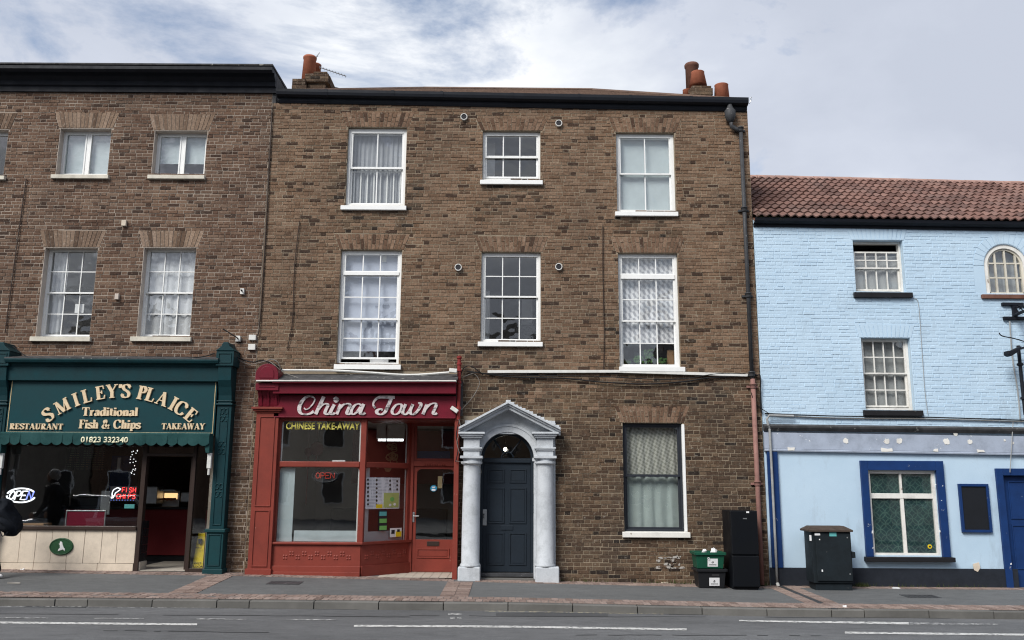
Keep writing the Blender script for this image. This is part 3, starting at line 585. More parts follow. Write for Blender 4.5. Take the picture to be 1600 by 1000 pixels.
for i, (a, c, y0, y1) in enumerate(PV):
    xm, ym = (a + c) / 2, (y0 + y1) / 2; z = zp(xm, ym) + .005 + rng.uniform(-.002, .003)
    if i < 300:
        if not proto: proto = MB().box(-.049, .049, -.109, .109, -.04, 0).build('paver', 'paver_object', pave, .003, origin=(0, 0, 0)); o = proto
        else: o = proto.copy(); COL.objects.link(o)
        o.parent = pave; WL[o] = Vector((xm, ym, z)); o.location = WL[o] - WL[pave]; o.scale = ((c - a) / .098, (y1 - y0) / .218, 1); o.rotation_euler = (rng.uniform(-.008, .008), rng.uniform(-.012, .012) + .008, 0)
    else: stuff.cur = rng.uniform(.001, 1); stuff.box(a, c, y0, y1, z - .04, z)
stuff.build('pavers', 'paver_face', pave, stuff=True)
# drain channel running from the downpipe to the kerb
b = MB().box(4.565, 4.655, KY + .12, -.1, zp(4.6, -1.4) - .04, zp(4.6, -1.4) - .02)
b = MB()
for i in range(40):
    y0 = lerp(KY + .05, -.1, i / 40); y1 = lerp(KY + .05, -.1, (i + 1) / 40) - .012; zz = zp(4.6, y0) + .004; b.box(4.57, 4.65, y0, y1, zz - .03, zz)
b.build('drain_channel', 'cast_iron', pave)
def cover(px, py, w, d, nm='manhole_cover', mat='cast_iron', lab='', ribs=6, onroad=False):
    if onroad: x, y = RG(px, py); z0 = zr(x, y)
    else:
        z = -.05
        for _ in range(8): x, y = G(px, py, z); z = zp(x, y)
        z0 = z
    t = thing(nm, lab, 'manhole cover' if nm == 'manhole_cover' else 'drain', (x, y, z0))
    s = (zp(x + .1, y) - zp(x - .1, y)) / .2; f = lambda X, Y, Z: (X, Y, Z + s * (X - x) + (zp(x, Y) - zp(x, y) if not onroad else zr(x, Y) - zr(x, y)))
    b = MB()
    for a in (-1, 1): b.box(x + a * (w / 2 - .02) - .02, x + a * (w / 2 - .02) + .02, y - d / 2, y + d / 2, z0, z0 + .006).box(x - w / 2 + .04, x + w / 2 - .04, y + a * (d / 2 - .02) - .02, y + a * (d / 2 - .02) + .02, z0, z0 + .006)
    b.xform(f).build('rim', mat, t); MB().box(x - w / 2 + .04, x + w / 2 - .04, y - d / 2 + .04, y + d / 2 - .04, z0 - .01, z0 + .002).xform(f).build('plate', mat, t)
    b = MB()
    for i in range(ribs): xx = lerp(x - w / 2 + .07, x + w / 2 - .07, i / (ribs - 1)); b.box(xx - .012, xx + .012, y - d / 2 + .06, y + d / 2 - .06, z0 + .002, z0 + .005)
    b.xform(f).build('ribs', mat, t)
cover(445, 911, .52, .34, lab='dark iron cover in the pavement in front of the red shop')
cover(1438, 932, .52, .34, lab='dark iron cover in the pavement below the pub window')
cover(94, 947, .85, .34, 'gutter_grate', lab='long iron gully grate in the gutter before the fish shop', ribs=9, onroad=True)
cover(1072, 958.5, .55, .30, 'gutter_grate', lab='iron gully grate in the gutter beyond the doorcase, towards the bins', ribs=7, onroad=True)
cover(775, 940, .20, .14, lab='tiny iron stop-tap cover in the kerb paving before the grey door', ribs=3)
# road markings: each one a thin sheet on the road
def mark(pts, mat, name='road_marking', lift=.004):
    P = [RG(*p) for p in pts]; n = len(P) // 2; top = P[:n]; bot = P[n:][::-1]; b = MB(); v = []; K = 10
    def along(poly, t):
        s = t * (len(poly) - 1); i = min(int(s), len(poly) - 2); return tuple(lerp(poly[i][k], poly[i + 1][k], s - i) for k in (0, 1))
    for i in range(K + 1):
        for pl in (top, bot): x, y = along(pl, i / K); v.append((x, y, zr(x, y) + lift))
    b.add(v, [(2 * i, 2 * i + 2, 2 * i + 3, 2 * i + 1) for i in range(K)]); b.build(name, mat, road)
mark([(-400, 968.5), (308, 974.6), (308, 977.6), (-400, 971.5)], 'line_white'); mark([(553, 976.8), (1073, 982.5), (1073, 985.5), (553, 979.8)], 'line_white'); mark([(1320, 987.4), (1900, 993), (1900, 996), (1320, 990.4)], 'line_white')
for a in (0, 150, 310, 450): mark([(a - 3, 964.8 + a * .006), (a + 75, 965.6 + a * .006), (a + 75, 967 + a * .006), (a - 3, 966.3 + a * .006)], 'line_worn')
mark([(1155, 969.0), (1420, 972.6), (1420, 976.2), (1155, 971)], 'line_white'); mark([(1421, 972.8), (1560, 975.2), (1560, 976.8), (1421, 976.2)], 'line_worn')
mark([(757, 954.5), (1230, 960.6), (1700, 965.6), (1700, 967.6), (1230, 962.8), (757, 956.2)], 'line_yellow')
mark([(-300, 946), (350, 949.5), (350, 950.6), (-300, 947.2)], 'line_worn')
for a, c, e in ((700, 722, 0), (703, 711, 6), (714, 721, 6)): mark([(a, 958.5 + e), (c, 958.5 + e), (c, 961.5 + e), (a, 961.5 + e)], 'line_worn')
mark([(775, 957.5), (950, 958.5), (950, 964), (775, 963)], 'patch_asphalt', 'road_patch', .002)
mark([(380, 948), (560, 950), (560, 953), (380, 951)], 'patch_asphalt', 'road_patch', .002)
rg = random.Random(61)
for (a, c, y0, sl) in ((-200, 640, 957.5, .012), (640, 1750, 962, .007), (150, 420, 985, .02), (900, 1300, 992, .004)):        # tar seams and cracks
    pts = [(lerp(a, c, k / 24), y0 + sl * lerp(0, c - a, k / 24) * .6 + rg.uniform(-.5, .5)) for k in range(25)]
    for q, r in zip(pts, pts[1:]):
        if rg.random() < .8: mark([q, r, (r[0], r[1] + .7), (q[0], q[1] + .7)], 'seam_tar', 'road_seam', .003)
# ================================================================== MAIN BUILDING (tan brick, red shop, grey doorcase)
XL, XR = -4.59, 4.455
main = thing('brick_building', 'three storey tan brick building with white sash windows, red take-away shop and grey doorcase', 'building', (0, 0, 0))
EZ = lambda x: 8.70 + (x - XL) / (XR - XL) * -.10
Ow = {'TL': rect(541.5, 634, 199, 321), 'TM': rect(754, 844.5, 204.5, 281), 'TR': rect(963.5, 1055, 207.5, 331), '1L': rect(529, 625.5, 390.5, 570), '1M': rect(751.5, 845, 394, 534), '1R': rect(967, 1061, 395.5, 573), 'G': rect(974, 1068.5, 661, 831.5)}
SHOP = (W(428, 760)[0], W(712, 760)[0], -.6, W(560, 651)[1]); DOOR = (W(749, 800)[0], W(835, 800)[0], -.6, W(793, 676)[1])
vents = [(725, 183), (873, 193), (716, 418), (873, 417)]
holes = list(Ow.values()) + [SHOP, DOOR]
mwall = wall_sheet('wall', 'mortar_main', main, XL, XR, lambda x: -.4, EZ, holes, .22)
arches = []
for k, n in (('TL', 17), ('TM', 16), ('TR', 17), ('1L', 18), ('1M', 17), ('1R', 18), ('G', 18)):
    o = Ow[k]; a = Arch(o[0], o[1], o[3] + .004, .30 if k != 'TM' else .25, .11, n, True, 'brick_arch_object'); arches.append(a); a.build(mwall)
shop_cover = (W(403, 700)[0], W(716, 700)[0], -.6, W(560, 578)[1])
def mblock(z):
    out = [(h[0], h[1]) for h in holes + [shop_cover] if h[2] < z < h[3]]
    for a in arches:
        s = a.span(z)
        if s: out.append(s)
    if z < 2.78: out.append((W(724, 720)[0], W(866, 720)[0]))
    return out
rr_ = random.Random(11)
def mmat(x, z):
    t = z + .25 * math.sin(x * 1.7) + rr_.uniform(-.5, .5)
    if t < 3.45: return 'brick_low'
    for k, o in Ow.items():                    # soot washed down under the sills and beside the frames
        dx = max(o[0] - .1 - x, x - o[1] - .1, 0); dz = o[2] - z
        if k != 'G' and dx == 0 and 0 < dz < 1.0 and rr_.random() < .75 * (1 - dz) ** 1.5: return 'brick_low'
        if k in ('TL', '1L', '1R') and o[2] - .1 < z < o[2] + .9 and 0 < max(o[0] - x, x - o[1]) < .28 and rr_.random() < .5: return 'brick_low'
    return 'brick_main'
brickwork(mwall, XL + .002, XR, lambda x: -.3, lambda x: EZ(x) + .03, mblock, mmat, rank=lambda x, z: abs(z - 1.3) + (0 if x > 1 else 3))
# rooms behind the windows
room(main, XL + .1, XR - .1, 6.1, 8.6, .22, 4.2, 'interior_grey', ceil='interior_white'); room(main, XL + .1, XR - .1, 3.35, 5.95, .22, 4.2, 'interior_grey', ceil='interior_white')
room(main, .95, XR - .1, .15, 2.95, .22, 3, 'interior_white'); room(main, -.8, .9, -.1, 2.9, .24, 3, 'interior_grey')
MB().box(XL, XR, 4.3, 4.5, -.4, 8.6).box(XL, XL + .08, .23, 4.3, -.4, 8.6).box(XR - .08, XR, .23, 4.3, -.4, 8.6).build('rear_wall', 'brick_main_object', main)
def zpx(py, pxm=800): return W(pxm, py, .08)[1]
def sill(a, c, t, bt, out=-.07): x0, z1 = W(a, (t + bt) / 2, out)[0], W((a + c) / 2, t, out)[1]; return x0, W(c, bt, out)[0], W((a + c) / 2, bt, out)[1], z1
def sashes(k, lst): o = Ow[k]; return [(zpx(b2, 800), zpx(a2, 800), c, r, dy) for a2, b2, c, r, dy in lst]
def pxw(k): return {'TL': 588, 'TM': 799, 'TR': 1009, '1L': 577, '1M': 798, '1R': 1014, 'G': 1021}[k]
def mkwin(k, lst, **kw):
    pm = pxw(k); return sash_window(main, Ow[k], [(W(pm, b2, .08)[1], W(pm, a2, .08)[1], c, r, dy) for a2, b2, c, r, dy in lst], **kw)
mkwin('TL', [(204, 264, 2, 1, 0), (259.5, 319, 2, 1, .04)], sill=sill(532, 634.5, 321, 327.5), fr=.055, stile=.034, bar=.02, top=.09)
mkwin('TM', [(209.5, 247, 3, 1, 0), (242, 277.5, 3, 1, .04)], sill=sill(750, 848, 281, 287.5), fr=.04, stile=.035, bar=.022, top=.07)
mkwin('TR', [(213, 273, 2, 1, 0), (269.5, 329.5, 2, 1, .04)], sill=sill(961.5, 1060, 330.5, 337), fr=.06, stile=.03, bar=.018, top=.075)
w1 = mkwin('1L', [(394, 426, 3, 1, 0), (429, 500, 3, 2, 0), (496, 560.5, 3, 2, .04)], sill=sill(521.5, 626, 569.5, 577), fr=.05, stile=.033, bar=.02, top=.07)
x0, x1, z0, z1 = Ow['1L']; B('transom', 'white_paint', w1, x0 + .05, x1 - .05, .055, .16, W(577, 430, .06)[1], W(577, 424.5, .06)[1])
mkwin('1M', [(399, 465, 3, 2, 0), (461.5, 532, 3, 2, .04)], sill=sill(746.5, 848, 534, 541), fr=.045, stile=.032, bar=.018, top=.07)
w2 = mkwin('1R', [(400, 430, 3, 1, 0), (434, 503, 3, 2, 0), (500, 572, 3, 2, .04)], sill=sill(968, 1071, 573, 580.5), fr=.05, stile=.03, bar=.018, top=.07)
x0, x1, z0, z1 = Ow['1R']; B('transom', 'white_paint', w2, x0 + .05, x1 - .05, .055, .16, W(1014, 436, .06)[1], W(1014, 428.5, .06)[1])
wg = mkwin('G', [(665, 745, 1, 1, 0), (741, 827, 1, 1, .04)], mat='dark_frame', sill=sill(973, 1079, 832, 840), sill_mat='white_worn', fr=.045, stile=.035, top=.05)
x0, x1, z0, z1 = Ow['G']; B('jamb_trim', 'white_paint', wg, x1 - .012, x1 + .035, -.012, .06, z0 + .01, z1 - .02)
# curtains, blinds and what stands on the inner sills
def oin(k, d=.06): o = Ow[k]; return o[0] + d, o[1] - d, o[2] + d, o[3] - d
a = oin('TL'); drape('curtain', 'curtain_grey', a[0], a[1], a[2] - .05, a[3] + .05, .235, .02, 11, 'gathered white net curtain behind a top floor window with white bars', group=None)
bars = thing('window_guard', 'white upright safety bars inside the lower half of a top floor sash', 'guard rail', (a[0], .2, a[2]))
zt = W(588, 268, .2)[1]
for i in range(8): xx = lerp(a[0] + .06, a[1] - .06, i / 7); B('bar', 'white_paint', bars, xx - .012, xx + .012, .19, .205, a[2] - .04, zt, .002)
B('rail', 'white_paint', bars, a[0] - .05, a[1] + .05, .186, .189, zt - .03, zt, .001)
a = oin('TR'); o = B('roller_blind', 'blind_white', None, a[0] - .04, a[1] + .04, .20, .204, a[2] - .05, a[3] + .05, 0); tag(o, 'plain white blind drawn down behind the four-light top window beside the downpipe', 'blind')
a = oin('TM'); o = B('wardrobe', 'interior_white', None, a[0] - .1, a[0] + .16, .6, .9, 6.1, W(799, 224, .6)[1]); tag(o, 'white cupboard edge inside the small open top floor window', 'cupboard')
for i, (px, w, h, lab, mt, nm) in enumerate(((767, .06, .05, 'small white pot on the sill of the open top floor window', 'cream_white', 'pot'), (780, .14, .03, 'folded white cloth on the sill of the open top floor window', 'curtain_white', 'folded_cloth'))):
    xx, zz = W(px, 279, .25); tag(MB().lathe((xx, .25, Ow['TM'][2] + .002), [(w * .8, 0), (w, h * .4), (w * .9, h), (w * .7, h), (w * .6, h * .5)], 14).build(nm, mt, smooth=True), lab, 'pot' if i == 0 else 'cloth')
B('inner_sill', 'white_paint', main, Ow['TM'][0], Ow['TM'][1], .19, .42, Ow['TM'][2] - .05, Ow['TM'][2]); B('inner_sill', 'white_paint', main, Ow['1L'][0], Ow['1L'][1], .19, .45, Ow['1L'][2] - .05, Ow['1L'][2]); B('inner_sill', 'white_paint', main, Ow['1R'][0], Ow['1R'][1], .19, .45, Ow['1R'][2] - .05, Ow['1R'][2])
a = oin('1L', .04); zb = W(577, 549, .21)[1]; o = B('roller_blind', 'blind_blue', None, a[0], a[1], .21, .214, zb, a[3] + .1, 0); tag(o, 'pale blue-white blind behind the first floor window above the red shop', 'blind')
xx = W(601, 408, .16)[0]; o = PB('window_handset', 'white_paint', None, 597, 604, 396, 409, .19, .2); tag(o, 'small white device hanging in the top light above the red shop', 'intercom')
for px0, px1, h, mt, nm, lab, cat in ((536, 546, 8, 'box_black', 'speaker', 'small black box on the sill above the red shop', 'box'), (560, 578, 7, 'card', 'wooden_box', 'brown wooden box on the sill above the red shop', 'box'), (578, 607, 14, 'paper', 'paper_stack', 'white papers leaning on the sill above the red shop', 'papers'), (609, 616, 9, 'cast_iron', 'jar', 'dark jar on the sill above the red shop', 'jar')):
    z0_ = Ow['1L'][2] + .002; xa, xb = W(px0, 565, .33)[0], W(px1, 565, .33)[0]; o = MB().box(xa, xb, .32, .42, z0_, z0_ + h / 84).build(nm, mt, None, .008); tag(o, lab, cat)
a = oin('1M', .0); o = B('wardrobe', 'interior_white', None, a[0] - .05, a[0] + .14, .7, 1.1, 4.2, W(798, 455, .7)[1]); tag(o, 'tall white cupboard inside the middle first floor window', 'cupboard')
o = PB('door_leaf', 'interior_white', None, 815, 832, 468, 508, 1.6, 1.65); tag(o, 'pale inner door seen through the middle first floor window', 'door')
o = PB('sofa', 'cast_iron', None, 804, 840, 508, 534, 1.2, 1.8, .06); tag(o, 'dark sofa inside the middle first floor window', 'sofa')
a = oin('1R', .03); zb = W(1014, 537, .215)[1]; drape('curtain', 'lace_diamond', a[0], a[1], zb, a[3] + .1, .215, .012, 6, 'white diamond patterned net curtain behind the first floor window with plants')
def plant(px, h, potm, lab, k, seed):
    x, _ = W(px, 566, .3); z = Ow['1R'][2] + .002; t = thing('potted_plant', lab, 'plant', (x, .3, z)); rg = random.Random(seed)
    MB().lathe((x, .3, z), [(.035, 0), (.05, .07), (.045, .07), (.03, .05)], 12).build('pot', potm, t, smooth=True); b = MB()
    for i in range(k):
        a = rg.uniform(0, 6.28); r = rg.uniform(.01, .09); zz = z + .07 + rg.uniform(.02, h); px_, py_ = x + r * math.cos(a), .3 + r * math.sin(a) * .5; s = .018
        b.add([(px_, py_, zz), (px_ + s, py_ - s, zz + s), (px_ + .2 * s, py_, zz + 2.6 * s), (px_ - s, py_ + s, zz + s)], [(0, 1, 2, 3)])
    for i in range(4): a = i * 1.6; b.tube([(x, .3, z + .06), (x + .05 * math.cos(a), .3, z + .07 + h * .9)], .003, 5)
    b.build('foliage', 'leaf', t)
plant(978, .05, 'cream_white', 'tiny green plant on the window sill above the door cables', 18, 1); plant(998, .14, 'cast_iron', 'dark bushy plant on the first floor sill beside the yellow pot', 50, 2); plant(1013, .26, 'yellow_print', 'tall leafy plant in a yellow pot on the first floor sill', 60, 3); plant(1035, .10, 'cream_white', 'small leafy plant in a white pot on the first floor sill', 40, 4)
o = PB('cardboard_box', 'card', None, 1043, 1053, 547, 571, .34, .42); tag(o, 'brown cardboard box on the first floor sill beside the plants', 'box')
a = oin('G', .03); zm = W(1021, 741, .3)[1]
drape('curtain', 'lace_cream', a[0], a[1], zm - .04, a[3] + .05, .225, .015, 7, 'cream lace curtain in the upper half of the street window')
drape('curtain', 'curtain_cream', a[0], a[1], a[2] - .05, zm, .235, .02, 5, 'plain pale grey-green curtain in the lower half of the street window')
# gutter, roof, chimneys
gz = lambda px, py: W(px, py, -.16)
b = MB(); gx0, gx1 = W(431, 150, -.16)[0], W(1170, 160, -.16)[0]; za, zb = W(431, 157.5, -.02)[1], W(1168, 171.5, -.02)[1]
b.profile([(.0, 0), (-.03, .0), (-.035, .05), (-.10, .055), (-.15, .08), (-.165, .13), (-.165, .185), (-.15, .185), (-.145, .14), (-.02, .12), (0, .12)], (gx0, 0, za), (gx1, 0, zb)); gut = b.build('gutter', 'black_paint', main)
b = MB(); b.profile([(-.001, -.01), (-.001, .12), (-.045, .12), (-.05, .03), (-.028, -.01)], (gx0 + .02, 0, za - .03), (gx1 - .03, 0, zb - .03)); b.build('eaves_board', 'black_paint', main)
for px in (508, 613, 690, 800, 905, 985, 1080):
    x = W(px, 155, -.17)[0]; z = lerp(za, zb, (x - gx0) / (gx1 - gx0)); MB().profile([(-.02, .045), (-.103, .05), (-.155, .077), (-.171, .13), (-.171, .19), (-.165, .19), (-.1, .06), (-.02, .05)], (x - .03, 0, z), (x + .03, 0, z)).build('gutter_joint', 'black_paint', gut)
rA, rB = W(662, 139.5, 3.6), W(926, 142, 3.6); eA, eB = (gx0 + .05, za + .16), (gx1 - .02, zb + .16)
v = [(eA[0], -.05, eA[1]), (eB[0], -.05, eB[1]), (rB[0], 3.6, rB[1]), (rA[0], 3.6, rA[1]), (eA[0], 7.2, eA[1]), (eB[0], 7.2, eB[1])]
roof = MB().add(v, [(0, 1, 2, 3), (1, 5, 2), (5, 4, 3, 2), (4, 0, 3)]).build('roof', 'roof_brown', main)
# tile courses that catch the light along the hips and eaves
b = MB(); rg = random.Random(2)
def hipline(p, q, n):
    for i in range(n):
        a = Vector(p).lerp(Vector(q), i / n); c = Vector(p).lerp(Vector(q), (i + 1.02) / n); b.tube([a + Vector((0, 0, .02)), c + Vector((0, 0, .02))], .045, 6)
hipline(v[3], v[2], 12); hipline(v[0], v[3], 14); hipline(v[1], v[2], 14); b.build('ridge_tiles', 'roof_brown', roof)
b = MB(); P0, P1, P2, P3 = (Vector(q) for q in v[:4])
for r in range(26):
    t0 = r / 26; a, c = P0.lerp(P3, t0), P1.lerp(P2, t0); d = (P3 - P0).normalized() * .16; e = (P2 - P1).normalized() * .16
    b.add([a + Vector((0, -.01, .022)), c + Vector((0, -.01, .022)), c + e + Vector((0, 0, .006)), a + d + Vector((0, 0, .006)), a + Vector((0, -.01, 0)), c + Vector((0, -.01, 0))], [(0, 1, 2, 3), (4, 5, 1, 0)])
b.build('tile_courses', 'roof_brown', roof)
def pot(parent, px, py0, py1, Y, r0, r1, mat, roll=True):
    x, z1 = W(px, py0, Y); z0 = W(px, py1, Y)[1]; h = z1 - z0
    p = [(r0, 0), (lerp(r0, r1, .9), h * .88), (r1 * 1.12, h * .9), (r1 * 1.14, h * .97), (r1 * 1.02, h), (r1 * .82, h), (r1 * .8, h * .7)] if roll else [(r0, 0), (r1, h * .97), (r1 * 1.05, h), (r1 * .82, h), (r1 * .8, h * .7)]
    return MB().lathe((x, Y, z0), p, 22).build('chimney_pot', mat, parent, smooth=True)
def stack(Y, D, blocks, mat='brick_low'):
    """blocks: (px0,px1,py0,py1, proud); each a set of brick courses on a mortar core"""
    x0, x1, z0, z1 = rect(*blocks[0][:4], Y); core = MB()
    for p0, p1, q0, q1, pr in blocks: x0, x1, z0, z1 = rect(p0, p1, q0, q1, Y - pr); core.box(x0 + .01, x1 - .01, Y - pr + .01, Y + D + pr - .01, z0, z1 - .005)
    ch = core.build('chimney', 'mortar_main', main); rg = random.Random(int(blocks[0][0]))
    for p0, p1, q0, q1, pr in blocks:
        x0, x1, z0, z1 = rect(p0, p1, q0, q1, Y - pr); n = max(1, round((z1 - z0) / .078)); h = (z1 - z0) / n
        for r in range(n):
            xx = x0 - (r % 2) * .11
            while xx < x1 - .03:
                a, c = max(xx, x0), min(xx + .215, x1); xx += .225
                if c - a > .04: brick = MB(); brick_geo(brick, a, c, Y - pr, Y - pr + .1, z0 + r * h + .005, z0 + (r + 1) * h - .005); brick.build('brick', mat + '_object', ch)
            for s, X in ((-1, x0), (1, x1)):
                yy = Y - pr + .11 - (r % 2) * .1
                while yy < Y + D:
                    a, c = max(yy, Y - pr + .105), min(yy + .215, Y + D); yy += .225
                    if c - a > .05: brick = MB().box(X - .012, X + .012, a, c, z0 + r * h + .005, z0 + (r + 1) * h - .005); brick.build('brick', mat + '_object', ch)
    return ch
ch = stack(2.6, 1.5, [(480.5, 508, 127, 165, 0), (476.5, 513, 114.5, 127.5, .06), (490, 511, 111.5, 114.5, .02)]); pot(ch, 484.5, 89, 127, 2.9, .165, .135, 'terracotta'); pot(ch, 493.5, 101, 120, 3.3, .13, .115, 'terracotta')
ch = stack(2.45, .5, [(455, 478, 132.5, 165, .02), (456.5, 477, 122.5, 132.5, 0)])
ch = stack(2.8, 1.3, [(1080, 1112, 147, 175, 0), (1078.5, 1114, 137, 148, .05), (1081, 1112, 133.5, 137.5, .02)])
pot(ch, 1090, 113.5, 134.5, 2.95, .20, .145, 'terracotta', False); pot(ch, 1080.5, 100.5, 152, 3.6, .145, .15, 'terracotta_dark')
ch = stack(2.8, .8, [(1072, 1082, 149, 175, 0)]); pot(ch, 1073, 141, 152, 3.0, .10, .09, 'terracotta', False)
ch = stack(2.6, 1.0, [(1115, 1137, 155, 178, 0)], 'brick_low'); pot(ch, 1127, 133.5, 158, 2.9, .175, .150, 'terracotta', False)
an = thing('roof_aerial', 'thin metal television aerial behind the left chimney pots', 'aerial', (W(497, 100, 3.2)[0], 3.2, W(497, 112, 3.2)[1]))
def seg3(p, q, Y): a, c = W(*p, Y), W(*q, Y); return [(a[0], Y, a[1]), (c[0], Y, c[1])]
MB().tube(seg3((499, 105), (541, 119), 3.2), .011, 6).build('boom', 'steel', an); MB().tube(seg3((488, 96), (499.5, 82), 3.2), .009, 6).build('mast_arm', 'steel', an); MB().tube(seg3((492, 92), (497, 87), 3.25), .008, 6).build('reflector', 'steel', an); MB().tube(seg3((496, 140), (496.5, 100), 3.22), .014, 6).build('mast', 'steel', an)
b = MB()
for i in range(9): t = i / 8; x = lerp(501, 539, t); p = W(x, 105.6 + t * 13, 3.2); b.tube([(p[0], 3.12, p[1]), (p[0], 3.28, p[1])], .004, 5)
b.build('elements', 'steel', an)
x, z = W(529, 143, 3.6); b = MB().lathe((x - .15, 3.7, z - .35), [(.30, 0), (.30, .25), (.22, .42), (.05, .47)], 16); b.build('dormer_cowl', 'lead', roof, smooth=True)
# vent outlets
for i, (px, py) in enumerate(vents):
    x, z = W(px, py, -.03); t = thing('vent_pipe', ['round white flue outlet under the gutter beside the small top window, chimney pots side', 'round white flue outlet under the gutter between the small and the four-light top windows', 'round white flue outlet between the blind window and the middle first floor window', 'round white flue outlet between the middle first floor window and the plant window'][i], 'vent', (x, -.03, z))
    b = MB(); N = 20
    for k in range(N):
        a0, a1 = 2 * math.pi * k / N, 2 * math.pi * (k + 1) / N; f = lambda r, a, y: (x + r * math.cos(a), y, z + r * math.sin(a))
        b.add([f(.065, a0, -.06), f(.065, a1, -.06), f(.052, a1, -.06), f(.052, a0, -.06), f(.065, a0, .02), f(.065, a1, .02), f(.052, a1, .015), f(.052, a0, .015)], [(0, 1, 2, 3), (0, 4, 5, 1), (3, 2, 6, 7)])
    b.build('sleeve', 'white_plastic', t); MB().add([(x + .053 * math.cos(2 * math.pi * k / 16), -.050, z + .053 * math.sin(2 * math.pi * k / 16)) for k in range(16)], [tuple(range(16))]).build('duct', 'dark_print', t)
# iron downpipe, black above, pink below
dp = thing('downpipe', 'iron rainwater pipe, black above and faded pink below, at the end of the brick front', 'downpipe', (W(1190, 905, -.09)[0], -.09, zg(4.2)))
def pp(px, py, Y=-.09): p = W(px, py, Y); return (p[0], Y, p[1])
xt = W(1163, 330, -.09)[0]
MB().tube([(xt, -.09, pp(1155, 198)[2]), (xt, -.09, pp(1172, 592)[2])], .036, 12).build('upper_pipe', 'cast_iron', dp, smooth=True)
MB().tube([(xt + .012, -.09, pp(1172, 592)[2]), (xt + .012, -.09, zg(4.2) + .02)], .042, 12).build('lower_pipe', 'pink_pipe', dp, smooth=True)
MB().lathe(pp(1141.5, 192), [(.035, 0), (.075, .06), (.10, .12), (.105, .24), (.075, .27), (.05, .33), (.04, .38)], 14).build('hopper', 'cast_iron', dp, smooth=True)
MB().tube([pp(1142, 192), pp(1143, 197), pp(1149, 201), (xt, -.09, pp(1155, 206)[2])], .04, 10).build('swan_neck', 'cast_iron', dp, smooth=True)
for py, m in ((203, 'cast_iron'), (328, 'cast_iron'), (462, 'cast_iron'), (585, 'cast_iron'), (604, 'pink_pipe'), (756, 'pink_pipe')):
    z = pp(1170, py)[2]; xx = xt + (.012 if py > 590 else 0); MB().lathe((xx, -.09, z - .04), [(.046, 0), (.054, .02), (.054, .07), (.062, .072), (.062, .09), (.044, .092)], 14).build('collar', m, dp, smooth=True); B('lug', m, dp, xx - .10, xx + .10, -.045, -.01, z - .02, z + .02)
x, z = W(1172, 162, -.1); o = MB().tube(smoothpts([(x - .02, -.1, z), (x + .02, -.1, z + .06), (x + .02, -.1, z + .12), (x + .04, -.1, z + .13)], 4), .008, 6).build('gutter_spike', 'steel'); tag(o, 'small bent metal hook at the end of the brick building gutter', 'hook')
# ================================================================== RED TAKE-AWAY SHOPFRONT (parts of the brick building)
F = -.12; YD = .72
def zat(py, px=560, Y=F): return W(px, py, Y)[1]
def xat(px, py=760, Y=F): return W(px, py, Y)[0]
gzs = zg(-3) - .02
# pilaster with bracket and arched cap
pil = PB('pilaster', 'brick_red', main, 393.5, 429, 645, 892, -.20, .0, .006)
x0, x1 = xat(393.5, 768, -.2), xat(429, 768, -.2); zt, zb, zmid = W(415, 645, -.2)[1], W(400, 892, -.2)[1], W(405, 794, -.2)[1]
for a, c in ((zmid + .03, zt - .06), (zb + .07, zmid - .03)):
    b = MB(); p0, p1 = x0 + .06, x1 - .06
    b.box(p0, p1, -.214, -.199, a, a + .018).box(p0, p1, -.214, -.199, c - .018, c).box(p0, p0 + .018, -.214, -.199, a + .018, c - .018).box(p1 - .018, p1, -.214, -.199, a + .018, c - .018); b.build('panel_mould', 'brick_red', pil, .002)
B('plinth', 'brick_red', pil, x0 - .03, x1 + .02, -.235, -.001, zb - .08, zb + .035)
b = MB()
for i, (d, h) in enumerate(((.02, .03), (.05, .03), (.075, .04))): b.box(x0 - d, x1 + d, -.20 - d, -.002, zt + sum(q[1] for q in ((.02, .03), (.05, .03), (.075, .04))[:i]), zt + sum(q[1] for q in ((.02, .03), (.05, .03), (.075, .04))[:i + 1]) - .001)
b.build('capital', 'brick_red', pil, .006)
zc = zt + .10; ztop = W(418, 598, -.3)[1]
b = MB(); b.profile([(0, 0), (-.19, 0), (-.21, .06), (-.23, .16), (-.30, .28), (-.34, ztop - zc - .10), (-.34, ztop - zc), (0, ztop - zc)], (x0 + .02, 0, zc), (x1 - .01, 0, zc)); b.build('console_bracket', 'burgundy', pil, .006)
b = MB()
for k in range(3): xx = lerp(x0 + .07, x1 - .06, k / 2); b.profile([(-.18, .02), (-.205, .02), (-.245, .16), (-.315, .28), (-.3, .28)], (xx - .022, 0, zc), (xx + .022, 0, zc))
b.build('flutes', 'burgundy', pil, .004)
B('block', 'burgundy', pil, x0, x1 + .01, -.365, -.002, ztop - .14, ztop - .02); B('block_mould', 'burgundy', pil, x0 + .06, x1 - .05, -.374, -.362, ztop - .085, ztop - .07, .002)
zcap = W(418, 594, -.42)[1]; zarch = W(418, 568, -.4)[1]; xc, rw = (x0 + x1) / 2, (x1 - x0) / 2 + .005
pts = [(xc - rw, zcap), (xc + rw, zcap)] + [(xc + rw * math.cos(math.pi * k / 14), zarch - rw + rw * math.sin(math.pi * k / 14) if zarch - rw > zcap else zcap + (zarch - zcap) * math.sin(math.pi * k / 14)) for k in range(15)]
MB().prism(pts, -.40, -.002).build('arched_cap', 'burgundy', pil, .008)
pi2 = [(xc + (px_ - xc) * .62, zcap + .04 + (pz - zcap) * .72) for px_, pz in pts]; MB().prism(pi2, -.412, -.398).build('cap_panel', 'burgundy', pil, .006)
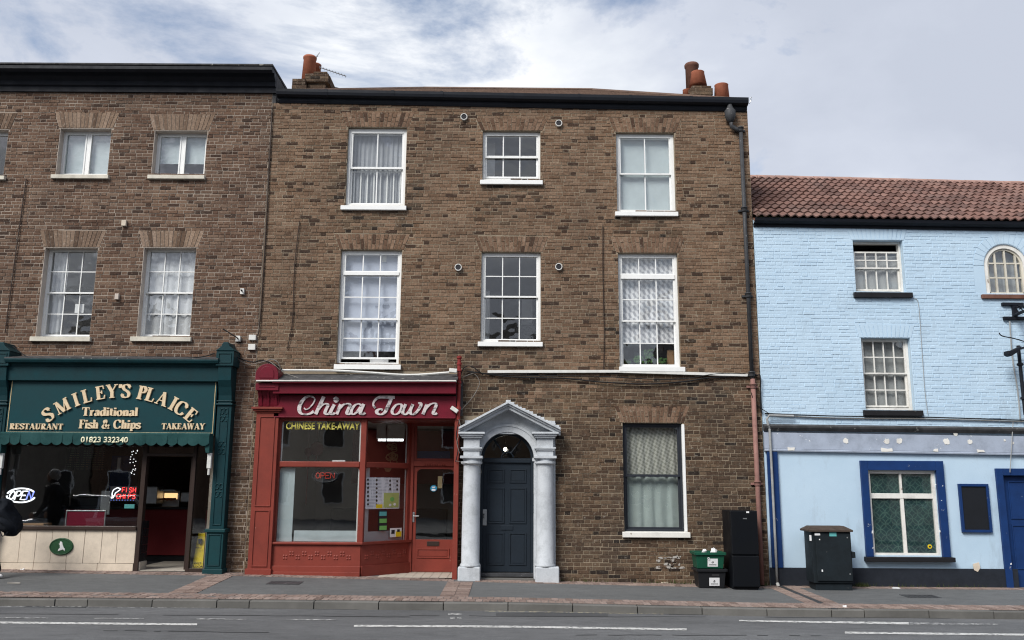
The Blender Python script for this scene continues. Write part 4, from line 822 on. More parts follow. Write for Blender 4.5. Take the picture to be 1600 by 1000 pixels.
# cornice, frieze and fascia
cx0, cx1 = xat(428, 600, -.3), xat(712.5, 600, -.3); zA, zB = zat(596, 430, -.42), zat(596, 712, -.42)
def bar(name, mat, parent, prof, xa, xb, za, zb2, bevel=0): return MB().profile(prof, (xa, 0, za), (xb, 0, zb2)).build(name, mat, parent, bevel)
fas_z0, fas_z1 = zat(653, 560, -.2), zat(617, 560, -.2)
cor = bar('cornice', 'burgundy', main, [(0, -.20), (-.34, -.20), (-.345, -.045), (-.385, -.03), (-.42, -.02), (-.42, 0), (0, 0)], cx0, cx1, zA, zB)
bar('cornice_edge', 'white_worn', cor, [(-.30, .001), (-.435, .001), (-.435, .022), (-.30, .022)], xat(400, 596, -.43), cx1 + .01, zA, zB)
fl1 = zat(585, 560, -.02) - zA
bar('lead_flashing', 'lead', cor, [(-.41, .024), (-.005, fl1 - .02), (-.005, fl1), (-.41, .034)], cx0 + .02, cx1 + .03, zA, zB)
sg = B('sign_board', 'burgundy', main, cx0, cx1 - .002, -.20, -.001, fas_z0, min(zA, zB) - .215, .003)
B('sign_moulding', 'burgundy', sg, cx0, cx1 - .004, -.215, -.2005, fas_z0, fas_z0 + .022)
# script lettering, traced from the sign
def sp_(q, Y=-.215): x, y = q[0] / 5 + 420, q[1] / 5 + 560; return W(x, y, Y)
def nib(th, tn): return lambda t: tn + (th - tn) * min(1, abs(t.y)) ** 1.5
SCR = [('C', [([(345, 300), (318, 296), (285, 308), (255, 343), (238, 388), (248, 426), (285, 437), (325, 430), (352, 412)], 26, 9), ([(276, 386), (290, 399), (318, 386), (348, 350), (360, 318), (345, 300)], 9, 6)]),
 ('h', [([(430, 298), (398, 368), (366, 436)], 24, 18), ([(384, 402), (412, 368), (446, 354), (462, 366), (446, 402), (440, 428), (456, 437), (474, 426)], 22, 7)]),
 ('i', [([(512, 360), (490, 402), (482, 428), (496, 437), (516, 426)], 24, 8), ([(510, 322), (525, 310), (540, 322), (525, 335), (512, 324)], 17, 17)]),
 ('n', [([(562, 358), (530, 437)], 22, 16), ([(545, 402), (580, 364), (618, 353), (634, 366), (618, 402), (610, 428), (624, 437), (642, 426)], 22, 7)]),
 ('a', [([(722, 366), (700, 355), (670, 368), (648, 402), (646, 428), (664, 436), (690, 416), (716, 380)], 20, 7), ([(742, 356), (722, 402), (716, 428), (732, 437), (754, 424)], 24, 8)]),
 ('T', [([(832, 388), (816, 362), (828, 328), (862, 304), (905, 302), (984, 304)], 12, 17), ([(958, 308), (936, 362), (908, 418), (876, 438), (848, 428), (846, 408), (870, 396), (890, 404)], 26, 8)]),
 ('o', [([(1018, 356), (992, 366), (966, 400), (966, 428), (988, 438), (1016, 424), (1038, 388), (1036, 362), (1018, 356)], 20, 7)]),
 ('w', [([(1070, 358), (1048, 406), (1050, 430), (1070, 437), (1098, 412), (1124, 362)], 22, 8), ([(1126, 358), (1106, 406), (1110, 432), (1132, 436), (1164, 408), (1188, 368), (1184, 348), (1168, 352)], 22, 8)]),
 ('n', [([(1236, 358), (1204, 437)], 22, 16), ([(1220, 402), (1254, 364), (1292, 350), (1308, 364), (1292, 402), (1284, 428), (1298, 437), (1314, 426)], 22, 7)])]
for ch_, strokes in SCR:
    b = MB()
    for k, (pts, th, tn) in enumerate(strokes): ribbon(b, smoothpts(pts, 6), nib(th * 1.15, tn * 1.35), -.222 - .0006 * k, -.2005, lambda q: sp_((q.x, q.y)))
    b.build('letter', 'script_silver', sg)
# window frame: front
wz0, wz1, wt0, wt1 = zat(848, 500), zat(653, 500), zat(730, 500), zat(721, 500)
wx0, wxm, wx1 = xat(438.5, 690), xat(563.5, 690), xat(572.5, 690)
fl_ = xat(429, 700)
sw = B('shop_window', 'brick_red', main, fl_, wx0, F, .0, wz0 - .02, wz1, .006)
B('mullion', 'brick_red', sw, wxm, wx1, F - .012, .0, wz0 - .02, wz1, .012); B('transom', 'brick_red', sw, wx0, wxm, F - .02, -.02, wt0, wt1, .014); B('head', 'brick_red', sw, wx0, wxm, F, -.02, zat(657.5, 500), wz1, .004); B('sill', 'brick_red', sw, fl_ - .0, wx1 + .01, F - .06, .05, wz0 - .03, wz0 + .012, .01)
def corner(win, x, z, r, sx, sz, y0, y1, mat, fn=None):
    pts = [(x, z)] + [(x + sx * r * (1 - math.cos(a)), z + sz * r * (1 - math.sin(a))) for a in [math.pi / 2 * k / 6 for k in range(7)]]
    b = MB().prism(pts, y0, y1)
    if fn: b.xform(fn)
    b.build('corner_fillet', mat, win)
ztp = zat(657.5, 500)
for x, s in ((wx0, 1), (wxm, -1)): corner(sw, x, ztp, .07, s, -1, F + .01, F + .05, 'brick_red'); corner(sw, x, wt0, .07, s, -1, F + .01, F + .05, 'brick_red')
up_p = MB().box(wx0, wxm, F + .04, F + .046, wt1, ztp).build('pane', 'glass_shop', sw); MB().box(wx0, wxm, F + .04, F + .046, wz0, wt0).build('pane', 'glass_shop', sw)
B('white_bead', 'white_paint', sw, wx0, wx0 + .025, F + .048, F + .062, wt1, ztp); B('white_bead', 'white_paint', sw, wxm - .028, wxm, F + .048, F + .062, wt1, ztp); B('white_bead', 'white_paint', sw, wxm - .03, wxm, F + .048, F + .062, wz0, wt0)
tx0, tz0 = W(446.5, 670.5, F + .03); tx1 = W(562, 670.5, F + .03)[0]; text_mesh('lettering', 'CHINESE TAKE-AWAY', 'yellow_print', sw, tx0, F + .036, tz0, W(500, 660, F)[1] - W(500, 671, F)[1], tx1 - tx0, .03, .002)
# stall riser, front and angled
ang0 = Vector((wx1 - .03, F, 0)); xd = xat(641, 800, YD); angv = Vector((xd - ang0.x, YD - F, 0)); AL = angv.length; av = angv / AL; an_ = Vector((av.y, -av.x, 0))
def AF(x, y, z): p = ang0 + av * x - an_ * y; return (p.x, p.y, z)       # local: x along the angled pane, y inwards
srz = wz0 - .03
sr = B('stall_riser', 'brick_red', main, fl_, wx1 - .03, F - .02, .1, -.3, srz, .004)
B('skirting', 'brick_red', sr, fl_ - .002, wx1 - .025, F - .045, F - .0195, -.3, zat(884, 480), .006); B('skirting', 'brick_red', sr, fl_ - .03, wx1 - .02, F - .075, F - .0455, -.3, zat(893, 480), .006)
MB().box(0, AL, -.015, .1, -.3, srz).xform(AF).build('angled_riser', 'brick_red', sr); MB().box(0, AL, -.04, -.0145, -.3, zat(884, 480)).xform(AF).build('angled_skirting', 'brick_red', sr); MB().box(-.02, AL, -.055, .05, srz + .001, wz0 + .013).xform(AF).build('angled_sill', 'brick_red', sw)
# pressed ornament on the riser: pairs of four-petalled flowers
def flower(cx, cz, r, fn):
    b = MB()
    for k in range(4):
        a = math.pi / 4 + k * math.pi / 2; c = (cx + r * .55 * math.cos(a), cz + r * .55 * math.sin(a)); n = 8
        b.add([(c[0] + r * .42 * math.cos(2 * math.pi * i / n), 0, c[1] + r * .42 * math.sin(2 * math.pi * i / n)) for i in range(n)] + [(c[0], -.012, c[1])], [(i, (i + 1) % n, n) for i in range(n)])
    return b.xform(fn)
zo = zat(868, 480)
for i in range(11): x = lerp(xat(446, 868), xat(545, 868), i / 10); flower(x, zo + (.03 if i % 2 else -.03), .055, lambda X, Y, Z: (X, Y + F - .021, Z)).build('ornament', 'brick_red', sr)
for i in range(8): x = lerp(.12, AL - .12, i / 7); flower(x, zo + (.03 if i % 2 else -.03), .055, lambda X, Y, Z: AF(X, Y - .016, Z)).build('ornament', 'brick_red', sr)
# angled window
def AB(name, mat, par, x0, x1, y0, y1, z0, z1, bev=.005): return MB().box(x0, x1, y0, y1, z0, z1).xform(AF).build(name, mat, par, bev)
aw = AB('angled_window', 'brick_red', main, AL - .09, AL + .02, -.01, .06, wz0, wz1); AB('transom', 'brick_red', aw, .045, AL - .09, -.02, .05, wt0, wt1, .012); AB('head', 'brick_red', aw, .045, AL - .09, 0, .06, zat(657.5, 600, .2), wz1)
for x, s in ((.045, 1), (AL - .09, -1)): corner(aw, x, zat(657.5, 600, .2), .07, s, -1, .01, .04, 'brick_red', AF); corner(aw, x, wt0, .07, s, -1, .01, .04, 'brick_red', AF)
AB('pane', 'glass_shop', aw, .045, AL - .09, .03, .036, wt1, zat(657.5, 600, .2), 0); AB('pane', 'glass_shop', aw, .045, AL - .09, .03, .036, wz0, wt0, 0); AB('white_bead', 'white_paint', aw, AL - .115, AL - .09, .038, .05, wt1, ztp); AB('white_bead', 'white_paint', aw, AL - .115, AL - .09, .038, .05, wz0, wt0)
# lobby: soffit, floor, side, door
xr_ = xat(709, 760, F)
B('soffit', 'brick_red', main, wx1 - .05, xr_ + .04, F + .005, YD + .15, wz1 - .02, wz1 + .1, 0)
B('side_post', 'brick_red', main, xr_, xat(716.5, 760, F), F - .05, YD + .1, -.3, wz1 + .001, .006)
lobz = zg(-1.4) + .012
b = MB(); ts = .15; rg = random.Random(4); lob = None
fl = MB().add([(wx1 - .05, F - .04, lobz), (xr_, F - .04, lobz), (xr_, YD + .05, lobz), (xd - .05, YD + .05, lobz)], [(0, 1, 2, 3)]).build('lobby_floor', 'paver_joint', main)
i = 0
xx = wx1 - .03
while xx < xr_ - .02:
    yy = F - .035
    while yy < YD:
        mx = xx + ts / 2; lim = ang0.x + (yy + ts * .5 - F) / (YD - F) * (xd - ang0.x)
        if mx > lim + .06: B('floor_tile', 'floor_tile', fl, xx, min(xx + ts - .006, xr_), yy, yy + ts - .006, lobz - .005, lobz + .006, .001)
        yy += ts
    xx += ts
dx0, dx1 = xat(640.5, 800, YD), xr_
zf0, zf1, zt0_, zt1_ = zat(722, 675, YD), zat(655, 675, YD), zat(727, 675, YD), zat(722, 675, YD)
df = MB().box(dx0, dx0 + .05, YD - .03, YD + .07, -.2, wz1).box(dx1 - .03, dx1, YD - .03, YD + .07, -.2, wz1).box(dx0 + .05, dx1 - .03, YD - .03, YD + .07, zt0_ - .02, zt1_ + .02).box(dx0 + .05, dx1 - .03, YD - .03, YD + .07, zat(662, 675, YD), wz1).build('door_frame', 'brick_red', main, .006)
q0, q1, qz0, qz1 = dx0 + .10, dx1 - .05, zat(717, 675, YD), zat(664.5, 675, YD)
ring('fanlight', 'brick_red', df, dx0 + .05, dx1 - .03, zt1_ + .021, zat(662, 675, YD) - .001, .045, YD - .01, YD + .04); MB().box(q0 - .02, q1 + .0, YD + .02, YD + .026, qz0, qz1).build('pane', 'glass_shop', df)
g0, g1, gz0, gz1 = xat(650.5, 790, YD), dx1 - .055, zat(843, 675, YD), zat(733, 675, YD); d0, d1, dz0, dz1 = dx0 + .052, dx1 - .032, lobz + .015, zt0_ - .022
sdoor = MB().box(d0, g0, YD, YD + .045, dz0, dz1).box(g1, d1, YD, YD + .045, dz0, dz1).box(g0, g1, YD, YD + .045, dz0, gz0).box(g0, g1, YD, YD + .045, gz1, dz1).build('shop_door', 'brick_red', main, .003)
for x, s in ((g0, 1), (g1, -1)): corner(sdoor, x, gz1, .08, s, -1, YD + .004, YD + .04, 'brick_red')
MB().box(g0, g1, YD + .02, YD + .026, gz0, gz1).build('pane', 'glass_shop', sdoor); PB('letter_plate', 'bronze', sdoor, 667, 686, 846, 853, YD - .012, YD + .01)
a0, a1, c0, c1 = rect(651, 702, 857, 872, YD); ring('panel_mould', 'brick_red', sdoor, a0, a1, c0, c1, .022, YD - .014, YD + .001); B('panel', 'brick_red', sdoor, a0 + .04, a1 - .04, YD - .008, YD + .001, c0 + .035, c1 - .035)
hx, hz = W(646, 808, YD); hd = MB().box(hx - .02, hx + .02, YD - .012, YD, hz - .09, hz + .09).build('door_handle', 'steel', sdoor, .004); MB().tube([(hx, YD - .01, hz + .02), (hx, YD - .05, hz + .02), (hx + .10, YD - .05, hz + .02)], .009, 8).build('lever', 'steel', sdoor)
b = MB()
for k in range(9): b.lathe((lerp(d0 + .2, d1 - .2, k / 8), YD - .04, zt0_ + .0), [(.012, 0), (.016, .012), (.006, .024)], 8)
b.build('frame_beads', 'brick_red', df)
# shop interior
room(main, wx0 - .15, xr_ + .02, lobz - .02, wz1 + .05, .02, 3.6, 'interior_grey', 'floor_tile', 'interior_white', 'shop')
B('back_panel', 'interior_red', main, -3.4, -1.0, 3.3, 3.55, 1.6, wz1); B('shop_counter', 'interior_dark', main, -3.6, -1.3, 2.3, 2.8, lobz, 1.1)
o = PB('wall_panel', 'blind_white', None, 432, 458.5, 731, 846, -.04, -.03, 0); tag(o, 'white board standing inside the left edge of the red shop window', 'panel')
o = PB('frosted_strip', 'blind_white', None, 459, 557, 829, 846, -.05, -.045, 0); tag(o, 'pale frosted strip along the bottom of the red shop window', 'window film')
o = MB().box(.05, .2, .07, .08, wz0, wt0 - .0).xform(AF).build('wall_panel', 'blind_white'); tag(o, 'white upright board inside the angled red shop window behind the menu', 'panel')
o = MB().box(.2, AL - .12, .07, .08, wz0, wz0 + .18).xform(AF).build('frosted_strip', 'blind_white'); tag(o, 'pale frosted strip below the stickers in the angled window', 'window film')
for p0, p1, lab in ((591, 603, 'short lit fluorescent tube inside the red shop'), (605, 630, 'long lit fluorescent tube inside the red shop')):
    a, c = W(p0, 687.5, 2.2), W(p1, 687.5, 2.2); t = thing('tube_lamp', lab, 'lamp', (a[0], 2.2, a[1])); MB().tube([(a[0], 2.2, a[1]), (c[0], 2.2, a[1])], .02, 8).build('tube', 'tube_light', t); B('fitting', 'white_paint', t, a[0] - .03, c[0] + .03, 2.15, 2.25, a[1] + .025, wz1 + .049)
o = PB('menu_shelf', 'paper', None, 519, 539, 719, 722.5, -.055, .05); tag(o, 'small white box on the transom of the red shop window', 'box')
def lantern(px, py, r, lab, tail):
    x, z = W(px, py, 1.2); t = thing('paper_lantern', lab, 'lantern', (x, 1.2, z)); MB().lathe((x, 1.2, z - r), [(r * .4, 0), (r * .85, r * .4), (r, r), (r * .85, r * 1.6), (r * .4, 2 * r)], 14).build('shade', 'interior_red', t, smooth=True)
    MB().tube([(x, 1.2, z - r), (x, 1.2, z - r - tail)], .014, 6).build('tassel', 'interior_red', t); MB().tube([(x, 1.2, z + r), (x, 1.2, wz1)], .004, 5).build('cord', 'interior_red', t)
lantern(495, 701, .13, 'round red paper lantern hanging high in the red shop window', .2); lantern(482, 706, .08, 'narrow red lantern with long tassel in the red shop window', .9)
# signs and prints on the glass
def oval(b, x, z, rx, rz, r, y, n=28, a0=0, a1=6.2832): b.tube([(x + rx * math.cos(lerp(a0, a1, k / n)), y, z + rz * math.sin(lerp(a0, a1, k / n))) for k in range(n + 1)], r, 6)
def led_open(px, py, w, h, y, lab, cback, cring, cols, italic, ring_r):
    x, z = W(px, py, y); t = thing('open_sign', lab, 'sign', (x, y, z - h / 2))
    n = 28; MB().prism([(x + w / 2 * 1.1 * math.cos(6.2832 * k / n), z + h / 2 * 1.15 * math.sin(6.2832 * k / n)) for k in range(n)], y + .012, y + .03).build('backboard', cback, t) if cback else None
    b = MB()
    if italic: oval(b, x, z, w / 2, h / 2, ring_r, y, 24, .5, 2.9); oval(b, x, z, w / 2, h / 2, ring_r, y, 24, 2.9 + .3, 6.0)
    else: oval(b, x, z, w / 2, h / 2, ring_r, y)
    b.build('ring', cring, t)
    GLY = {'O': [[(.5, 1), (.15, .85), (0, .5), (.15, .15), (.5, 0), (.85, .15), (1, .5), (.85, .85), (.5, 1)]], 'P': [[(0, 0), (0, 1), (.65, 1), (1, .8), (.9, .55), (.6, .45), (0, .45)]], 'E': [[(1, 1), (0, 1), (0, 0), (1, 0)], [(0, .5), (.8, .5)]], 'N': [[(0, 0), (0, 1), (1, 0), (1, 1)]]}
    lw = w * (.155 if not italic else .17); gap = w * .04; tw = 4 * lw + 3 * gap; lh = h * (.42 if not italic else .6)
    for i, c in enumerate('OPEN'):
        b = MB(); X = x - tw / 2 + i * (lw + gap)
        for s in GLY[c]: b.tube([(X + u * lw + (v - .5) * lh * (.25 if italic else 0), y, z + (v - .5) * lh) for u, v in s], ring_r * .95, 6)
        b.build('letter', cols[i], t)
led_open(508, 743, .44, .23, F + .09, 'small oval OPEN sign with dim red letters in the red shop window', 'dark_print', 'dark_frame', ['led_red_dim'] * 4, False, .009)
# menu poster on the angled pane
def APX(px, py):                        # pixel -> local (x, z) on the angled pane
    d = ray(px, py); nrm = an_; p0 = ang0 - an_ * .03; t = (p0 - CAM).dot(nrm) / d.dot(nrm); P = CAM + d * t; return (P - ang0).dot(av), P.z
def AP(name, mat, px0, px1, py0, py1, y, par=None, th=.003):
    a, c = APX(px0, (py0 + py1) / 2)[0], APX(px1, (py0 + py1) / 2)[0]; z1, z0 = APX((px0 + px1) / 2, py0)[1], APX((px0 + px1) / 2, py1)[1]
    return MB().box(a, c, y, y + th, z0, z1).xform(AF).build(name, mat, par)
mp = tag(AP('menu_poster', 'menu_print', 571, 624, 746, 795, .022), 'large printed menu poster with food photos on the angled shop window', 'poster')
AP('green_panel', 'sticker_lime', 599, 622.5, 770, 793, .019, mp); AP('yellow_panel', 'wet_yellow', 587, 597, 788, 794, .019, mp)
for cx in (574.5, 588, 609, 620):
    for k in range(7):
        if cx > 600 and k > 2: continue
        py = 749.5 + k * 6.4 + (cx - 574) * .05
        u, z = APX(cx, py); n = 10; MB().prism([(u + .022 * math.cos(6.2832 * i / n), z + .022 * math.sin(6.2832 * i / n)) for i in range(n)], .0195, .0215).xform(AF).build('food_photo', 'cabinet_rust', mp)
for (cx, cy, r) in ((612, 780, .05), (616, 788, .03), (609, 789, .03)):
    u, z = APX(cx, cy); n = 12; MB().prism([(u + r * math.cos(6.2832 * i / n), z + r * .8 * math.sin(6.2832 * i / n)) for i in range(n)], .0165, .0185).xform(AF).build('dish_photo', 'cream_white' if r < .04 else 'sticker_green', mp)
for k, (c, lab) in enumerate((('sticker_teal', 'teal hygiene rating sticker below the menu poster'), ('sticker_green', 'green hygiene rating sticker, middle one under the menu poster'), ('sticker_green', 'green hygiene rating sticker, lowest one under the menu poster'))):
    y = 797 + k * 11; o = AP('sticker', 'dark_print', 591.5, 604, y, y + 10.5, .022); tag(o, lab, 'sticker'); AP('print', c, 592.5, 603.5, y + 2.5, y + 9, .019, o)
o = AP('sticker', 'paper', 609, 627, 825, 839, .022); tag(o, 'white and yellow pair of notices at the foot of the angled window', 'sticker'); AP('yellow_half', 'wet_yellow', 618, 626.5, 830, 838.5, .019, o); AP('print', 'dark_print', 611, 616, 828, 834, .019, o); AP('print', 'dark_print', 620, 624, 827, 831, .018, o)
x, z = W(677.5, 763, YD + .015); n = 18; o = MB().prism([(x + .062 * math.cos(6.2832 * k / n), z + .058 * math.sin(6.2832 * k / n)) for k in range(n)], YD + .012, YD + .018).build('door_sticker', 'sticker_blue'); tag(o, 'round blue sticker on the glass of the red shop door', 'sticker'); B('print', 'paper', o, x - .035, x + .035, YD + .009, YD + .0115, z - .045, z - .01, 0); B('print', 'cream_white', o, x - .03, x + .03, YD + .009, YD + .0115, z + .01, z + .03, 0)
o = PB('lucky_knot', 'gold', None, 684, 691, 744, 763, YD + .12, YD + .14); tag(o, 'small gold ornament hanging behind the red shop door glass', 'ornament')
for px, py, s in ((612, 700, .14), (613, 716, .17), (588, 728, .06), (606, 733, .08)):
    x, z = W(px, py, 1.5); b = MB(); rg = random.Random(px)
    for k in range(7): a = rg.uniform(0, 6.28); oval(b, x + rg.uniform(-s, s) * .4, z + rg.uniform(-s, s) * .4, s * .4, s * .3, .008, 1.5 + k * .01, 10)
    o = b.build('gold_ornament', 'gold'); tag(o, {612: 'gold dragon ornament hanging inside the angled shop window', 613: 'larger gold knot ornament below the dragon in the angled window', 588: 'small gold charm above the menu poster, near the mullion', 606: 'small gold charm above the menu poster'}[px], 'ornament')
o = PB('banner', 'pub_blue', None, 652, 703, 705, 718, .95, .97); tag(o, 'dark blue band seen through the fanlight over the red shop door', 'banner')
# ================================================================== GREY DOORCASE
PYd = -.04
dc = B('doorcase', 'doorcase', main, W(724, 800, PYd)[0], W(749.5, 800, PYd)[0], PYd, .26, zg(-.5) - .05, W(793, 676, PYd)[1], .006)
dxr0, dxr1 = W(834, 800, PYd)[0], W(868, 800, PYd)[0]; dxl0, dxl1 = W(724, 800, PYd)[0], W(749.5, 800, PYd)[0]
B('jamb', 'doorcase', dc, dxr0, dxr1, PYd, .26, zg(.5) - .05, W(793, 676, PYd)[1], .006)
acx, acr = (W(751.5, 700, PYd)[0] + W(834, 700, PYd)[0]) / 2, (dxr0 - dxl1) / 2; asz = W(793, 717, PYd)[1]; apz = W(793, 676, PYd)[1]
# spandrel with arch cut out
N = 20; b = MB()
for k in range(N):
    a0, a1 = math.pi * k / N, math.pi * (k + 1) / N; p = [(acx + acr * math.cos(a), asz + acr * math.sin(a)) for a in (a0, a1)]
    top = asz + acr + .25
    b.add([(p[0][0], PYd + .001, p[0][1]), (p[0][0], PYd + .001, top), (p[1][0], PYd + .001, top), (p[1][0], PYd + .001, p[1][1]), (p[0][0], .26, p[0][1]), (p[1][0], .26, p[1][1])], [(0, 1, 2, 3), (0, 3, 5, 4)])
b.build('arch_spandrel', 'doorcase', dc)
for r0, r1, y0 in ((acr, acr + .10, PYd - .022), (acr + .10, acr + .14, PYd - .038)):
    b = MB()
    for k in range(N):
        a = [math.pi * k / N, math.pi * (k + 1) / N]; q = [(acx + r * math.cos(t), y, asz + r * math.sin(t)) for y in (y0, PYd + .002) for r in (r0, r1) for t in a]
        b.add(q, [(0, 1, 3, 2), (0, 4, 5, 1), (2, 3, 7, 6)])
    b.build('archivolt', 'doorcase', dc, smooth=False)
# columns
def column(pxc, pb0, pb1):
    Yc = -.13; xc_, _ = W(pxc, 800, Yc - .1); zb = zg(xc_); bz = W(pxc, 886, -.28)[1]; cz = W(pxc, 724, Yc - .13)[1]
    x0, x1 = W(pb0, 897, -.30)[0], W(pb1, 897, -.30)[0]; B('column_base', 'doorcase', dc, x0, x1, -.30, -.001, zb - .08, bz, .02)
    r = .155; MB().lathe((xc_, Yc, bz), [(r + .025, -.002), (r + .02, .03), (r, .06), (r * .99, .8), (r * .90, cz - bz - .04), (r * .90, cz - bz)], 28).build('column_shaft', 'doorcase', dc, smooth=True)
    MB().lathe((xc_, Yc, cz), [(r * .9, -.03), (r + .03, .0), (r + .03, .035), (r * .95, .04), (r * .95, .075), (r + .02, .085)], 28).build('necking', 'doorcase', dc, smooth=False)
    zz = cz + .085; lev = [(r + .035, .05), (r - .01, W(pxc, 706, Yc - .15)[1] - zz - .05), (r + .02, .03), (r + .035, .035), (r - .005, 0)]
    ztop = W(pxc, 684, -.3)[1]; b = MB(); d = [(r + .04, .045), (r - .015, .09), (r + .012, .028), (r + .03, .028), (r - .015, max(.05, ztop - zz - .191)), (r + .0, 0.0001)]
    for wd, h in d[:5]: b.box(xc_ - wd, xc_ + wd, Yc - wd * .9, -.002, zz, zz + h - .0005); zz += h
    b.build('capital_block', 'doorcase', dc, .006); b = MB()
    for i, (wd, h) in enumerate(((.02, .03), (.045, .035), (.075, .035))): b.box(xc_ - r - wd, xc_ + r + wd, Yc - r - wd, -.002, zz, zz + h - .0005); zz += h
    b.build('entablature', 'doorcase', dc, .005); return xc_, zz
cl, zl = column(735.5, 715, 750); cr, zr2 = column(852, 836.5, 874)
ex0, ex1 = W(716.5, 674, -.38)[0], W(876, 674, -.38)[0]; ap = W(794, 629, -.38); pz = (zl + zr2) / 2
def rake(t0, t1, y, nm):
    b = MB()
    for e in (ex0, ex1):
        s = 1 if e == ex0 else -1; dx, dz = ap[0] - e, ap[1] - pz - .05
        P = [(e, pz - .0 + t0), (ap[0], ap[1] - .05 + t0), (ap[0], ap[1] - .05 + t1), (e, pz + t1)]
        b.prism(P if s == 1 else P[::-1], y, .02)
    return b.build(nm, 'doorcase', dc, .004)
rake(-.055, -.001, -.30, 'pediment_bed'); rake(.0, .035, -.345, 'pediment_mould'); rake(.036, .075, -.39, 'pediment_cornice')
MB().prism([(ex0 + .08, pz - .02), (ex1 - .08, pz - .02), (ap[0], ap[1] - .10)], -.045, .02).build('tympanum', 'doorcase', dc)
B('tympanum_wall', 'doorcase', dc, dxl0 + .002, dxr1 - .002, PYd + .0005, .02, asz + acr + .2, pz + .0, 0)
B('impost', 'doorcase', dc, dxl1 - .1, dxl1 + .025, PYd - .02, .1, asz - .04, asz + .02); B('impost', 'doorcase', dc, dxr0 - .025, dxr0 + .1, PYd - .02, .1, asz - .04, asz + .02)
# broken lead bits along the right rake
b = MB(); rg = random.Random(8)
for k in range(14): t = k / 14; x = lerp(ap[0], ex1, t); z = lerp(ap[1] + .025, pz + .075, t); b.box(x - .04, x + .045, -.37 + rg.uniform(-.02, .02), -.1, z - .03, z + rg.uniform(.0, .022))
b.build('rake_capping', 'doorcase', dc, .008)
# the door itself
YDo = .16; zd0, zd1 = W(793, 893.5, YDo)[1], W(793, 723, YDo)[1]; fx0, fx1 = dxl1, dxr0
fr = MB().box(fx0 + .001, fx0 + .05, YDo - .03, .25, zd0 - .06, asz).box(fx1 - .05, fx1 - .001, YDo - .03, .25, zd0 - .06, asz).box(fx0 + .05, fx1 - .05, YDo - .04, .25, zd1, asz - .001).build('front_door_frame', 'door_navy', main, .004)
dr = B('front_door', 'door_navy', main, fx0 + .052, fx1 - .052, YDo, YDo + .05, zd0, zd1 - .004, .003)
xm = (fx0 + fx1) / 2; hw = (fx1 - fx0) / 2 - .052
for (q0, q1) in ((733, 754.5), (762, 818), (832.5, 883)):
    za_, zb_ = W(793, q1, YDo)[1], W(793, q0, YDo)[1]
    for s in (-1, 1):
        a, c = sorted((xm + s * .045, xm + s * (hw - .075))); ring('panel_mould', 'door_navy', dr, a, c, za_, zb_, .022, YDo - .013, YDo + .001); B('panel', 'door_navy', dr, a + .035, c - .035, YDo - .006, YDo + .001, za_ + .035, zb_ - .035, .004)
B('letter_plate', 'door_navy', dr, xm - .11, xm + .11, YDo - .012, YDo, W(793, 828, YDo)[1], W(793, 821, YDo)[1], .004)
PB('lock_plate', 'steel', dr, 752.5, 760.5, 796, 821, YDo - .014, YDo, .004); hx, hz = W(756, 806, YDo); MB().tube([(hx, YDo - .01, hz + .03), (hx, YDo - .06, hz + .03), (hx, YDo - .06, hz - .04)], .011, 8).build('pull_handle', 'cast_iron', dr)
PB('keeper_plate', 'door_navy', fr, 831, 834.5, 771, 802, PYd + .05, PYd + .08); B('threshold', 'cast_iron', fr, fx0, fx1, .02, .2, zd0 - .07, zd0 - .012)
B('doorstep', 'kerb_stone', main, fx0 - .01, fx1 + .01, -.10, .18, zg(0) - .1, zg(0) + .03, .01)
# fanlight: frame arc, radial bars, inner hub, panes
fan = MB(); ro, ri = acr - .002, acr - .05
for k in range(N):
    a = [math.pi * k / N, math.pi * (k + 1) / N]; fan.add([(acx + r * math.cos(t), y, asz + r * math.sin(t)) for y in (YDo - .02, YDo + .06) for r in (ri, ro) for t in a], [(0, 1, 3, 2), (0, 4, 5, 1), (2, 3, 7, 6)])
fan = fan.build('fanlight', 'door_navy', main); hub = .11
b = MB()
for t in (55, 125): t = R(t); b.tube([(acx + hub * math.cos(t), YDo + .01, asz + .015 + hub * math.sin(t)), (acx + ri * math.cos(t), YDo + .01, asz + ri * math.sin(t))], .014, 6)
oval(b, acx, asz + .015, hub, hub, .013, YDo + .01, 14, 0, math.pi); b.box(acx - ri, acx + ri, YDo - .02, YDo + .05, asz - .002, asz + .02); b.build('glazing_bars', 'door_navy', fan)
for a0, a1 in ((0, 55), (55, 125), (125, 180)):
    pts = [(acx + hub * math.cos(R(a)), asz + .015 + hub * math.sin(R(a))) for a in [lerp(a0, a1, k / 6) for k in range(7)]]; po = [(acx + ri * math.cos(R(a)), asz + ri * math.sin(R(a))) for a in [lerp(a1, a0, k / 6) for k in range(7)]]
    MB().prism(pts + po, YDo + .02, YDo + .025).build('pane', 'glass_old', fan)
MB().prism([(acx + hub * math.cos(R(a)), asz + .015 + hub * math.sin(R(a))) for a in range(0, 181, 20)], YDo + .02, YDo + .025).build('pane', 'glass_old', fan)
x, z = W(789.5, 702, 1.2); lp = thing('hall_lamp', 'small bright bulb glowing behind the fanlight of the grey doorcase', 'lamp', (x, 1.2, z)); MB().lathe((x, 1.2, z - .035), [(.012, 0), (.032, .015), (.036, .035), (.028, .058), (.01, .07)], 12).build('bulb', 'bulb', lp, smooth=True); MB().tube([(x, 1.2, z + .035), (x, 1.2, 2.9)], .006, 6).build('cord', 'cable_black', lp)
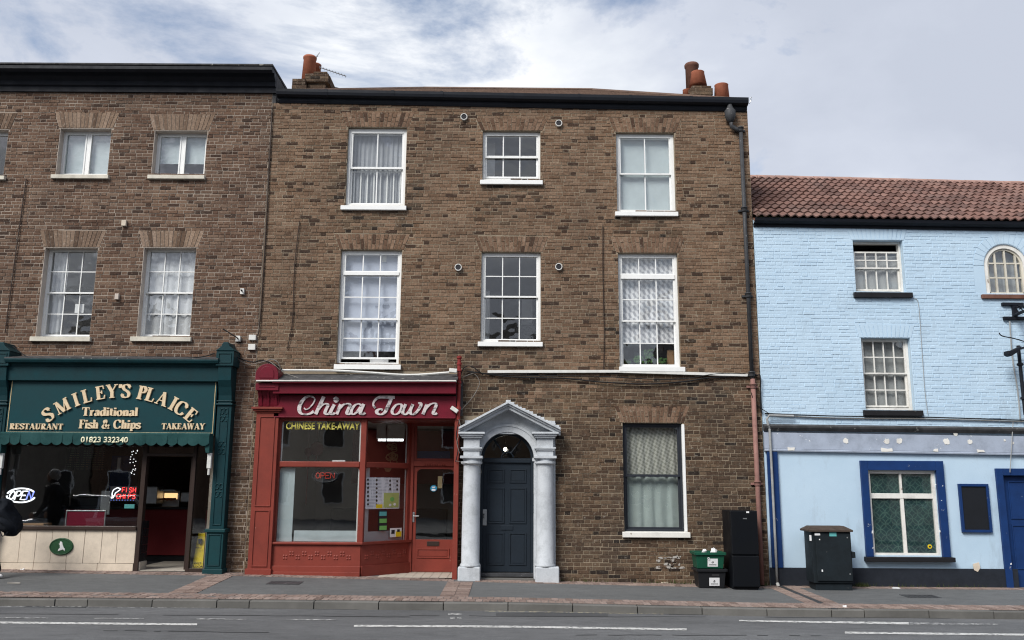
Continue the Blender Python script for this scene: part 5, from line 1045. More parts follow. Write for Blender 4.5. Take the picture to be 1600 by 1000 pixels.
# ================================================================== PIPES AND CABLES ON THE FRONT
def trunk(pts, lab, r=.02, h=.05, mat='white_plastic', nm='cable_trunking'):
    b = MB()
    for (a, c) in zip(pts, pts[1:]):
        p, q = W(a[0], a[1], -.03), W(c[0], c[1], -.03); b.profile([(0.02, -h / 2), (-.035, -h / 2), (-.035, h / 2), (.02, h / 2)], (p[0], -.03 + .0, p[1]), (q[0], -.03, q[1]))
    o = b.build(nm, mat, None, .004); tag(o, lab, 'trunking')
trunk([(762, 581), (965, 580.5), (1066, 583.5), (1168, 586.5)], 'white plastic cable duct across the brick front above the doorcase')
o = cable([(439, 578.5, -.10), (520, 579, -.10), (575, 582, -.10), (640, 586, -.10), (702, 582, -.10)], .022, 'white_plastic', 'sagging white conduit above the red shop cornice', 'conduit', 'conduit')
cable([(730, 580, -.05), (800, 589, -.05), (880, 591, -.05), (940, 597, -.05), (1010, 600, -.05), (1070, 596, -.05), (1110, 590, -.05), (1168, 588, -.05)], .013, 'cable_black', 'thick black cable drooping below the white duct')
cable([(735, 582, -.06), (820, 586.5, -.06), (930, 588, -.06), (1050, 593, -.06), (1120, 584, -.06), (1165, 584, -.06)], .009, 'cable_black', 'thin black cable running just below the white duct')
cable([(1168, 588, -.07), (1183, 586, -.07), (1188, 590, -.07), (1188, 630, -.05), (1190, 645, -.05)], .012, 'cable_black', 'black cable dropping beside the downpipe to the blue wall')
cable([(1173, 612, -.14), (1180, 630, -.10), (1192, 640, -.06), (1205, 648, -.05)], .007, 'cable_black', 'thin black wire swinging from downpipe to blue building')
cable([(350, 545, -.25), (375, 560, -.12), (395, 566, -.12), (410, 563, -.2), (430, 570, -.2), (440, 577, -.12)], .012, 'cable_black', 'black cable slung between the green shop and the red shop')
cable([(360, 548, -.25), (372, 561, -.12), (388, 569, -.12), (408, 566, -.3), (425, 562, -.3), (437, 570, -.2), (440, 580, -.12), (470, 592, -.3)], .006, 'cable_grey', 'thin grey wire looping over the red arched cap')
cable([(414, 565, -.3), (424, 561, -.33), (434, 566, -.33), (438, 578, -.3), (430, 571, -.33), (420, 564, -.3)], .006, 'cable_grey', 'small tangle of grey wire on the red arched cap')
cable([(716, 600, -.2), (724, 576, -.12), (735, 572, -.1), (748, 580, -.1), (755, 586, -.05)], .009, 'cable_black', 'black cable arching over beside the red pipe')
cable([(721, 640, -.1), (735, 625, -.1), (745, 610, -.05), (749, 596, -.05), (740, 584, -.05), (722, 590, -.1)], .006, 'cable_grey', 'loose grey wire looping above the doorcase pediment')
cable([(712, 720, -.31), (730, 724, -.33), (748, 728, -.33), (752, 738, -.2), (748, 741, -.2)], .004, 'cable_grey', 'thin wire wrapped across the doorcase column')
cable([(718, 655, -.22), (713, 680, -.22), (716, 700, -.22), (712, 722, -.2)], .009, 'cable_black', 'tangled dark wires hanging down the red side post')
cable([(717, 655, -.24), (720, 672, -.24), (714, 690, -.24), (718, 708, -.24)], .006, 'cable_grey', 'second grey strand hanging down the red side post')
cable([(468, 345, -.03), (460, 420, -.03), (457, 500, -.03), (449, 545, -.03)], .008, 'bronze', 'thin brown wire down the brick front beside the party line')
cable([(942, 352, -.03), (942, 430, -.03), (944, 520, -.03), (943, 578, -.03)], .008, 'bronze', 'thin brown wire down the brick front between two first floor windows')
rp = thing('red_pipe', 'rusty red iron pipe rising beside the red shop fascia', 'pipe', (W(716.5, 655, -.16)[0], -.16, W(716, 655, -.16)[1]))
xx = W(717, 600, -.16)[0]; MB().tube([(xx, -.16, W(717, 656, -.16)[1]), (xx, -.16, W(719, 556, -.16)[1])], .032, 10).build('pipe', 'red_pipe', rp)
for py in (561, 571, 581, 600, 640): MB().lathe((xx, -.16, W(718, py, -.16)[1]), [(.034, 0), (.045, .01), (.045, .04), (.034, .05)], 10).build('collar', 'red_pipe', rp)
for px, py, s, ro, lab in ((706, 640, 0, .6, 'small white lamp head fixed beside the red sign'), (704, 579, 0, .1, 'white junction box at the end of the conduit beside the red pipe')):
    x, z = W(px + 4, py, -.24); o = MB().box(-.07, .07, -.03, .03, -.035, .035).build('junction_box', 'white_plastic', None, .008, origin=(0, 0, 0)); o.location = (x, -.24, z); o.rotation_euler = (0, ro, 0); tag(o, lab, 'box')
B('dark_panel', 'lead', main, W(712.8, 600, -.05)[0], W(723.5, 600, -.05)[0], -.06, -.004, W(718, 650, -.05)[1], W(718, 596, -.05)[1])
# chipped white paint on the low bricks, an air brick, and litter at the wall foot
ab = PB('air_brick', 'brick_low_object', main, 909, 921, 672, 682, -.012, .01, .002); ab2 = PB('air_brick', 'brick_low_object', main, 1100, 1113, 687, 693.5, -.013, .01, .002)
rg = random.Random(21)
for row in range(4):
    n = 0
    for k in range(6):
        if rg.random() < .35: continue
        px, py = 1022 + k * 7.2 + (row % 2) * 3.5 + rg.uniform(-1, 1), 873 + row * 5.2; w, h = rg.uniform(.05, .10), rg.uniform(.025, .05); x, z = W(px, py, -.02); J_ = lambda s_: rg.uniform(-s_, s_)
        MB().prism([(x + J_(.015), z + J_(.008)), (x + w * .5, z + J_(.008)), (x + w + J_(.015), z + J_(.008)), (x + w + J_(.012), z + h + J_(.01)), (x + w * .4, z + h + J_(.01)), (x + J_(.02), z + h * .8)], -.0135, -.004).build('paint_residue', 'residue', mwall)

# ================================================================== LEFT BUILDING (red-brown brick, green fish shop)
left = thing('brick_building', 'red-brown brick building with black cornice above a dark green fish shop', 'building', (-7, 0, .1))
LX0, LX1 = -11.6, -4.597
LEZ = lambda x: 8.93
Lw = {'T0': rect(-66, 9.5, 202, 275), 'T1': rect(90.5, 171, 200.5, 273), 'T2': rect(239, 321.5, 204, 273), 'F1': rect(63, 146.5, 386.5, 526.5), 'F2': rect(219, 301.5, 386.5, 526.5)}
LSHOP = (W(-6, 760)[0], W(327, 760)[0], -.6, W(200, 690)[1])
lh = list(Lw.values()) + [LSHOP]
lwall = wall_sheet('wall', 'mortar_left', left, LX0, LX1, lambda x: -.4, LEZ, lh, .22)
larch = []
for k, n in (('T0', 15), ('T1', 15), ('T2', 15), ('F1', 15), ('F2', 15)):
    o = Lw[k]; a = Arch(o[0], o[1], o[3] + .004, .33 if k[0] == 'T' else .32, .10, n, False, 'brick_archl_object'); larch.append(a); a.build(lwall)
lcov = (W(-30, 700)[0], W(340, 700)[0], -.6, W(200, 560)[1])
def lblock(z):
    out = [(h[0], h[1]) for h in lh + [lcov] if h[2] < z < h[3]]
    for a in larch:
        s = a.span(z)
        if s: out.append(s)
    return out
brickwork(lwall, LX0, LX1 - .002, lambda x: -.3, lambda x: 8.95, lblock, lambda x, z: 'brick_left' if z + rr_.uniform(-.4, .4) > 1.8 else 'brick_low', jo=.0105, rank=lambda x, z: abs(z - 4.2) + (9 if x < -9.2 else 0))
for i, (z0, z1) in enumerate(((6.2, 8.7), (3.4, 6.0))): room(left, LX0 + .2, LX1 - .1, z0, z1, .22, 4, 'interior_grey', ceil='interior_white')
MB().box(LX0, LX1 - .02, 4.2, 4.4, -.4, 9.2).box(LX0, LX0 + .1, .23, 4.2, -.4, 9.2).build('rear_wall', 'brick_left_object', left)
# cornice with a returned end, parapet and flat roof
cz0, cz1 = W(300, 144.5, -.04)[1], W(300, 102, -.36)[1]; hC = cz1 - cz0; ce = W(425.5, 102, -.36)[0]
prof = [(0, 0), (-.05, 0), (-.05, .10), (-.09, .12), (-.09, .20), (-.17, .26), (-.20, .33), (-.30, hC - .12), (-.36, hC - .08), (-.36, hC - .02), (-.34, hC), (0, hC)]
co = MB().profile(prof, (LX0, 0, cz0), (ce, 0, cz0)).build('cornice', 'black_paint', left)
bar('cornice_capping', 'lead', co, [(-.37, hC + .001), (-.375, hC + .03), (.9, hC + .06), (.9, hC + .001)], LX0, ce + .012, cz0, cz0)
MB().box(LX1 - .3, ce, .001, 1.3, cz0 - .4, cz0 + hC - .001).build('parapet_return', 'lead', left); B('roof', 'lead', left, LX0, ce - .02, .05, 4.4, cz0 + .3, cz0 + .36, 0)
def lsill(a, c, t, bt): return sill(a, c, t, bt)
def lwin(k, lst, pm, **kw): return sash_window(left, Lw[k], [(W(pm, b2, .17)[1], W(pm, a2, .17)[1], c, r, dy) for a2, b2, c, r, dy in lst], y=.15, gl='glass_old', sill_mat='stone_sill', **kw)
for k, (a, c, t, b2) in (('T0', (-76, 6, 274, 280)), ('T1', (79, 168.5, 272.5, 278.5)), ('T2', (230, 319, 273, 279))):
    o = Lw[k]; w = ring('window', 'white_paint', left, o[0] + .002, o[1] - .002, o[2] + .002, o[3] - .002, .04, .15, .22); xm = (o[0] + o[1]) / 2
    B('mullion', 'white_paint', w, xm - .03, xm + .03, .15, .22, o[2] + .042, o[3] - .042)
    for s0, s1 in ((o[0] + .042, xm - .031), (xm + .031, o[1] - .042)): ring('casement', 'white_paint', w, s0, s1, o[2] + .043, o[3] - .043, .028, .14, .19); MB().box(s0 + .028, s1 - .028, .165, .171, o[2] + .07, o[3] - .07).build('pane', 'glass_old', w)
    s = sill(a, c, t, b2); B('sill', 'stone_sill', w, s[0], s[1], -.07, .15, s[2], s[3], .006)
for k, pm in (('F1', 104), ('F2', 260)):
    s = sill(*((46, 140, 526, 533) if k == 'F1' else (203, 297.5, 526, 533)))
    lwin(k, [(391, 459, 3, 2, 0), (456, 525, 3, 2, .035)], pm, fr=.03, stile=.03, bar=.017, sill=s)
for k in Lw:
    o = Lw[k]; MB().box(o[0] + .0005, o[0] + .006, -.002, .149, o[2] + .003, o[3] - .003).box(o[0] + .006, o[1] - .0005, -.002, .149, o[3] - .008, o[3] - .003).build('reveal_render', 'reveal_cream', left)
a = Lw['T1']; o = B('roller_blind', 'blind_white', None, a[0], a[1], .235, .239, a[2], a[3], 0); tag(o, 'white blind behind the open casement above the fish shop', 'blind')
a = Lw['T2']; o = B('roller_blind', 'blind_white', None, a[0], a[1], .235, .239, a[2] + .3, a[3], 0); tag(o, 'white blind part-way down in the top casement near the party wall', 'blind')
a = Lw['F2']; drape('curtain', 'curtain_white', a[0], a[1], a[2], a[3], .25, .02, 5, 'white net curtain in the first floor sash beside the cable boxes')
a = Lw['F1']; drape('curtain', 'curtain_white', a[0], a[0] + .3, a[2], a[3], .30, .03, 3, 'white curtain gathered at one side of a first floor sash')
o = PB('notice_paper', 'paper', None, 117, 131, 475, 489, .24, .245); tag(o, 'white paper propped inside the first floor sash above the fish shop', 'paper')
o = PB('ornament', 'cream_white', None, 150, 157, 262, 272, .24, .28, .01); tag(o, 'small white ornament on the sill inside a top floor casement', 'ornament')
# small fittings on the brick
for px, py, w, h, mt, nm, lab, cat in ((378, 455, 6, 9, 'white_plastic', 'cable_bracket', 'upper white cable bracket on the red-brown brick', 'bracket'), (371.5, 529, 7, 9, 'white_plastic', 'cable_bracket', 'lower white cable bracket beside the two junction boxes', 'bracket'), (394, 527, 11, 8, 'white_plastic', 'junction_box', 'upper grey-white junction box at the party wall', 'box'), (393, 542, 11, 9, 'white_plastic', 'junction_box', 'lower grey-white junction box at the party wall', 'box'), (193, 348, 7, 9, 'cream_slab', 'wall_tie', 'small brown iron fixing between the floors above the fish shop', 'fixing'), (182, 463, 6, 9, 'reveal_cream', 'wall_tie', 'small rusty iron fixing between the two first floor sashes', 'fixing')):
    o = PB(nm, mt, None, px - w / 2, px + w / 2, py - h / 2, py + h / 2, -.06, -.004); tag(o, lab, cat)
for px, py in ((378, 455), (371.5, 529)):
    x, z = W(px, py, -.07); 
    o = MB().tube([(x, -.06, z), (x, -.13, z + .01), (x + (-.25 if py > 500 else .03), -.15, z + (.16 if py > 500 else 0))], .012, 6).build('pole_arm', 'cable_black'); tag(o, 'thin dark rod sticking out of the %s white bracket' % ('lower' if py > 500 else 'upper'), 'rod')
cable([(425.5, 168, -.03), (417, 330, -.03), (408, 480, -.03), (403, 525, -.04)], .012, 'bronze', 'thin brown cable down the joint between the two brick buildings')
cable([(41, 279, -.03), (24, 400, -.03), (8, 520, -.03)], .010, 'bronze', 'thin brown wire down the red-brown brick beside a first floor sash')
# ------------------------------------------------------------------ fish shop front
FL = -.10
def zl_(py, px=180, Y=FL): return W(px, py, Y)[1]
def xl_(px, py=760, Y=FL): return W(px, py, Y)[0]
def green_pilaster(p0, p1, base_p0, base_p1):
    Yp = -.20; x0, x1 = W(p0, 726, Yp)[0], W(p1, 726, Yp)[0]; zb, zt = zg(x0) - .05, W((p0 + p1) / 2, 632, Yp)[1]; pz = W((base_p0 + base_p1) / 2, 828, Yp)[1]
    p = B('pilaster', 'teal', left, x0, x1, Yp, -.002, pz, zt, .005)
    B('pedestal', 'teal_light', p, x0 - .02, x1 + .02, Yp - .05, -.002, zb + .12, pz - .04, .006); B('pedestal_cap', 'teal_light', p, x0 - .05, x1 + .05, Yp - .08, -.002, pz - .04, pz + .02, .01); B('pedestal_foot', 'teal_light', p, x0 - .045, x1 + .045, Yp - .075, -.002, zb, zb + .12, .01)
    ring('pedestal_panel', 'teal', p, x0 + .015, x1 - .015, zb + .17, pz - .07, .015, Yp - .062, Yp - .049); ring('shaft_panel', 'teal', p, x0 + .05, x1 - .05, pz + .08, zt - .06, .014, Yp - .012, Yp + .001)
    b = MB(); xm = (x0 + x1) / 2
    for zc in (zt - .25, lerp(pz, zt, .62), lerp(pz, zt, .28)):
        for sx in (-1, 1):
            for dz in (0, .13): oval(b, xm + sx * .035, zc + dz, .03, .045, .008, Yp - .006, 12)
    b.build('applied_scrolls', 'teal', p)
    cz = W((p0 + p1) / 2, 570, -.32)[1]
    MB().profile([(0, 0), (-.215, 0), (-.215, .05), (-.20, .06), (-.21, .16), (-.25, .30), (-.31, .42), (-.33, cz - zt), (0, cz - zt)], (x0 + .01, 0, zt), (x1 - .01, 0, zt)).build('console_bracket', 'teal', p, .005)
    B('neck_mould', 'teal', p, x0 - .02, x1 + .02, -.235, -.001, zt - .01, zt + .02, .006); B('neck_mould', 'teal', p, x0 - .015, x1 + .015, -.23, -.001, zt + .05, zt + .07, .006)
    b0 = cz - .02; b1 = W((p0 + p1) / 2, 548, -.36)[1]; B('cap_block', 'teal', p, x0 - .03, x1 + .03, -.36, -.002, b0, b1, .006); ring('cap_panel', 'teal_light', p, x0 + .01, x1 - .01, b0 + .05, b1 - .04, .014, -.374, -.359)
    b2 = W((p0 + p1) / 2, 537, -.36)[1] + .03; MB().prism([(x0 - .045, b1 + .001), (x1 + .045, b1 + .001), (x1 - .05, b1 + .08), (xm + .04, b2), (xm - .04, b2), (x0 + .05, b1 + .08)], -.375, -.002).build('cap_hood', 'teal', p, .008)
    return x0, x1
gx = green_pilaster(333.5, 356, 320, 346); gx2 = green_pilaster(-23, 0.5, -40, -10)
fx0, fx1 = gx2[1] - .03, gx[0] + .02
zc0, zc1 = zl_(572, 180, -.36), zl_(560.5, 180, -.4)
cor = MB().profile([(0, 0), (-.28, 0), (-.30, .03), (-.38, .06), (-.40, .10), (-.40, zc1 - zc0), (0, zc1 - zc0)], (fx0, 0, zc0), (fx1, 0, zc0)).build('shop_cornice', 'teal', left, .004)
MB().profile([(-.40, zc1 - zc0 + .001), (-.40, zc1 - zc0 + .02), (-.004, zc1 - zc0 + .10), (-.004, zc1 - zc0 + .07)], (fx0, 0, zc0), (fx1, 0, zc0)).build('lead_flashing', 'lead', cor)
zb0 = zl_(678.5, 180, -.24); zb1 = zl_(595, 180, -.27)
MB().profile([(0, 0), (-.27, 0), (-.28, zc0 - zb1 - .001), (0, zc0 - zb1 - .001)], (fx0 + .002, 0, zb1), (fx1 - .002, 0, zb1)).build('frieze', 'teal', left, .004)
SY = -.20; sx0, sx1 = W(12.5, 637, SY)[0], W(337, 637, SY)[0]
sb = B('sign_board', 'sign_teal', left, sx0, sx1, SY, -.002, zb0, zb1 - .001, .003); ring('gold_border', 'gold', sb, sx0 + .02, sx1 - .02, zb0 + .022, zb1 + .02, .014, SY - .006, SY + .001); 
B('bottom_bead', 'gold', sb, sx0, sx1, SY - .02, SY - .0005, zb0 - .012, zb0 + .010, .004)
LY = SY - .001
def lp_(zx, zy): return W(zx / 4.4444, 540 + zy / 4.4444, LY - .01)
cxs, czs = lp_(774, 322 + 829); Rr = lp_(774 + 829, 1151)[0] - cxs; hL = lp_(774, 258)[1] - lp_(774, 350)[1]
for ch_, zx in zip("SMILEY'SPLAICE", (281, 372, 462, 534, 626, 706, 762, 803, 913, 974, 1058, 1136, 1192, 1262)):
    th = math.asin((zx - 774) / 829 * 1.02); k = hL * (1.0 if ch_ != 'M' else .95); adv = GL[ch_][0]; Rb = Rr - hL * .14
    kx = k * 1.12
    def xf(q, th=th, k=k, kx=kx, adv=adv, Rb=Rb):
        u, v = (q.x - adv / 2) * kx, q.y * k - k * .26; return cxs + (Rb + v) * math.sin(th) + u * math.cos(th), czs + (Rb + v) * math.cos(th) - u * math.sin(th)
    lt = serif(ch_, xf, LY, 'letter_cream', sb, .03, 1.3)
for txt, a, c, base, top in (('Traditional', 568, 958, 486, 430), ('Fish & Chips', 546, 975, 574, 516), ('RESTAURANT', 66, 438, 580, 542), ('TAKEAWAY', 1122, 1424, 580, 540)):
    p, q = lp_(a, base), lp_(c, base); serif_line(txt, p[0], q[0], p[1], lp_((a + c) / 2, top)[1] - p[1], LY, 'letter_cream', sb, .022, 1.35)
# folded awning with scalloped valance
ay = -.42; ax0, ax1 = W(-2, 688, ay)[0], W(326.5, 688, ay)[0]; az1, az0 = zl_(680, 180, ay), zl_(691.5, 180, ay)
aw_ = MB().profile([(0, .04), (-.18, .05), (-.22, .0), (-.18, -.05), (0, -.04)], (ax0, SY - .001, az1 + .0), (ax1, SY - .001, az1)).build('awning_roll', 'awning', left)
b = MB(); nS = 20; sw_ = (ax1 - ax0) / nS; M = 8
for i in range(nS):
    for k in range(M):
        u0, u1 = k / M, (k + 1) / M; xa, xb = ax0 + (i + u0) * sw_, ax0 + (i + u1) * sw_; d0, d1 = az0 - .048 * abs(math.sin(math.pi * u0)) ** .8, az0 - .048 * abs(math.sin(math.pi * u1)) ** .8
        ya, yb = ay + .012 * math.sin(i * 1.3 + u0 * 3), ay + .012 * math.sin(i * 1.3 + u1 * 3); b.add([(xa, ay, az1 + .03), (xb, ay, az1 + .03), (xb, yb, d1), (xa, ya, d0), (xa, ay + .008, az1 + .03), (xb, ay + .008, az1 + .03), (xb, yb + .008, d1), (xa, ya + .008, d0)], [(0, 3, 2, 1), (4, 5, 6, 7), (3, 7, 6, 2)])
b.build('valance', 'awning', aw_)
p, q = W(126, 691, ay - .015), W(200, 691, ay - .015); text_mesh('lettering', '01823 332340', 'cream_print', aw_, p[0], ay - .018, p[1], W(160, 682, ay)[1] - p[1] - .005, q[0] - p[0], .03, .002)
for px, s in ((322.5, 1), (-3, -1)):
    x = W(px, 700, -.36)[0]; z1, z0 = W(px, 683, -.36)[1], W(px, 708, -.36)[1]; MB().prism([(x - .05, z1), (x + .06, z1), (x + .06, z0), (x, z0), (x - .05, z0 + .18)], -.38, -.2).build('awning_arm', 'awning', aw_, .01)
    xx = W(px + 4.5, 725, -.3)[0]; MB().box(xx - .035, xx + .035, -.33, -.27, W(px, 732, -.3)[1], W(px, 708, -.3)[1]).build('arm_bracket', 'white_plastic', aw_, .006); MB().tube([(xx, -.30, W(px, 732, -.3)[1]), (xx, -.30, W(px, 742, -.3)[1])], .022, 8).build('arm_socket', 'white_plastic', aw_)
# shop window, door opening, side light
wz0, wz1 = zl_(823, 110), zl_(693, 110); wl, wr = xl_(4, 760), xl_(217.5, 780); pr = xl_(224.5, 780)
lwz = B('shop_window', 'bronze', left, wl - .1, wl, FL, .0, wz0, wz1, .004); B('post', 'bronze', lwz, wr, pr, FL - .01, .02, zg(-6.5) - .02, wz1, .004); B('sill', 'bronze', lwz, wl - .1, wr - .001, FL - .04, .05, wz0 - .05, wz0 + .012, .006); B('head', 'bronze', lwz, wl, wr, FL, 0, wz1 - .04, wz1, .003)
MB().box(wl, wr, FL + .04, FL + .046, wz0, wz1 - .04).build('pane', 'glass_shop', lwz)
dpx0, dpx1 = xl_(296.5, 790), xl_(301.5, 790); rx1 = gx[0] + .02
dfr = B('door_frame', 'bronze', left, dpx0, dpx1, FL - .01, .02, zg(-5.8) - .02, wz1, .004); hz0, hz1 = zl_(713, 260), zl_(708.5, 260); B('head', 'bronze', dfr, pr, dpx0, FL - .008, .02, hz0, hz1, .003); MB().box(pr, dpx0, FL + .02, FL + .026, hz1, wz1).build('pane', 'glass_shop', dfr)
B('side_rail', 'bronze', dfr, dpx1, rx1, FL - .005, .02, zg(-5.4) - .02, zg(-5.4) + .06, .003); MB().box(dpx1, rx1, FL + .02, FL + .026, zg(-5.4) + .06, wz1).build('pane', 'glass_shop', dfr); MB().box(dpx0 - .05, dpx0 - .004, FL + .06, .75, zg(-5.8) + .03, hz0 - .02).build('open_door', 'bronze', dfr); 
# cream slabs of the stall riser
riz = wz0 - .052; ridx = xl_(0, 860) - 1.0; sr = B('stall_riser', 'paver_joint', left, xl_(-40, 860), wr + .05, FL + .012, .1, zg(-7.5) - .1, riz, 0)
edges = [-42, -8, 30, 55, 80, 105, 131, 158, 182, 211.5]
zs = zl_(880, 110)
for a, c in zip(edges, edges[1:]): B('slab', 'cream_slab', sr, xl_(a, 855) + .004, xl_(c, 855) - .002, FL + random.uniform(-.003, .003), FL + .04, zs + .004, riz - .001, .003)
edges = [-42, 0, 52, 103, 152, 208]
for a, c in zip(edges, edges[1:]): B('slab', 'cream_slab', sr, xl_(a, 885) + .003, xl_(c, 885) - .003, FL - .006, FL + .04, zg(-7) - .06, zs - .003, .004)
x, z = W(95.5, 854, FL - .02); n = 32; pq = MB().prism([(x + .205 * math.cos(6.2832 * k / n), z + .145 * math.sin(6.2832 * k / n)) for k in range(n)], FL - .022, FL + .002).build('plaque', 'plaque_green', left, .006)
b = MB(); oval(b, x, z, .19, .13, .007, FL - .023, 30); b.build('rim', 'plaque_green', pq)
# leaping fish emblem
fish = [(-.05, -.085), (-.012, -.07), (.045, -.05), (.075, -.085), (.078, -.04), (.055, -.02), (.03, .03), (.018, .075), (-.012, .10), (-.03, .085), (-.024, .06), (-.05, .05), (-.026, .035), (-.018, -.02), (-.045, -.05)]
MB().prism([(x + u * .9, z + v * .9) for u, v in fish], FL - .028, FL - .0225).build('emblem', 'cream_white', pq)
# black tiles and white foot on the door reveal
tx = pr + .001
for k in range(5): z0 = zl_(877, 222) + k * .135; B('reveal_tile', 'tile_black', left, tx - .03, tx + .012, FL + .03, FL + .16, z0 + .004, z0 + .13, .002); B('reveal_tile', 'tile_black', left, tx - .03, tx + .012, FL + .165, FL + .30, z0 + .004, z0 + .13, .002)
B('reveal_foot', 'floor_tile', left, tx - .02, tx + .02, FL + .02, FL + .3, zg(-6.4), zl_(878, 222), .003)
# interior
lz = zg(-6) + .01
room(left, wl - .3, rx1 + .05, lz, wz1 + .25, .02, 4.4, 'shop_wall', 'interior_dark', 'interior_grey', 'shop')
flo = B('tiled_floor', 'paver_joint', left, wr - .2, rx1, FL + .01, 3.0, lz - .05, lz + .002, 0)
xx = wr - .2
while xx < rx1 - .05:
    yy = FL + .02
    while yy < 2.6: B('floor_tile', 'floor_tile', flo, xx + .003, min(xx + .297, rx1), yy + .003, yy + .297, lz - .02, lz + .008, .001); yy += .30
    xx += .30
ctr = thing('serving_counter', 'red fronted serving counter inside the fish shop doorway', 'counter', (-5.9, 1.7, lz)); B('front', 'interior_red', ctr, wl + .2, rx1 - .15, 1.75, 1.8, lz + .12, lz + .98); B('kick', 'tile_black', ctr, wl + .2, rx1 - .15, 1.78, 1.9, lz, lz + .119); B('top', 'tile_black', ctr, wl + .15, rx1 - .1, 1.70, 2.4, lz + .981, lz + 1.03)
hc = thing('hot_cabinet', 'lit glass hot food cabinet on the fish shop counter', 'food cabinet', (W(262, 776, 1.9)[0], 1.9, lz + 1.03)); x0, x1, z0, z1 = rect(246, 273, 769, 785, 1.9)
B('case', 'steel', hc, x0, x1, 2.15, 2.2, lz + 1.03, z1 + .05); B('roof', 'steel', hc, x0, x1, 1.9, 2.2, z1 + .02, z1 + .05); B('lamp', 'warm_lamp', hc, x0 + .04, x1 - .04, 2.14, 2.149, z0 + .06, z1 - .02, 0); b = MB(); rg = random.Random(6)
for k in range(12): xx = rg.uniform(x0 + .04, x1 - .05); b.tube([(xx, 1.95, z0 + .04 + rg.uniform(0, .03)), (xx + .08, 2.0, z0 + .07)], .02, 6)
b.build('food', 'terracotta', hc)
o = PB('steel_fryer', 'steel', None, 225, 245, 760, 788, 1.75, 2.1, .02); tag(o, 'stainless fryer hood beside the hot cabinet on the counter', 'fryer'); o = PB('steel_fryer', 'steel', None, 282, 299, 769, 785, 1.95, 2.2, .02); tag(o, 'small steel cabinet at the far end of the fish shop counter', 'cabinet')
for px0, px1, py0, py1, i in ((45, 72, 696, 733, 0), (74, 100, 697, 733, 1), (101, 118, 698, 733, 2), (119, 142, 698, 734, 3), (143, 162, 698, 734, 4)): o = PB('menu_board', 'menu_board', None, px0, px1, py0, py1, 2.6, 2.64); tag(o, ['menu board high in the fish shop, end of the row by the pale cabinet', 'second menu board from the pale cabinet in the fish shop', 'narrow middle menu board in the fish shop', 'fourth menu board from the pale cabinet in the fish shop', 'last menu board in the fish shop row, towards the doorway'][i], 'menu board')
for px0, px1, py0, py1, Y, mt, nm, lab, cat in ((14, 36, 716, 735, 1.4, 'interior_white', 'wall_cabinet', 'pale cabinet high in the fish shop window', 'cabinet'), (10, 30, 742, 795, 1.4, 'interior_grey', 'side_cabinet', 'tall pale unit behind the glowing oval sign', 'cabinet'), (104, 163, 799, 825, .25, 'panel_maroon', 'maroon_panel', 'maroon board with silver edge standing in the fish shop window', 'board'), (88, 112, 735, 790, 2.9, 'reveal_cream', 'wall_poster', 'brown poster on the rear wall of the fish shop', 'poster'), (157, 172, 767, 804, .6, 'steel', 'steel_chute', 'crumpled silver tin sheet beside the neon fish sign', 'sheet'), (194, 210, 788, 794.5, .0, 'sticker_teal', 'green_sticker', 'small green rating sticker under the neon fish sign', 'sticker'), (28, 68, 818, 823, .15, 'card', 'leaflet_tray', 'flat stack of cardboard and leaflets at the window foot', 'papers'), (172, 206, 712, 775, 2.2, 'pub_blue', 'drinks_fridge', 'tall drinks fridge with dark blue doors inside the fish shop', 'fridge'), (183, 188, 715, 735, 2.1, 'paper', 'price_card', 'narrow white card on the drinks fridge', 'card'), (40, 86, 740, 775, 2.8, 'cast_iron', 'bottle_shelf', 'dark shelf of bottles on the rear wall of the fish shop', 'shelf')):
    o = PB(nm, mt, None, px0, px1, py0, py1, Y, Y + (.03 if cat in ('poster', 'sticker', 'board', 'card', 'sheet') else .3)); tag(o, lab, cat)
    if nm == 'maroon_panel': x0, x1, z0, z1 = rect(104, 163, 799, 825, Y); ring('metal_edge', 'steel', o, x0 - .02, x1 + .02, z0 - .02, z1 + .02, .02, Y - .01, Y + .02)
led_open(33, 774, .50, .24, FL + .10, 'glowing white and blue oval OPEN sign in the fish shop window', None, 'neon_white', ['neon_white', 'neon_white', 'neon_white', 'neon_blue'], True, .014)
# neon FISH CHIPS sign
fs = thing('neon_sign', 'red FISH CHIPS neon sign with a white fish outline in the shop window', 'sign', (W(192, 785, FL + .1)[0], FL + .1, W(192, 785, FL + .1)[1])); Yn = FL + .10
x0, x1, z0, z1 = rect(172, 214, 760, 783, Yn + .03); B('backboard', 'dark_print', fs, x0, x1, Yn + .02, Yn + .035, z0, z1, .003)
SG = {'F': [[(0, 0), (0, 1), (1, 1)], [(0, .5), (.8, .5)]], 'I': [[(.5, 0), (.5, 1)]], 'S': [[(1, .85), (.7, 1), (.2, 1), (0, .75), (.25, .52), (.8, .46), (1, .25), (.75, 0), (.2, 0), (0, .15)]], 'H': [[(0, 0), (0, 1)], [(1, 0), (1, 1)], [(0, .5), (1, .5)]], 'C': [[(1, .85), (.6, 1), (.2, .9), (0, .5), (.2, .1), (.6, 0), (1, .15)]], 'P': [[(0, 0), (0, 1), (.7, 1), (1, .75), (.7, .5), (0, .5)]]}
def neon_word(word, px0, px1, py0, py1):
    a, c, d, e = rect(px0, px1, py0, py1, Yn); lw = (c - a) / len(word)
    for i, ch in enumerate(word):
        b = MB(); w = lw * (.72 if ch != 'I' else .3)
        for s in SG[ch]: b.tube([(a + i * lw + u * w, Yn, d + v * (e - d)) for u, v in s], .0075, 6)
        b.build('letter', 'neon_red', fs)
neon_word('FISH', 191, 213.5, 762, 769); neon_word('CHIPS', 182, 213, 772, 779)
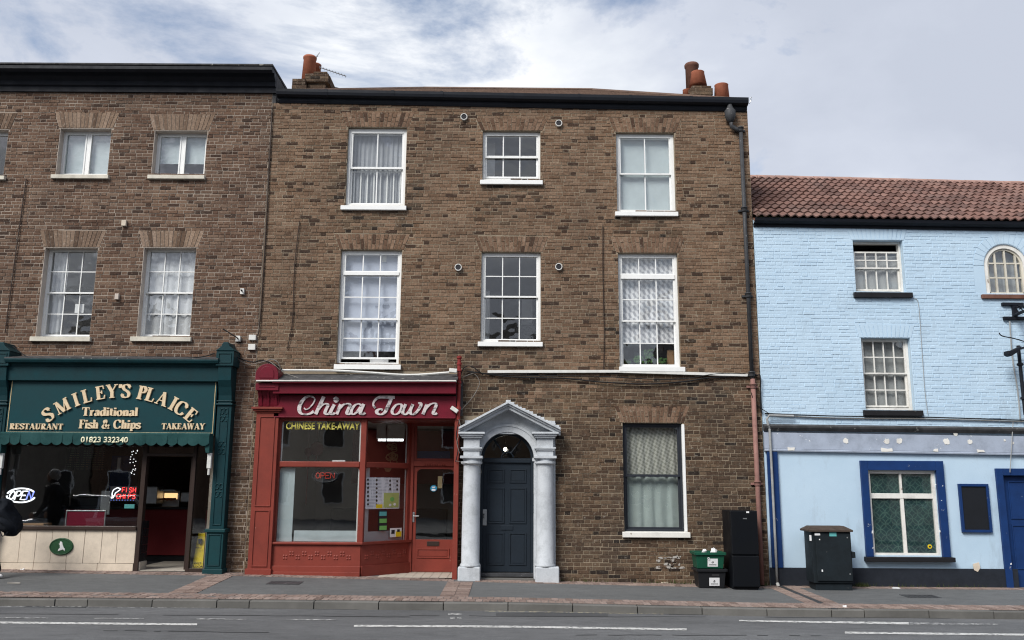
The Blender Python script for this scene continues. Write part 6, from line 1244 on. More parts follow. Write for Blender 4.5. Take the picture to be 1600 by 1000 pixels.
x, z = W(183, 769, Yn); MB().tube(smoothpts([(x + .06, Yn, z + .05), (x, Yn, z + .075), (x - .07, Yn, z + .03), (x - .085, Yn, z - .04), (x - .055, Yn, z - .09), (x - .10, Yn, z - .10), (x - .04, Yn, z - .055), (x - .03, Yn, z - .02), (x + .02, Yn, z + .02), (x + .06, Yn, z + .05)], 4), .0085, 6).build('fish_outline', 'neon_white', fs)
b = MB()
for k in range(9): xx = lerp(x0 + .04, x1 - .04, k / 8); b.lathe((xx, Yn, z0 + .012), [(.005, 0), (.007, .005), (.004, .012)], 6)
b.build('blue_leds', 'led_blue', fs)
# string of little lights
b = MB(); rg = random.Random(9)
for k in range(20): px, py = rg.uniform(203, 216), rg.uniform(702, 745); x, z = W(px, py, 1.0); b.lathe((x, 1.0, z), [(.004, 0), (.009, .008), (.004, .016)], 6)
o = b.build('fairy_lights', 'neon_white'); tag(o, 'cluster of tiny white lights inside the fish shop beside the door post', 'string lights')
# wet floor sign behind the side glass
ws = thing('wet_floor_sign', 'yellow folding wet floor sign behind the narrow side glass', 'sign', (W(311, 887, .0)[0], .0, lz)); x0, x1, z0, z1 = rect(302, 319, 833, 887, .0); z0 = lz + .01; xm = (x0 + x1) / 2; hw = (x1 - x0) / 2
for s, nm in ((-1, 'front_board'), (1, 'rear_board')): MB().add([(xm - hw, s * .12 + .1, z0), (xm + hw, s * .12 + .1, z0), (xm + hw * .62, .10, z1), (xm - hw * .62, .10, z1), (xm - hw, .01 + s * .12 + .1, z0), (xm + hw, .01 + s * .12 + .1, z0), (xm + hw * .62, .11, z1), (xm - hw * .62, .11, z1)], [(0, 1, 2, 3), (4, 5, 6, 7), (0, 1, 5, 4), (1, 2, 6, 5), (2, 3, 7, 6), (3, 0, 4, 7)]).build(nm, 'wet_yellow', ws)
for s, zz, h, w in (('WET', z0 + .10, .035, .13), ('FLOOR', z0 + .045, .035, .19)): text_mesh('lettering', s, 'dark_print', ws, xm - w / 2, -.015 + (zz - z0) * .09 - .008, zz, h, w, .01, .001)
MB().prism([(xm - .02, z0 + .44), (xm + .02, z0 + .44), (xm + .03, z0 + .52), (xm - .03, z0 + .52)], .02, .06).build('mark', 'dark_print', ws); text_mesh('lettering', 'MIND', 'dark_print', ws, xm - .05, -.01, z0 + .36, .025, .10, .01, .001)
cable([(20, 541, -.3), (40, 556, -.3), (60, 560, -.35), (180, 561, -.38), (300, 559, -.36), (335, 552, -.34)], .010, 'cable_black', 'black cable lying along the top of the green shop cornice')
# ================================================================== BLUE BUILDING
blue = thing('blue_building', 'pale blue painted brick pub with red pantile roof and dark blue trim', 'building', (7.5, 0, -.1))
BX0, BX1 = XR + .012, 11.5
Bw = {'B1': rect(1335, 1413, 375.5, 456.5), 'B2': rect(1349, 1426, 528, 641), 'AR': rect(1538, 1607, 381.5, 460), 'PW': rect(1359, 1466, 735, 868), 'DR': (W(1570, 820)[0], W(1640, 820)[0], -.6, W(1590, 738)[1])}
beZ = lambda x: 6.35 - (x - BX0) * .008
bwall = wall_sheet('wall', 'blue_render', blue, BX0, BX1, lambda x: -.4, lambda x: beZ(x) + .1, list(Bw.values()), .2)
zst = lambda x: W(1400, 666, 0)[1] - (x - 6.6) * .011
barch = []
for k, n in (('B1', 13), ('B2', 13)):
    o = Bw[k]; a = Arch(o[0], o[1], o[3] + .003, .24, .07, n, False, 'blue_brick_paint'); barch.append(a); a.build(bwall)
def bblock(z):
    out = [(h[0], h[1]) for h in Bw.values() if h[2] < z < h[3]]
    for a in barch:
        s = a.span(z)
        if s: out.append(s)
    o = Bw['AR']; r = (o[1] - o[0]) / 2 + .20; zc = o[3] - (o[1] - o[0]) / 2
    if zc < z < zc + r: h = math.sqrt(r * r - (z - zc) ** 2); xm = (o[0] + o[1]) / 2; out.append((xm - h, xm + h))
    elif o[2] < z <= zc: out.append((o[0] - .2, o[1] + .2))
    return out
brickwork(bwall, BX0 + .002, 10.4, zst, beZ, bblock, lambda x, z: 'blue_brick_paint', proud=.0048, jit=.0034, rank=lambda x, z: abs(z - 3.3) + .1 * abs(x - 7))
room(blue, BX0 + .1, BX1, 2.9, 6.2, .22, 3.5, 'interior_grey'); room(blue, BX0 + .1, BX1, -.1, 2.5, .21, 3, 'interior_dark')
# arched window: ring of painted bricks round it
o = Bw['AR']; axm, ar = (o[0] + o[1]) / 2, (o[1] - o[0]) / 2; azc = o[3] - ar
for k in range(16):
    a0, a1 = math.pi * k / 16 + .006, math.pi * (k + 1) / 16 - .006; P = [(axm + r * math.cos(t), azc + r * math.sin(t)) for r, t in ((ar + .01, a0), (ar + .195, a0), (ar + .195, a1), (ar + .01, a1))]
    MB().hexa([(x, -.007, z) for x, z in P], [(x, .03, z) for x, z in P]).build('voussoir', 'blue_brick_paint', bwall)
b = MB(); N = 18
for k in range(N):
    p = [(axm + (ar - .002) * math.cos(t), azc + (ar - .002) * math.sin(t)) for t in (math.pi * k / N, math.pi * (k + 1) / N)]; b.add([(p[0][0], .0005, p[0][1]), (p[0][0], .0005, o[3] + .01), (p[1][0], .0005, o[3] + .01), (p[1][0], .0005, p[1][1]), (p[0][0], .19, p[0][1]), (p[1][0], .19, p[1][1])], [(0, 1, 2, 3), (0, 3, 5, 4)])
b.build('arch_head', 'blue_render', bwall)
def arc_ring(nm, mat, par, r0, r1, y0, y1, zb):
    b = MB(); A = [math.pi * k / 20 for k in range(21)]; inn = [(axm + r0, zb)] + [(axm + r0 * math.cos(a), azc + r0 * math.sin(a)) for a in A] + [(axm - r0, zb)]; out_ = [(axm + r1, zb)] + [(axm + r1 * math.cos(a), azc + r1 * math.sin(a)) for a in A] + [(axm - r1, zb)]
    n = len(inn); v = [(x, y, z) for y in (y0, y1) for pl in (inn, out_) for x, z in pl]
    for i in range(n - 1): b.add([v[i], v[i + 1], v[n + i + 1], v[n + i], v[2 * n + i], v[2 * n + i + 1], v[3 * n + i + 1], v[3 * n + i]], [(0, 1, 2, 3), (0, 4, 5, 1), (3, 2, 6, 7)])
    return b.build(nm, mat, par)
aw = arc_ring('arched_window', 'white_worn', blue, ar - .075, ar - .003, .02, .1, o[2]); arc_ring('inner_frame', 'stone_sill', aw, ar - .11, ar - .075, .05, .1, o[2] + .03); ri = ar - .09
b = MB(); zr_ = [W(1572, 411.5, .05)[1], W(1572, 434, .05)[1]]
for px in (1556, 1571.5, 1588): x = W(px, 420, .05)[0]; h = math.sqrt(max(.01, ri ** 2 - (x - axm) ** 2)); b.box(x - .016, x + .016, .055, .09, o[2] + .03, azc + h)
for z in zr_: h = ri if z < azc else math.sqrt(ri ** 2 - (z - azc) ** 2); b.box(axm - h, axm + h, .058, .086, z - .014, z + .014)
b.box(axm - ri, axm + ri, .05, .1, o[2], o[2] + .05); b.build('glazing_bars', 'stone_sill', aw)
MB().prism([(axm + ri * math.cos(a), azc + ri * math.sin(a)) for a in [math.pi * k / 16 for k in range(17)]] + [(axm - ri, o[2] + .03), (axm + ri, o[2] + .03)], .075, .08).build('pane', 'glass_old', aw)
s = sill(1536, 1612, 459.5, 466); B('sill', 'terracotta_dark', aw, s[0], s[1], -.05, .1, s[2], s[3], .006)
drape('curtain', 'net_grey', o[0], o[1], o[2], o[3], .21, .02, 5, 'bunched grey lace behind the arched window of the blue building')
def bwin(k, lst, pm, **kw): return sash_window(blue, Bw[k], [(W(pm, b2, .12)[1], W(pm, a2, .12)[1], c, r, dy) for a2, b2, c, r, dy in lst], y=.10, mat='white_worn', sill_mat='black_sill', **kw)
w = bwin('B1', [(393.5, 420.5, 4, 2, 0), (418.5, 454, 4, 1, .035)], 1374, fr=.035, stile=.03, bar=.022, sill=sill(1335.5, 1427, 456.5, 464.5))
bwin('B2', [(532, 585, 4, 2, 0), (582.5, 636, 4, 2, .035)], 1388, fr=.045, stile=.03, bar=.02, sill=sill(1350.5, 1443.5, 641, 649.5))
a = Bw['B1']; drape('curtain', 'net_grey', a[0], a[1], a[2], W(1374, 400, .23)[1], .23, .02, 4, 'grey net curtain behind the half-open upper sash of the blue building')
a = Bw['B2']; drape('curtain', 'net_grey', a[0], a[1], a[2], a[3], .23, .015, 3, 'pale grey net curtain behind the lower sash of the blue building')
# ------------------------------------------------------------------ string cornice, fascia, plinth, trims
def hb(name, mat, prof, px0, py0, px1, py1, Y, par=blue):
    p, q = W(px0, py0, Y), W(px1, py1, Y); dz = (q[1] - p[1]) / (q[0] - p[0]); return MB().profile(prof, (BX0 + .0, 0, p[1] + dz * (BX0 - p[0])), (BX1, 0, p[1] + dz * (BX1 - p[0]))).build(name, mat, par)
st_ = hb('string_cornice', 'lead', [(0, -.05), (-.06, -.05), (-.10, 0), (-.11, .03), (-.09, .05), (0, .07)], 1200, 668, 1600, 673, -.1)
hb('pub_fascia', 'pub_fascia', [(0, 0), (-.045, 0), (-.05, .28), (0, .30)], 1200, 701, 1600, 707.5, -.05); hb('fascia_bead', 'pub_fascia', [(0, -.025), (-.06, -.025), (-.065, 0), (-.05, .012), (0, .012)], 1200, 702.5, 1600, 709, -.06)
pl_ = B('plinth', 'pub_plinth', blue, BX0, W(1590, 900)[0], -.03, -.001, -.4, W(1400, 888, -.03)[1], .006)
pst = B('corner_post', 'pub_blue', blue, W(1203, 800, -.05)[0], W(1219.5, 800, -.05)[0], -.05, -.001, W(1210, 887, -.05)[1], W(1210, 704.5, -.05)[1], .004)
o = Bw['PW']; S0 = rect(1349.5, 1480, 720, 868, -.06)
pw_ = MB()
b = MB().box(S0[0], o[0] - .001, -.06, .05, o[2] - .02, S0[3]).box(o[1] + .001, S0[1], -.06, .05, o[2] - .02, S0[3]).box(o[0], o[1], -.06, .05, o[3] + .001, S0[3]); sur = b.build('window_surround', 'pub_blue', blue, .005)
B('sill', 'black_sill', sur, S0[0] - .03, S0[1] + .04, -.13, .05, o[2] - .10, o[2] - .021, .008)
pwn = ring('pub_window', 'white_worn', blue, o[0] + .002, o[1] - .002, o[2], o[3] - .002, .055, .02, .10, tb=.04); xm = (o[0] + o[1]) / 2; zt = W(1408, 775, .05)[1]
B('transom', 'white_worn', pwn, o[0] + .055, o[1] - .055, .03, .09, zt - .045, zt + .045, .006); B('mullion', 'white_worn', pwn, xm - .03, xm + .03, .035, .085, o[2] + .04, zt - .045, .005); B('mullion', 'white_worn', pwn, xm - .02, xm + .02, .035, .085, zt + .045, o[3] - .055, .005)
for a, c in ((o[0] + .055, xm - .02), (xm + .02, o[1] - .055)):
    for z0, z1 in ((o[2] + .04, zt - .045), (zt + .045, o[3] - .055)): MB().box(a, c, .06, .065, z0, z1).build('pane', 'glass', pwn); MB().box(a, c, .07, .073, z0, z1).build('patterned_film', 'pub_film', pwn)
x, z = W(1453, 854, .05); n = 14; o_ = MB().prism([(x + .038 * math.cos(6.2832 * k / n), z + .038 * math.sin(6.2832 * k / n)) for k in range(n)], .052, .058).build('window_sticker', 'wet_yellow'); tag(o_, 'round yellow and black sticker in the corner of the pub window', 'sticker'); MB().prism([(x + .02 * math.cos(6.2832 * k / n), z + .016 * math.sin(6.2832 * k / n)) for k in range(n)], .049, .0515).build('print', 'dark_print', o_)
# notice board
x0, x1, z0, z1 = rect(1501, 1548, 756, 832, -.05); nb = thing('notice_board', 'empty black notice board in a blue frame on the pub wall', 'notice board', (x0, -.05, z0)); ring('frame', 'pub_blue', nb, x0, x1, z0, z1, .045, -.05, -.003); B('panel', 'board_black', nb, x0 + .045, x1 - .045, -.03, -.004, z0 + .045, z1 - .045, 0)
# door at the end
d = Bw['DR']; B('door_post', 'pub_blue', blue, W(1564.5, 820, -.05)[0], d[0] + .03, -.05, .1, -.4, W(1580, 732, -.05)[1], .005); B('door_head', 'pub_blue', blue, d[0] + .03, d[1], -.045, .1, W(1590, 743, -.05)[1], W(1590, 732, -.05)[1], .005)
dd = B('pub_door', 'pub_blue', blue, d[0] + .03, d[1], .06, .11, -.15, W(1590, 744, 0)[1], .004); ring('panel_mould', 'pub_blue', dd, d[0] + .15, d[1] - .1, .2, .95, .02, .045, .061); ring('panel_mould', 'pub_blue', dd, d[0] + .15, d[1] - .1, 1.05, 1.7, .02, .045, .061)
# white flecks and filler patches on the fascia and trims
rg = random.Random(31)
for px, py, r in ((1322, 689, 5), (1386, 690, 5), (1405, 689, 5), (1479, 690, 5.5), (1515, 690, 4.5), (1493, 678, 4), (1570, 688, 2), (1583, 692, 2.5)):
    x, z = W(px, py, -.055); n = 12; MB().prism([(x + r / 85 * rg.uniform(.6, 1.1) * math.cos(6.2832 * k / n), z + r / 85 * rg.uniform(.6, 1.1) * math.sin(6.2832 * k / n)) for k in range(n)], -.054, -.045).build('filler_patch', 'white_worn', st_)
for px, py, w, h in ((1236, 701.5, 10, 5), (1386, 703, 18, 5.5), (1533, 705, 12, 4), (1463, 703, 6, 4)):
    x0, x1, z0, z1 = rect(px - w / 2, px + w / 2, py - h / 2, py + h / 2, -.068); J_ = lambda v, s: v + rg.uniform(-s, s); MB().prism([(J_(x0, .02), z0), (J_((x0 + x1) / 2, .03), J_(z0, .012)), (x1, J_(z0, .01)), (J_(x1, .02), z1), (J_((x0 + x1) / 2, .02), J_(z1, .012)), (x0, J_(z1, .01))], -.0685, -.05).build('filler_patch', 'white_worn', st_)
for px, py, w, h in ((1363, 831, 2.2, 5), (1364, 856, 2, 2.5), (1468.5, 830, 2, 4), (1462, 757, 2, 2), (1473, 759, 1.5, 2), (1471, 782, 2, 1.5), (1580, 881, 2, 3)): x0, x1, z0, z1 = rect(px - w / 2, px + w / 2, py - h / 2, py + h / 2, -.062); MB().prism([(x0, z0), (x1, z0 + .006), (x1 - .004, z1), (x0 + .006, z1 - .008)], -.0625, -.05).build('paint_chip', 'paper', sur)
x, z = W(1525.5, 885, -.02); b = MB().prism([(x - .05, z - .06), (x + .01, z - .09), (x + .06, z - .02), (x + .045, z + .07), (x - .06, z + .04)], -.036, -.02); b.build('bare_patch', 'cream_slab', bwall)
# wires on the blue front
cable([(1195, 646, -.04), (1300, 650, -.04), (1450, 652, -.04), (1610, 657, -.04)], .012, 'cable_black', 'dark cable strung across the blue front above the fascia'); cable([(1200, 647.5, -.04), (1300, 653, -.035), (1450, 654.5, -.035), (1610, 659, -.035)], .009, 'cable_grey', 'grey wire strung just below the dark cable on the blue front')
cable([(1428, 466, -.02), (1435, 475, -.02), (1440, 540, -.02), (1445, 610, -.02), (1450, 648, -.02)], .006, 'net_grey', 'thin pale wire dropping from the upper sill on the blue front')
cable([(1577.5, 502, -.04), (1582, 560, -.04), (1590, 610, -.04), (1594, 655, -.04)], .014, 'grey_pipe', 'thin grey conduit down the blue front under the iron bracket', 'conduit', 'conduit'); cable([(1583, 660, -.08), (1581, 690, -.08), (1578, 738, -.08)], .008, 'grey_pipe', 'thin pale wire hanging over the pub fascia', 'cable')
wp = thing('waste_pipe', 'thin pale waste pipe running down the dark blue corner post', 'pipe', (W(1216, 912, -.09)[0], -.09, zg(4.7))); MB().tube([(W(x, y, -.09)[0], -.09, W(x, y, -.09)[1]) for x, y in ((1240, 650), (1202, 649), (1198, 655))] , .02, 8).build('branch', 'grey_pipe', wp); xx = W(1208, 780, -.09)[0]
MB().tube(smoothpts([(W(1198, 653, -.09)[0], -.09, W(1198, 653, -.09)[1]), (xx - .02, -.09, W(1203, 668, -.09)[1]), (xx, -.09, W(1203, 690, -.09)[1]), (xx, -.09, zg(4.7) + .05)], 4), .022, 8).build('pipe', 'grey_pipe', wp, smooth=True); MB().tube([(xx, -.09, zg(4.7) + .05), (xx + .01, -.12, zg(4.7) + .0)], .028, 8).build('shoe', 'white_plastic', wp)
# iron sign bracket and lamp at the end of the front
ib = thing('sign_bracket', 'black wrought iron sign bracket under the arched window', 'bracket', (W(1585, 500, -.05)[0], -.05, W(1585, 500, -.05)[1]))
def ipt(px, py, Y): p = W(px, py, Y); return (p[0], Y, p[1])
PB('top_plate', 'black_paint', ib, 1566.5, 1600, 472.5, 477, -.06, -.004); PB('bottom_plate', 'black_paint', ib, 1569, 1606, 494.5, 499.5, -.06, -.004); PB('upright', 'black_paint', ib, 1583, 1589.5, 477, 495, -.055, -.004)
MB().tube([ipt(1586, 492, -.05), ipt(1606, 484, -.6)], .03, 8).build('arm', 'black_paint', ib); MB().tube([ipt(1588, 480, -.05), ipt(1612, 478, -.7)], .02, 8).build('upper_arm', 'black_paint', ib)
b = MB(); x, z = W(1594, 484, -.25)
b.tube([(x + .09 * (1 - t / 14) * math.cos(t * .75), -.25, z + .09 * (1 - t / 14) * math.sin(t * .75)) for t in range(13)], .012, 6); b.build('scroll', 'black_paint', ib)
fl_l = thing('floodlight', 'black floodlight on a bent arm below the iron sign bracket', 'lamp', (W(1580, 550, -.3)[0], -.3, W(1580, 550, -.3)[1]))
p, q = W(1570, 551, -.35), W(1590, 545, -.35); MB().prism([(p[0], p[1] - .05), (p[0] + .06, p[1] - .075), (q[0], q[1] - .04), (q[0] + .03, q[1] + .04), (p[0] + .08, p[1] + .03), (p[0], p[1] + .02)], -.45, -.3).build('head', 'black_paint', fl_l, .015)
MB().tube(smoothpts([ipt(1561, 520, -.3), ipt(1566, 525, -.28), ipt(1585, 529, -.2), ipt(1612, 537, -.05)], 4), .010, 6).build('arm', 'black_paint', fl_l); MB().tube([ipt(1589, 546, -.37), ipt(1608, 541, -.1)], .02, 8).build('mount', 'black_paint', fl_l)
hp = thing('hanging_pole', 'black iron rod with rings hanging beside the floodlight', 'rod', (W(1600, 640, -.2)[0], -.2, W(1600, 640, -.2)[1])); x = W(1596, 590, -.2)[0]; MB().tube([(x, -.2, W(1596, 540, -.2)[1]), (x, -.2, W(1596, 648, -.2)[1])], .03, 10).build('rod', 'black_paint', hp)
for py in (572, 625): MB().lathe((x, -.2, W(1596, py, -.2)[1]), [(.03, 0), (.055, .015), (.055, .045), (.03, .06)], 12).build('collar', 'black_paint', hp)
# ------------------------------------------------------------------ gutter and pantiles
p, q = W(1178, 352, -.1), W(1600, 359, -.1); gs = (q[1] - p[1]) / (q[0] - p[0]); gz_ = lambda x: p[1] + gs * (x - p[0])
bg = MB().profile([(0, 0), (-.03, 0), (-.03, .05), (-.09, .055), (-.14, .085), (-.155, .14), (-.145, .14), (-.10, .075), (0, .06)], (BX0, 0, gz_(BX0)), (BX1, 0, gz_(BX1))).build('gutter', 'black_paint', blue)
ez = lambda x: gz_(x) + .13; RY = 2.5; r0, r1 = W(1175, 277.5, RY), W(1600, 288, RY); rs = (r1[1] - r0[1]) / (r1[0] - r0[0]); rz = lambda x: r0[1] + rs * (x - r0[0])
EY = -.16
roofo = MB().add([(BX0, EY + .05, ez(BX0) - .05), (BX1, EY + .05, ez(BX1) - .05), (BX1, RY, rz(BX1) - .06), (BX0, RY, rz(BX0) - .06), (BX0, 5.2, ez(BX0)), (BX1, 5.2, ez(BX1))], [(0, 1, 2, 3), (3, 2, 5, 4)]).build('roof', 'terracotta_dark', blue)
rows, TW = 12, .31; K = 12; proto = None; rg = random.Random(12); sl = Vector((0, RY - EY, rz(7) - ez(7))); SLn = sl.length; gauge = SLn / rows; pitch = math.atan2(sl.z, sl.y)
def wave(u): u = u % 1; return .5 - .5 * math.cos(2 * math.pi * (u ** 1.5))
tlist = []
for r in range(rows):
    x = BX0 + .01
    while x < 11.2: tlist.append((r, x)); x += TW
tlist.sort(key=lambda t: abs(t[1] - 7.2) // 3.0)
sb_ = MB()
def tile_geo(b, fn, w):
    n = K; v = []
    for i in range(n + 1):
        u = i / n * 2; h = .042 * wave(u); xx = i / n * w
        for yy, hh in ((0, .042), (gauge * 1.22, 0)): v.append(fn(xx, yy, h + hh))
        v.append(fn(xx, 0, h + .042 - .024))
    b.add(v, [(3 * i, 3 * i + 3, 3 * i + 4, 3 * i + 1) for i in range(n)] + [(3 * i + 2, 3 * i + 5, 3 * i + 3, 3 * i) for i in range(n)])
for i, (r, x) in enumerate(tlist):
    t = r / rows; base = Vector((x, lerp(EY, RY, t), lerp(ez(x), rz(x), t))); w = min(TW * 1.01, 11.2 - x + .3)
    if i < 300:
        if not proto:
            b = MB(); tile_geo(b, lambda a, c, d: (a, c, d), TW * 1.005); proto = b.build('pantile', 'pantile_object', roofo, smooth=False, origin=(0, 0, 0)); oo = proto
        else: oo = proto.copy(); COL.objects.link(oo)
        oo.parent = roofo; WL[oo] = base; oo.location = base - WL[roofo]; oo.rotation_euler = (pitch + rg.uniform(-.012, .012), rg.uniform(-.014, .014), rg.uniform(-.016, .016))
    else:
        sb_.cur = rg.uniform(.001, 1); tile_geo(sb_, lambda a, c, d: tuple(base + Vector((a, c * math.cos(pitch) - d * math.sin(pitch), c * math.sin(pitch) + d * math.cos(pitch)))), TW)
if sb_.v: sb_.build('pantiles', 'pantile_face', roofo, stuff=True)
x = BX0
while x < 11.2:
    b = MB(); pts = [(.14 * math.cos(a), .10 * math.sin(a)) for a in [math.pi * k / 8 for k in range(9)]]; b.profile([(y, z) for y, z in pts], (x, RY, rz(x) - .045), (x + .40, RY, rz(x + .4) - .045 + rg.uniform(-.006, .008))); b.build('ridge_tile', 'ridge_pink', roofo); x += .41
# moss in the gutter: tufts
b = MB(); rg = random.Random(14)
for i in range(900):
    x = BX0 + .05 + .60 * rg.random() ** 1.25; y = -.14 + .12 * rg.random(); z = gz_(x) + .10 + rg.uniform(0, .09) * (1 - (x - BX0) / .85); s = rg.uniform(.012, .03); a = rg.uniform(0, 3.14)
    b.add([(x - s * math.cos(a), y - s * math.sin(a), z), (x + s * math.cos(a), y + s * math.sin(a), z), (x + rg.uniform(-.02, .02), y - .012, z + s * 1.6)], [(0, 1, 2)])
o = b.build('moss', 'moss'); tag(o, 'thick green moss growing in the blue building gutter', 'moss', kind='stuff')
# ================================================================== BINS AND CABINETS
fr_x0, fr_x1 = W(1143.5, 855, -.72)[0], W(1185.5, 855, -.72)[0]; zf = zp(4.1, -.4); zt_ = W(1164, 798, -.72)[1]; zm_ = W(1164, 867.5, -.72)[1]
fr_ = thing('fridge_freezer', 'tall black fridge freezer left standing against the brick wall', 'fridge', (fr_x0 + .3, -.4, zf))
B('cabinet', 'fridge_black', fr_, fr_x0, fr_x1, -.66, -.12, zf + .02, zt_, .012); B('door', 'fridge_black', fr_, fr_x0, fr_x1, -.72, -.664, zm_ + .008, zt_, .012); B('door', 'fridge_black', fr_, fr_x0, fr_x1, -.72, -.664, zf + .05, zm_ - .008, .012); B('plinth', 'dark_print', fr_, fr_x0 + .02, fr_x1 - .02, -.65, -.14, zf - .01, zf + .05, .004)
x0, x1, z0, z1 = rect(1166, 1170.5, 799, 801.5, -.725); B('label', 'paper', fr_, x0, x1, -.724, -.7195, z0, z1, 0); x0, x1, z0, z1 = rect(1161, 1167, 809.5, 811, -.725); B('badge', 'steel', fr_, x0, x1, -.723, -.7195, z0, z1, 0)
def crate(px0, px1, py0, py1, mat, zb, lab, numz, group=None):
    Y = -.60; x0, x1 = W(px0, py0, Y)[0], W(px1, py0, Y)[0]; xm, hw = (x0 + x1) / 2, (x1 - x0) / 2; h = W((px0 + px1) / 2, py0, Y)[1] - zb; D = .40
    t = thing('recycling_box', lab, 'recycling box', (xm, Y + D / 2, zb), group); tp = .86
    def rr(w, y0, y1, z): return [(xm - w, y0, z), (xm + w, y0, z), (xm + w, y1, z), (xm - w, y1, z)]
    o4, i4 = rr(hw * tp, Y + .04, Y + D - .04, zb), rr(hw * tp - .012, Y + .052, Y + D - .052, zb + .012); o5, i5 = rr(hw * .98, Y, Y + D, zb + h), rr(hw * .98 - .012, Y + .012, Y + D - .012, zb + h)
    v = o4 + o5 + i4 + i5; f = [(0, 1, 2, 3), (8, 9, 10, 11)] + [(i, (i + 1) % 4, 4 + (i + 1) % 4, 4 + i) for i in range(4)] + [(8 + i, 8 + (i + 1) % 4, 12 + (i + 1) % 4, 12 + i) for i in range(4)] + [(4 + i, 4 + (i + 1) % 4, 12 + (i + 1) % 4, 12 + i) for i in range(4)]
    MB().add(v, f).build('tub', mat, t, .006); b = MB(); b.box(x0, x1, Y - .02, Y - .001, zb + h - .045, zb + h).box(x0, x1, Y + D + .001, Y + D + .02, zb + h - .045, zb + h).box(x0 - .014, x0 - .001, Y - .02, Y + D + .02, zb + h - .045, zb + h).box(x1 + .001, x1 + .014, Y - .02, Y + D + .02, zb + h - .045, zb + h); b.build('rim', mat, t, .005)
    lz0 = zb + h * .12; lw = .085; yl = lambda z: Y + .04 * (1 - (z - zb) / h); sx = xm + .04
    MB().add([(sx - lw, yl(lz0) - .004, lz0), (sx + lw, yl(lz0) - .004, lz0), (sx + lw, yl(lz0 + .13) - .004, lz0 + .13), (sx - lw, yl(lz0 + .13) - .004, lz0 + .13)], [(0, 1, 2, 3)]).build('label', 'paper', t); text_mesh('lettering', '3', 'dark_print', t, sx - .02, yl(lz0 + .06) - .008, lz0 + .06, .055, .035, .02, .001); text_mesh('lettering', 'Staplegrove', 'dark_print', t, sx - .06, yl(lz0 + .02) - .008, lz0 + .025, .018, .12, .0, .001) if False else B('print', 'dark_print', t, sx - .06, sx + .06, yl(lz0 + .02) - .008, yl(lz0 + .02) - .002, lz0 + .026, lz0 + .036, 0)
    return t, zb + h, xm, hw
zb = zp(3.1, -.4); t1, zz, xm, hw = crate(1089.5, 1135, 889, 915, 'box_black', zb, 'black recycling box under the green one, beside the fridge', 0)
for k in range(3): B('print', 'lead', t1, xm + .0, xm + .12, -.589, -.584, zz - .07 - k * .022, zz - .062 - k * .022, 0)
t2, zz2, xm, hw = crate(1086.5, 1133, 863, 889, 'box_green', zz + .003, 'dark green recycling box stacked on a black one beside the fridge', 0)
x, z = xm - .03, zz2 - .10; b = MB(); oval(b, x, z, .016, .016, .004, -.598, 12); b.build('mark', 'paper', t2)
rg = random.Random(3)
for i, (dx, r, lab) in enumerate(((-.06, .045, 'crumpled white paper in the green box, by its middle'), (.10, .065, 'larger crumpled white bag in the green box'))):
    b = MB(); n = 10
    vv = []; 
    for a in range(6):
        for k in range(n): ph = math.pi * a / 5; th = 6.2832 * k / n; rr3 = r * rg.uniform(.65, 1.1); vv.append((xm + dx + rr3 * math.sin(ph) * math.cos(th), -.42 + rr3 * math.sin(ph) * math.sin(th), zz2 + .0 + rr3 * math.cos(ph)))
    b.add(vv, [(a * n + k, a * n + (k + 1) % n, (a + 1) * n + (k + 1) % n, (a + 1) * n + k) for a in range(5) for k in range(n)]); o = b.build('crumpled_paper', 'paper'); tag(o, lab, 'paper')
# street cabinet
cx0, cx1 = W(1271, 870, -.62)[0], W(1331.5, 870, -.62)[0]; zc = zp(5.6, -.4); ct = W(1300, 830, -.62)[1]
cb = thing('street_cabinet', 'dark green-black metal utility cabinet standing before the blue wall', 'utility cabinet', ((cx0 + cx1) / 2, -.4, zc))
MB().add([(cx0 - .005, -.60, zc + .12), (cx1 + .005, -.60, zc + .12), (cx1 + .005, -.22, zc + .12), (cx0 - .005, -.22, zc + .12), (cx0 - .005, -.60, ct), (cx1 + .005, -.60, ct), (cx1 + .005, -.22, ct), (cx0 - .005, -.22, ct)], [(0, 1, 5, 4), (1, 2, 6, 5), (2, 3, 7, 6), (3, 0, 4, 7), (4, 5, 6, 7)]).build('body', 'cabinet', cb, .006)
B('base', 'cabinet', cb, cx0 + .03, cx1 - .01, -.57, -.24, zc - .02, zc + .12, .006); B('door', 'cabinet', cb, cx0 + .05, cx1 - .01, -.625, -.602, zc + .15, ct - .02, .006); tpz = W(1300, 823, -.5)[1]
MB().add([(cx0 - .06, -.66, ct - .01), (cx1 + .03, -.66, ct - .01), (cx1 + .03, -.18, ct - .01), (cx0 - .06, -.18, ct - .01), (cx0 - .06, -.66, ct + .02), (cx1 + .03, -.66, ct + .02), (cx1 + .03, -.18, ct + .02), (cx0 - .06, -.18, ct + .02), (cx0 + .02, -.5, ct + .08), (cx1 - .06, -.5, ct + .08), (cx1 - .06, -.3, ct + .08), (cx0 + .02, -.3, ct + .08)], [(0, 1, 5, 4), (1, 2, 6, 5), (2, 3, 7, 6), (3, 0, 4, 7), (4, 5, 9, 8), (5, 6, 10, 9), (6, 7, 11, 10), (7, 4, 8, 11), (8, 9, 10, 11), (3, 2, 1, 0)]).build('lid', 'cabinet_rust', cb, .004)
B('padlock_box', 'cabinet', cb, cx1 + .006, cx1 + .065, -.60, -.48, W(1333, 872, -.6)[1], W(1333, 862.5, -.6)[1], .006)
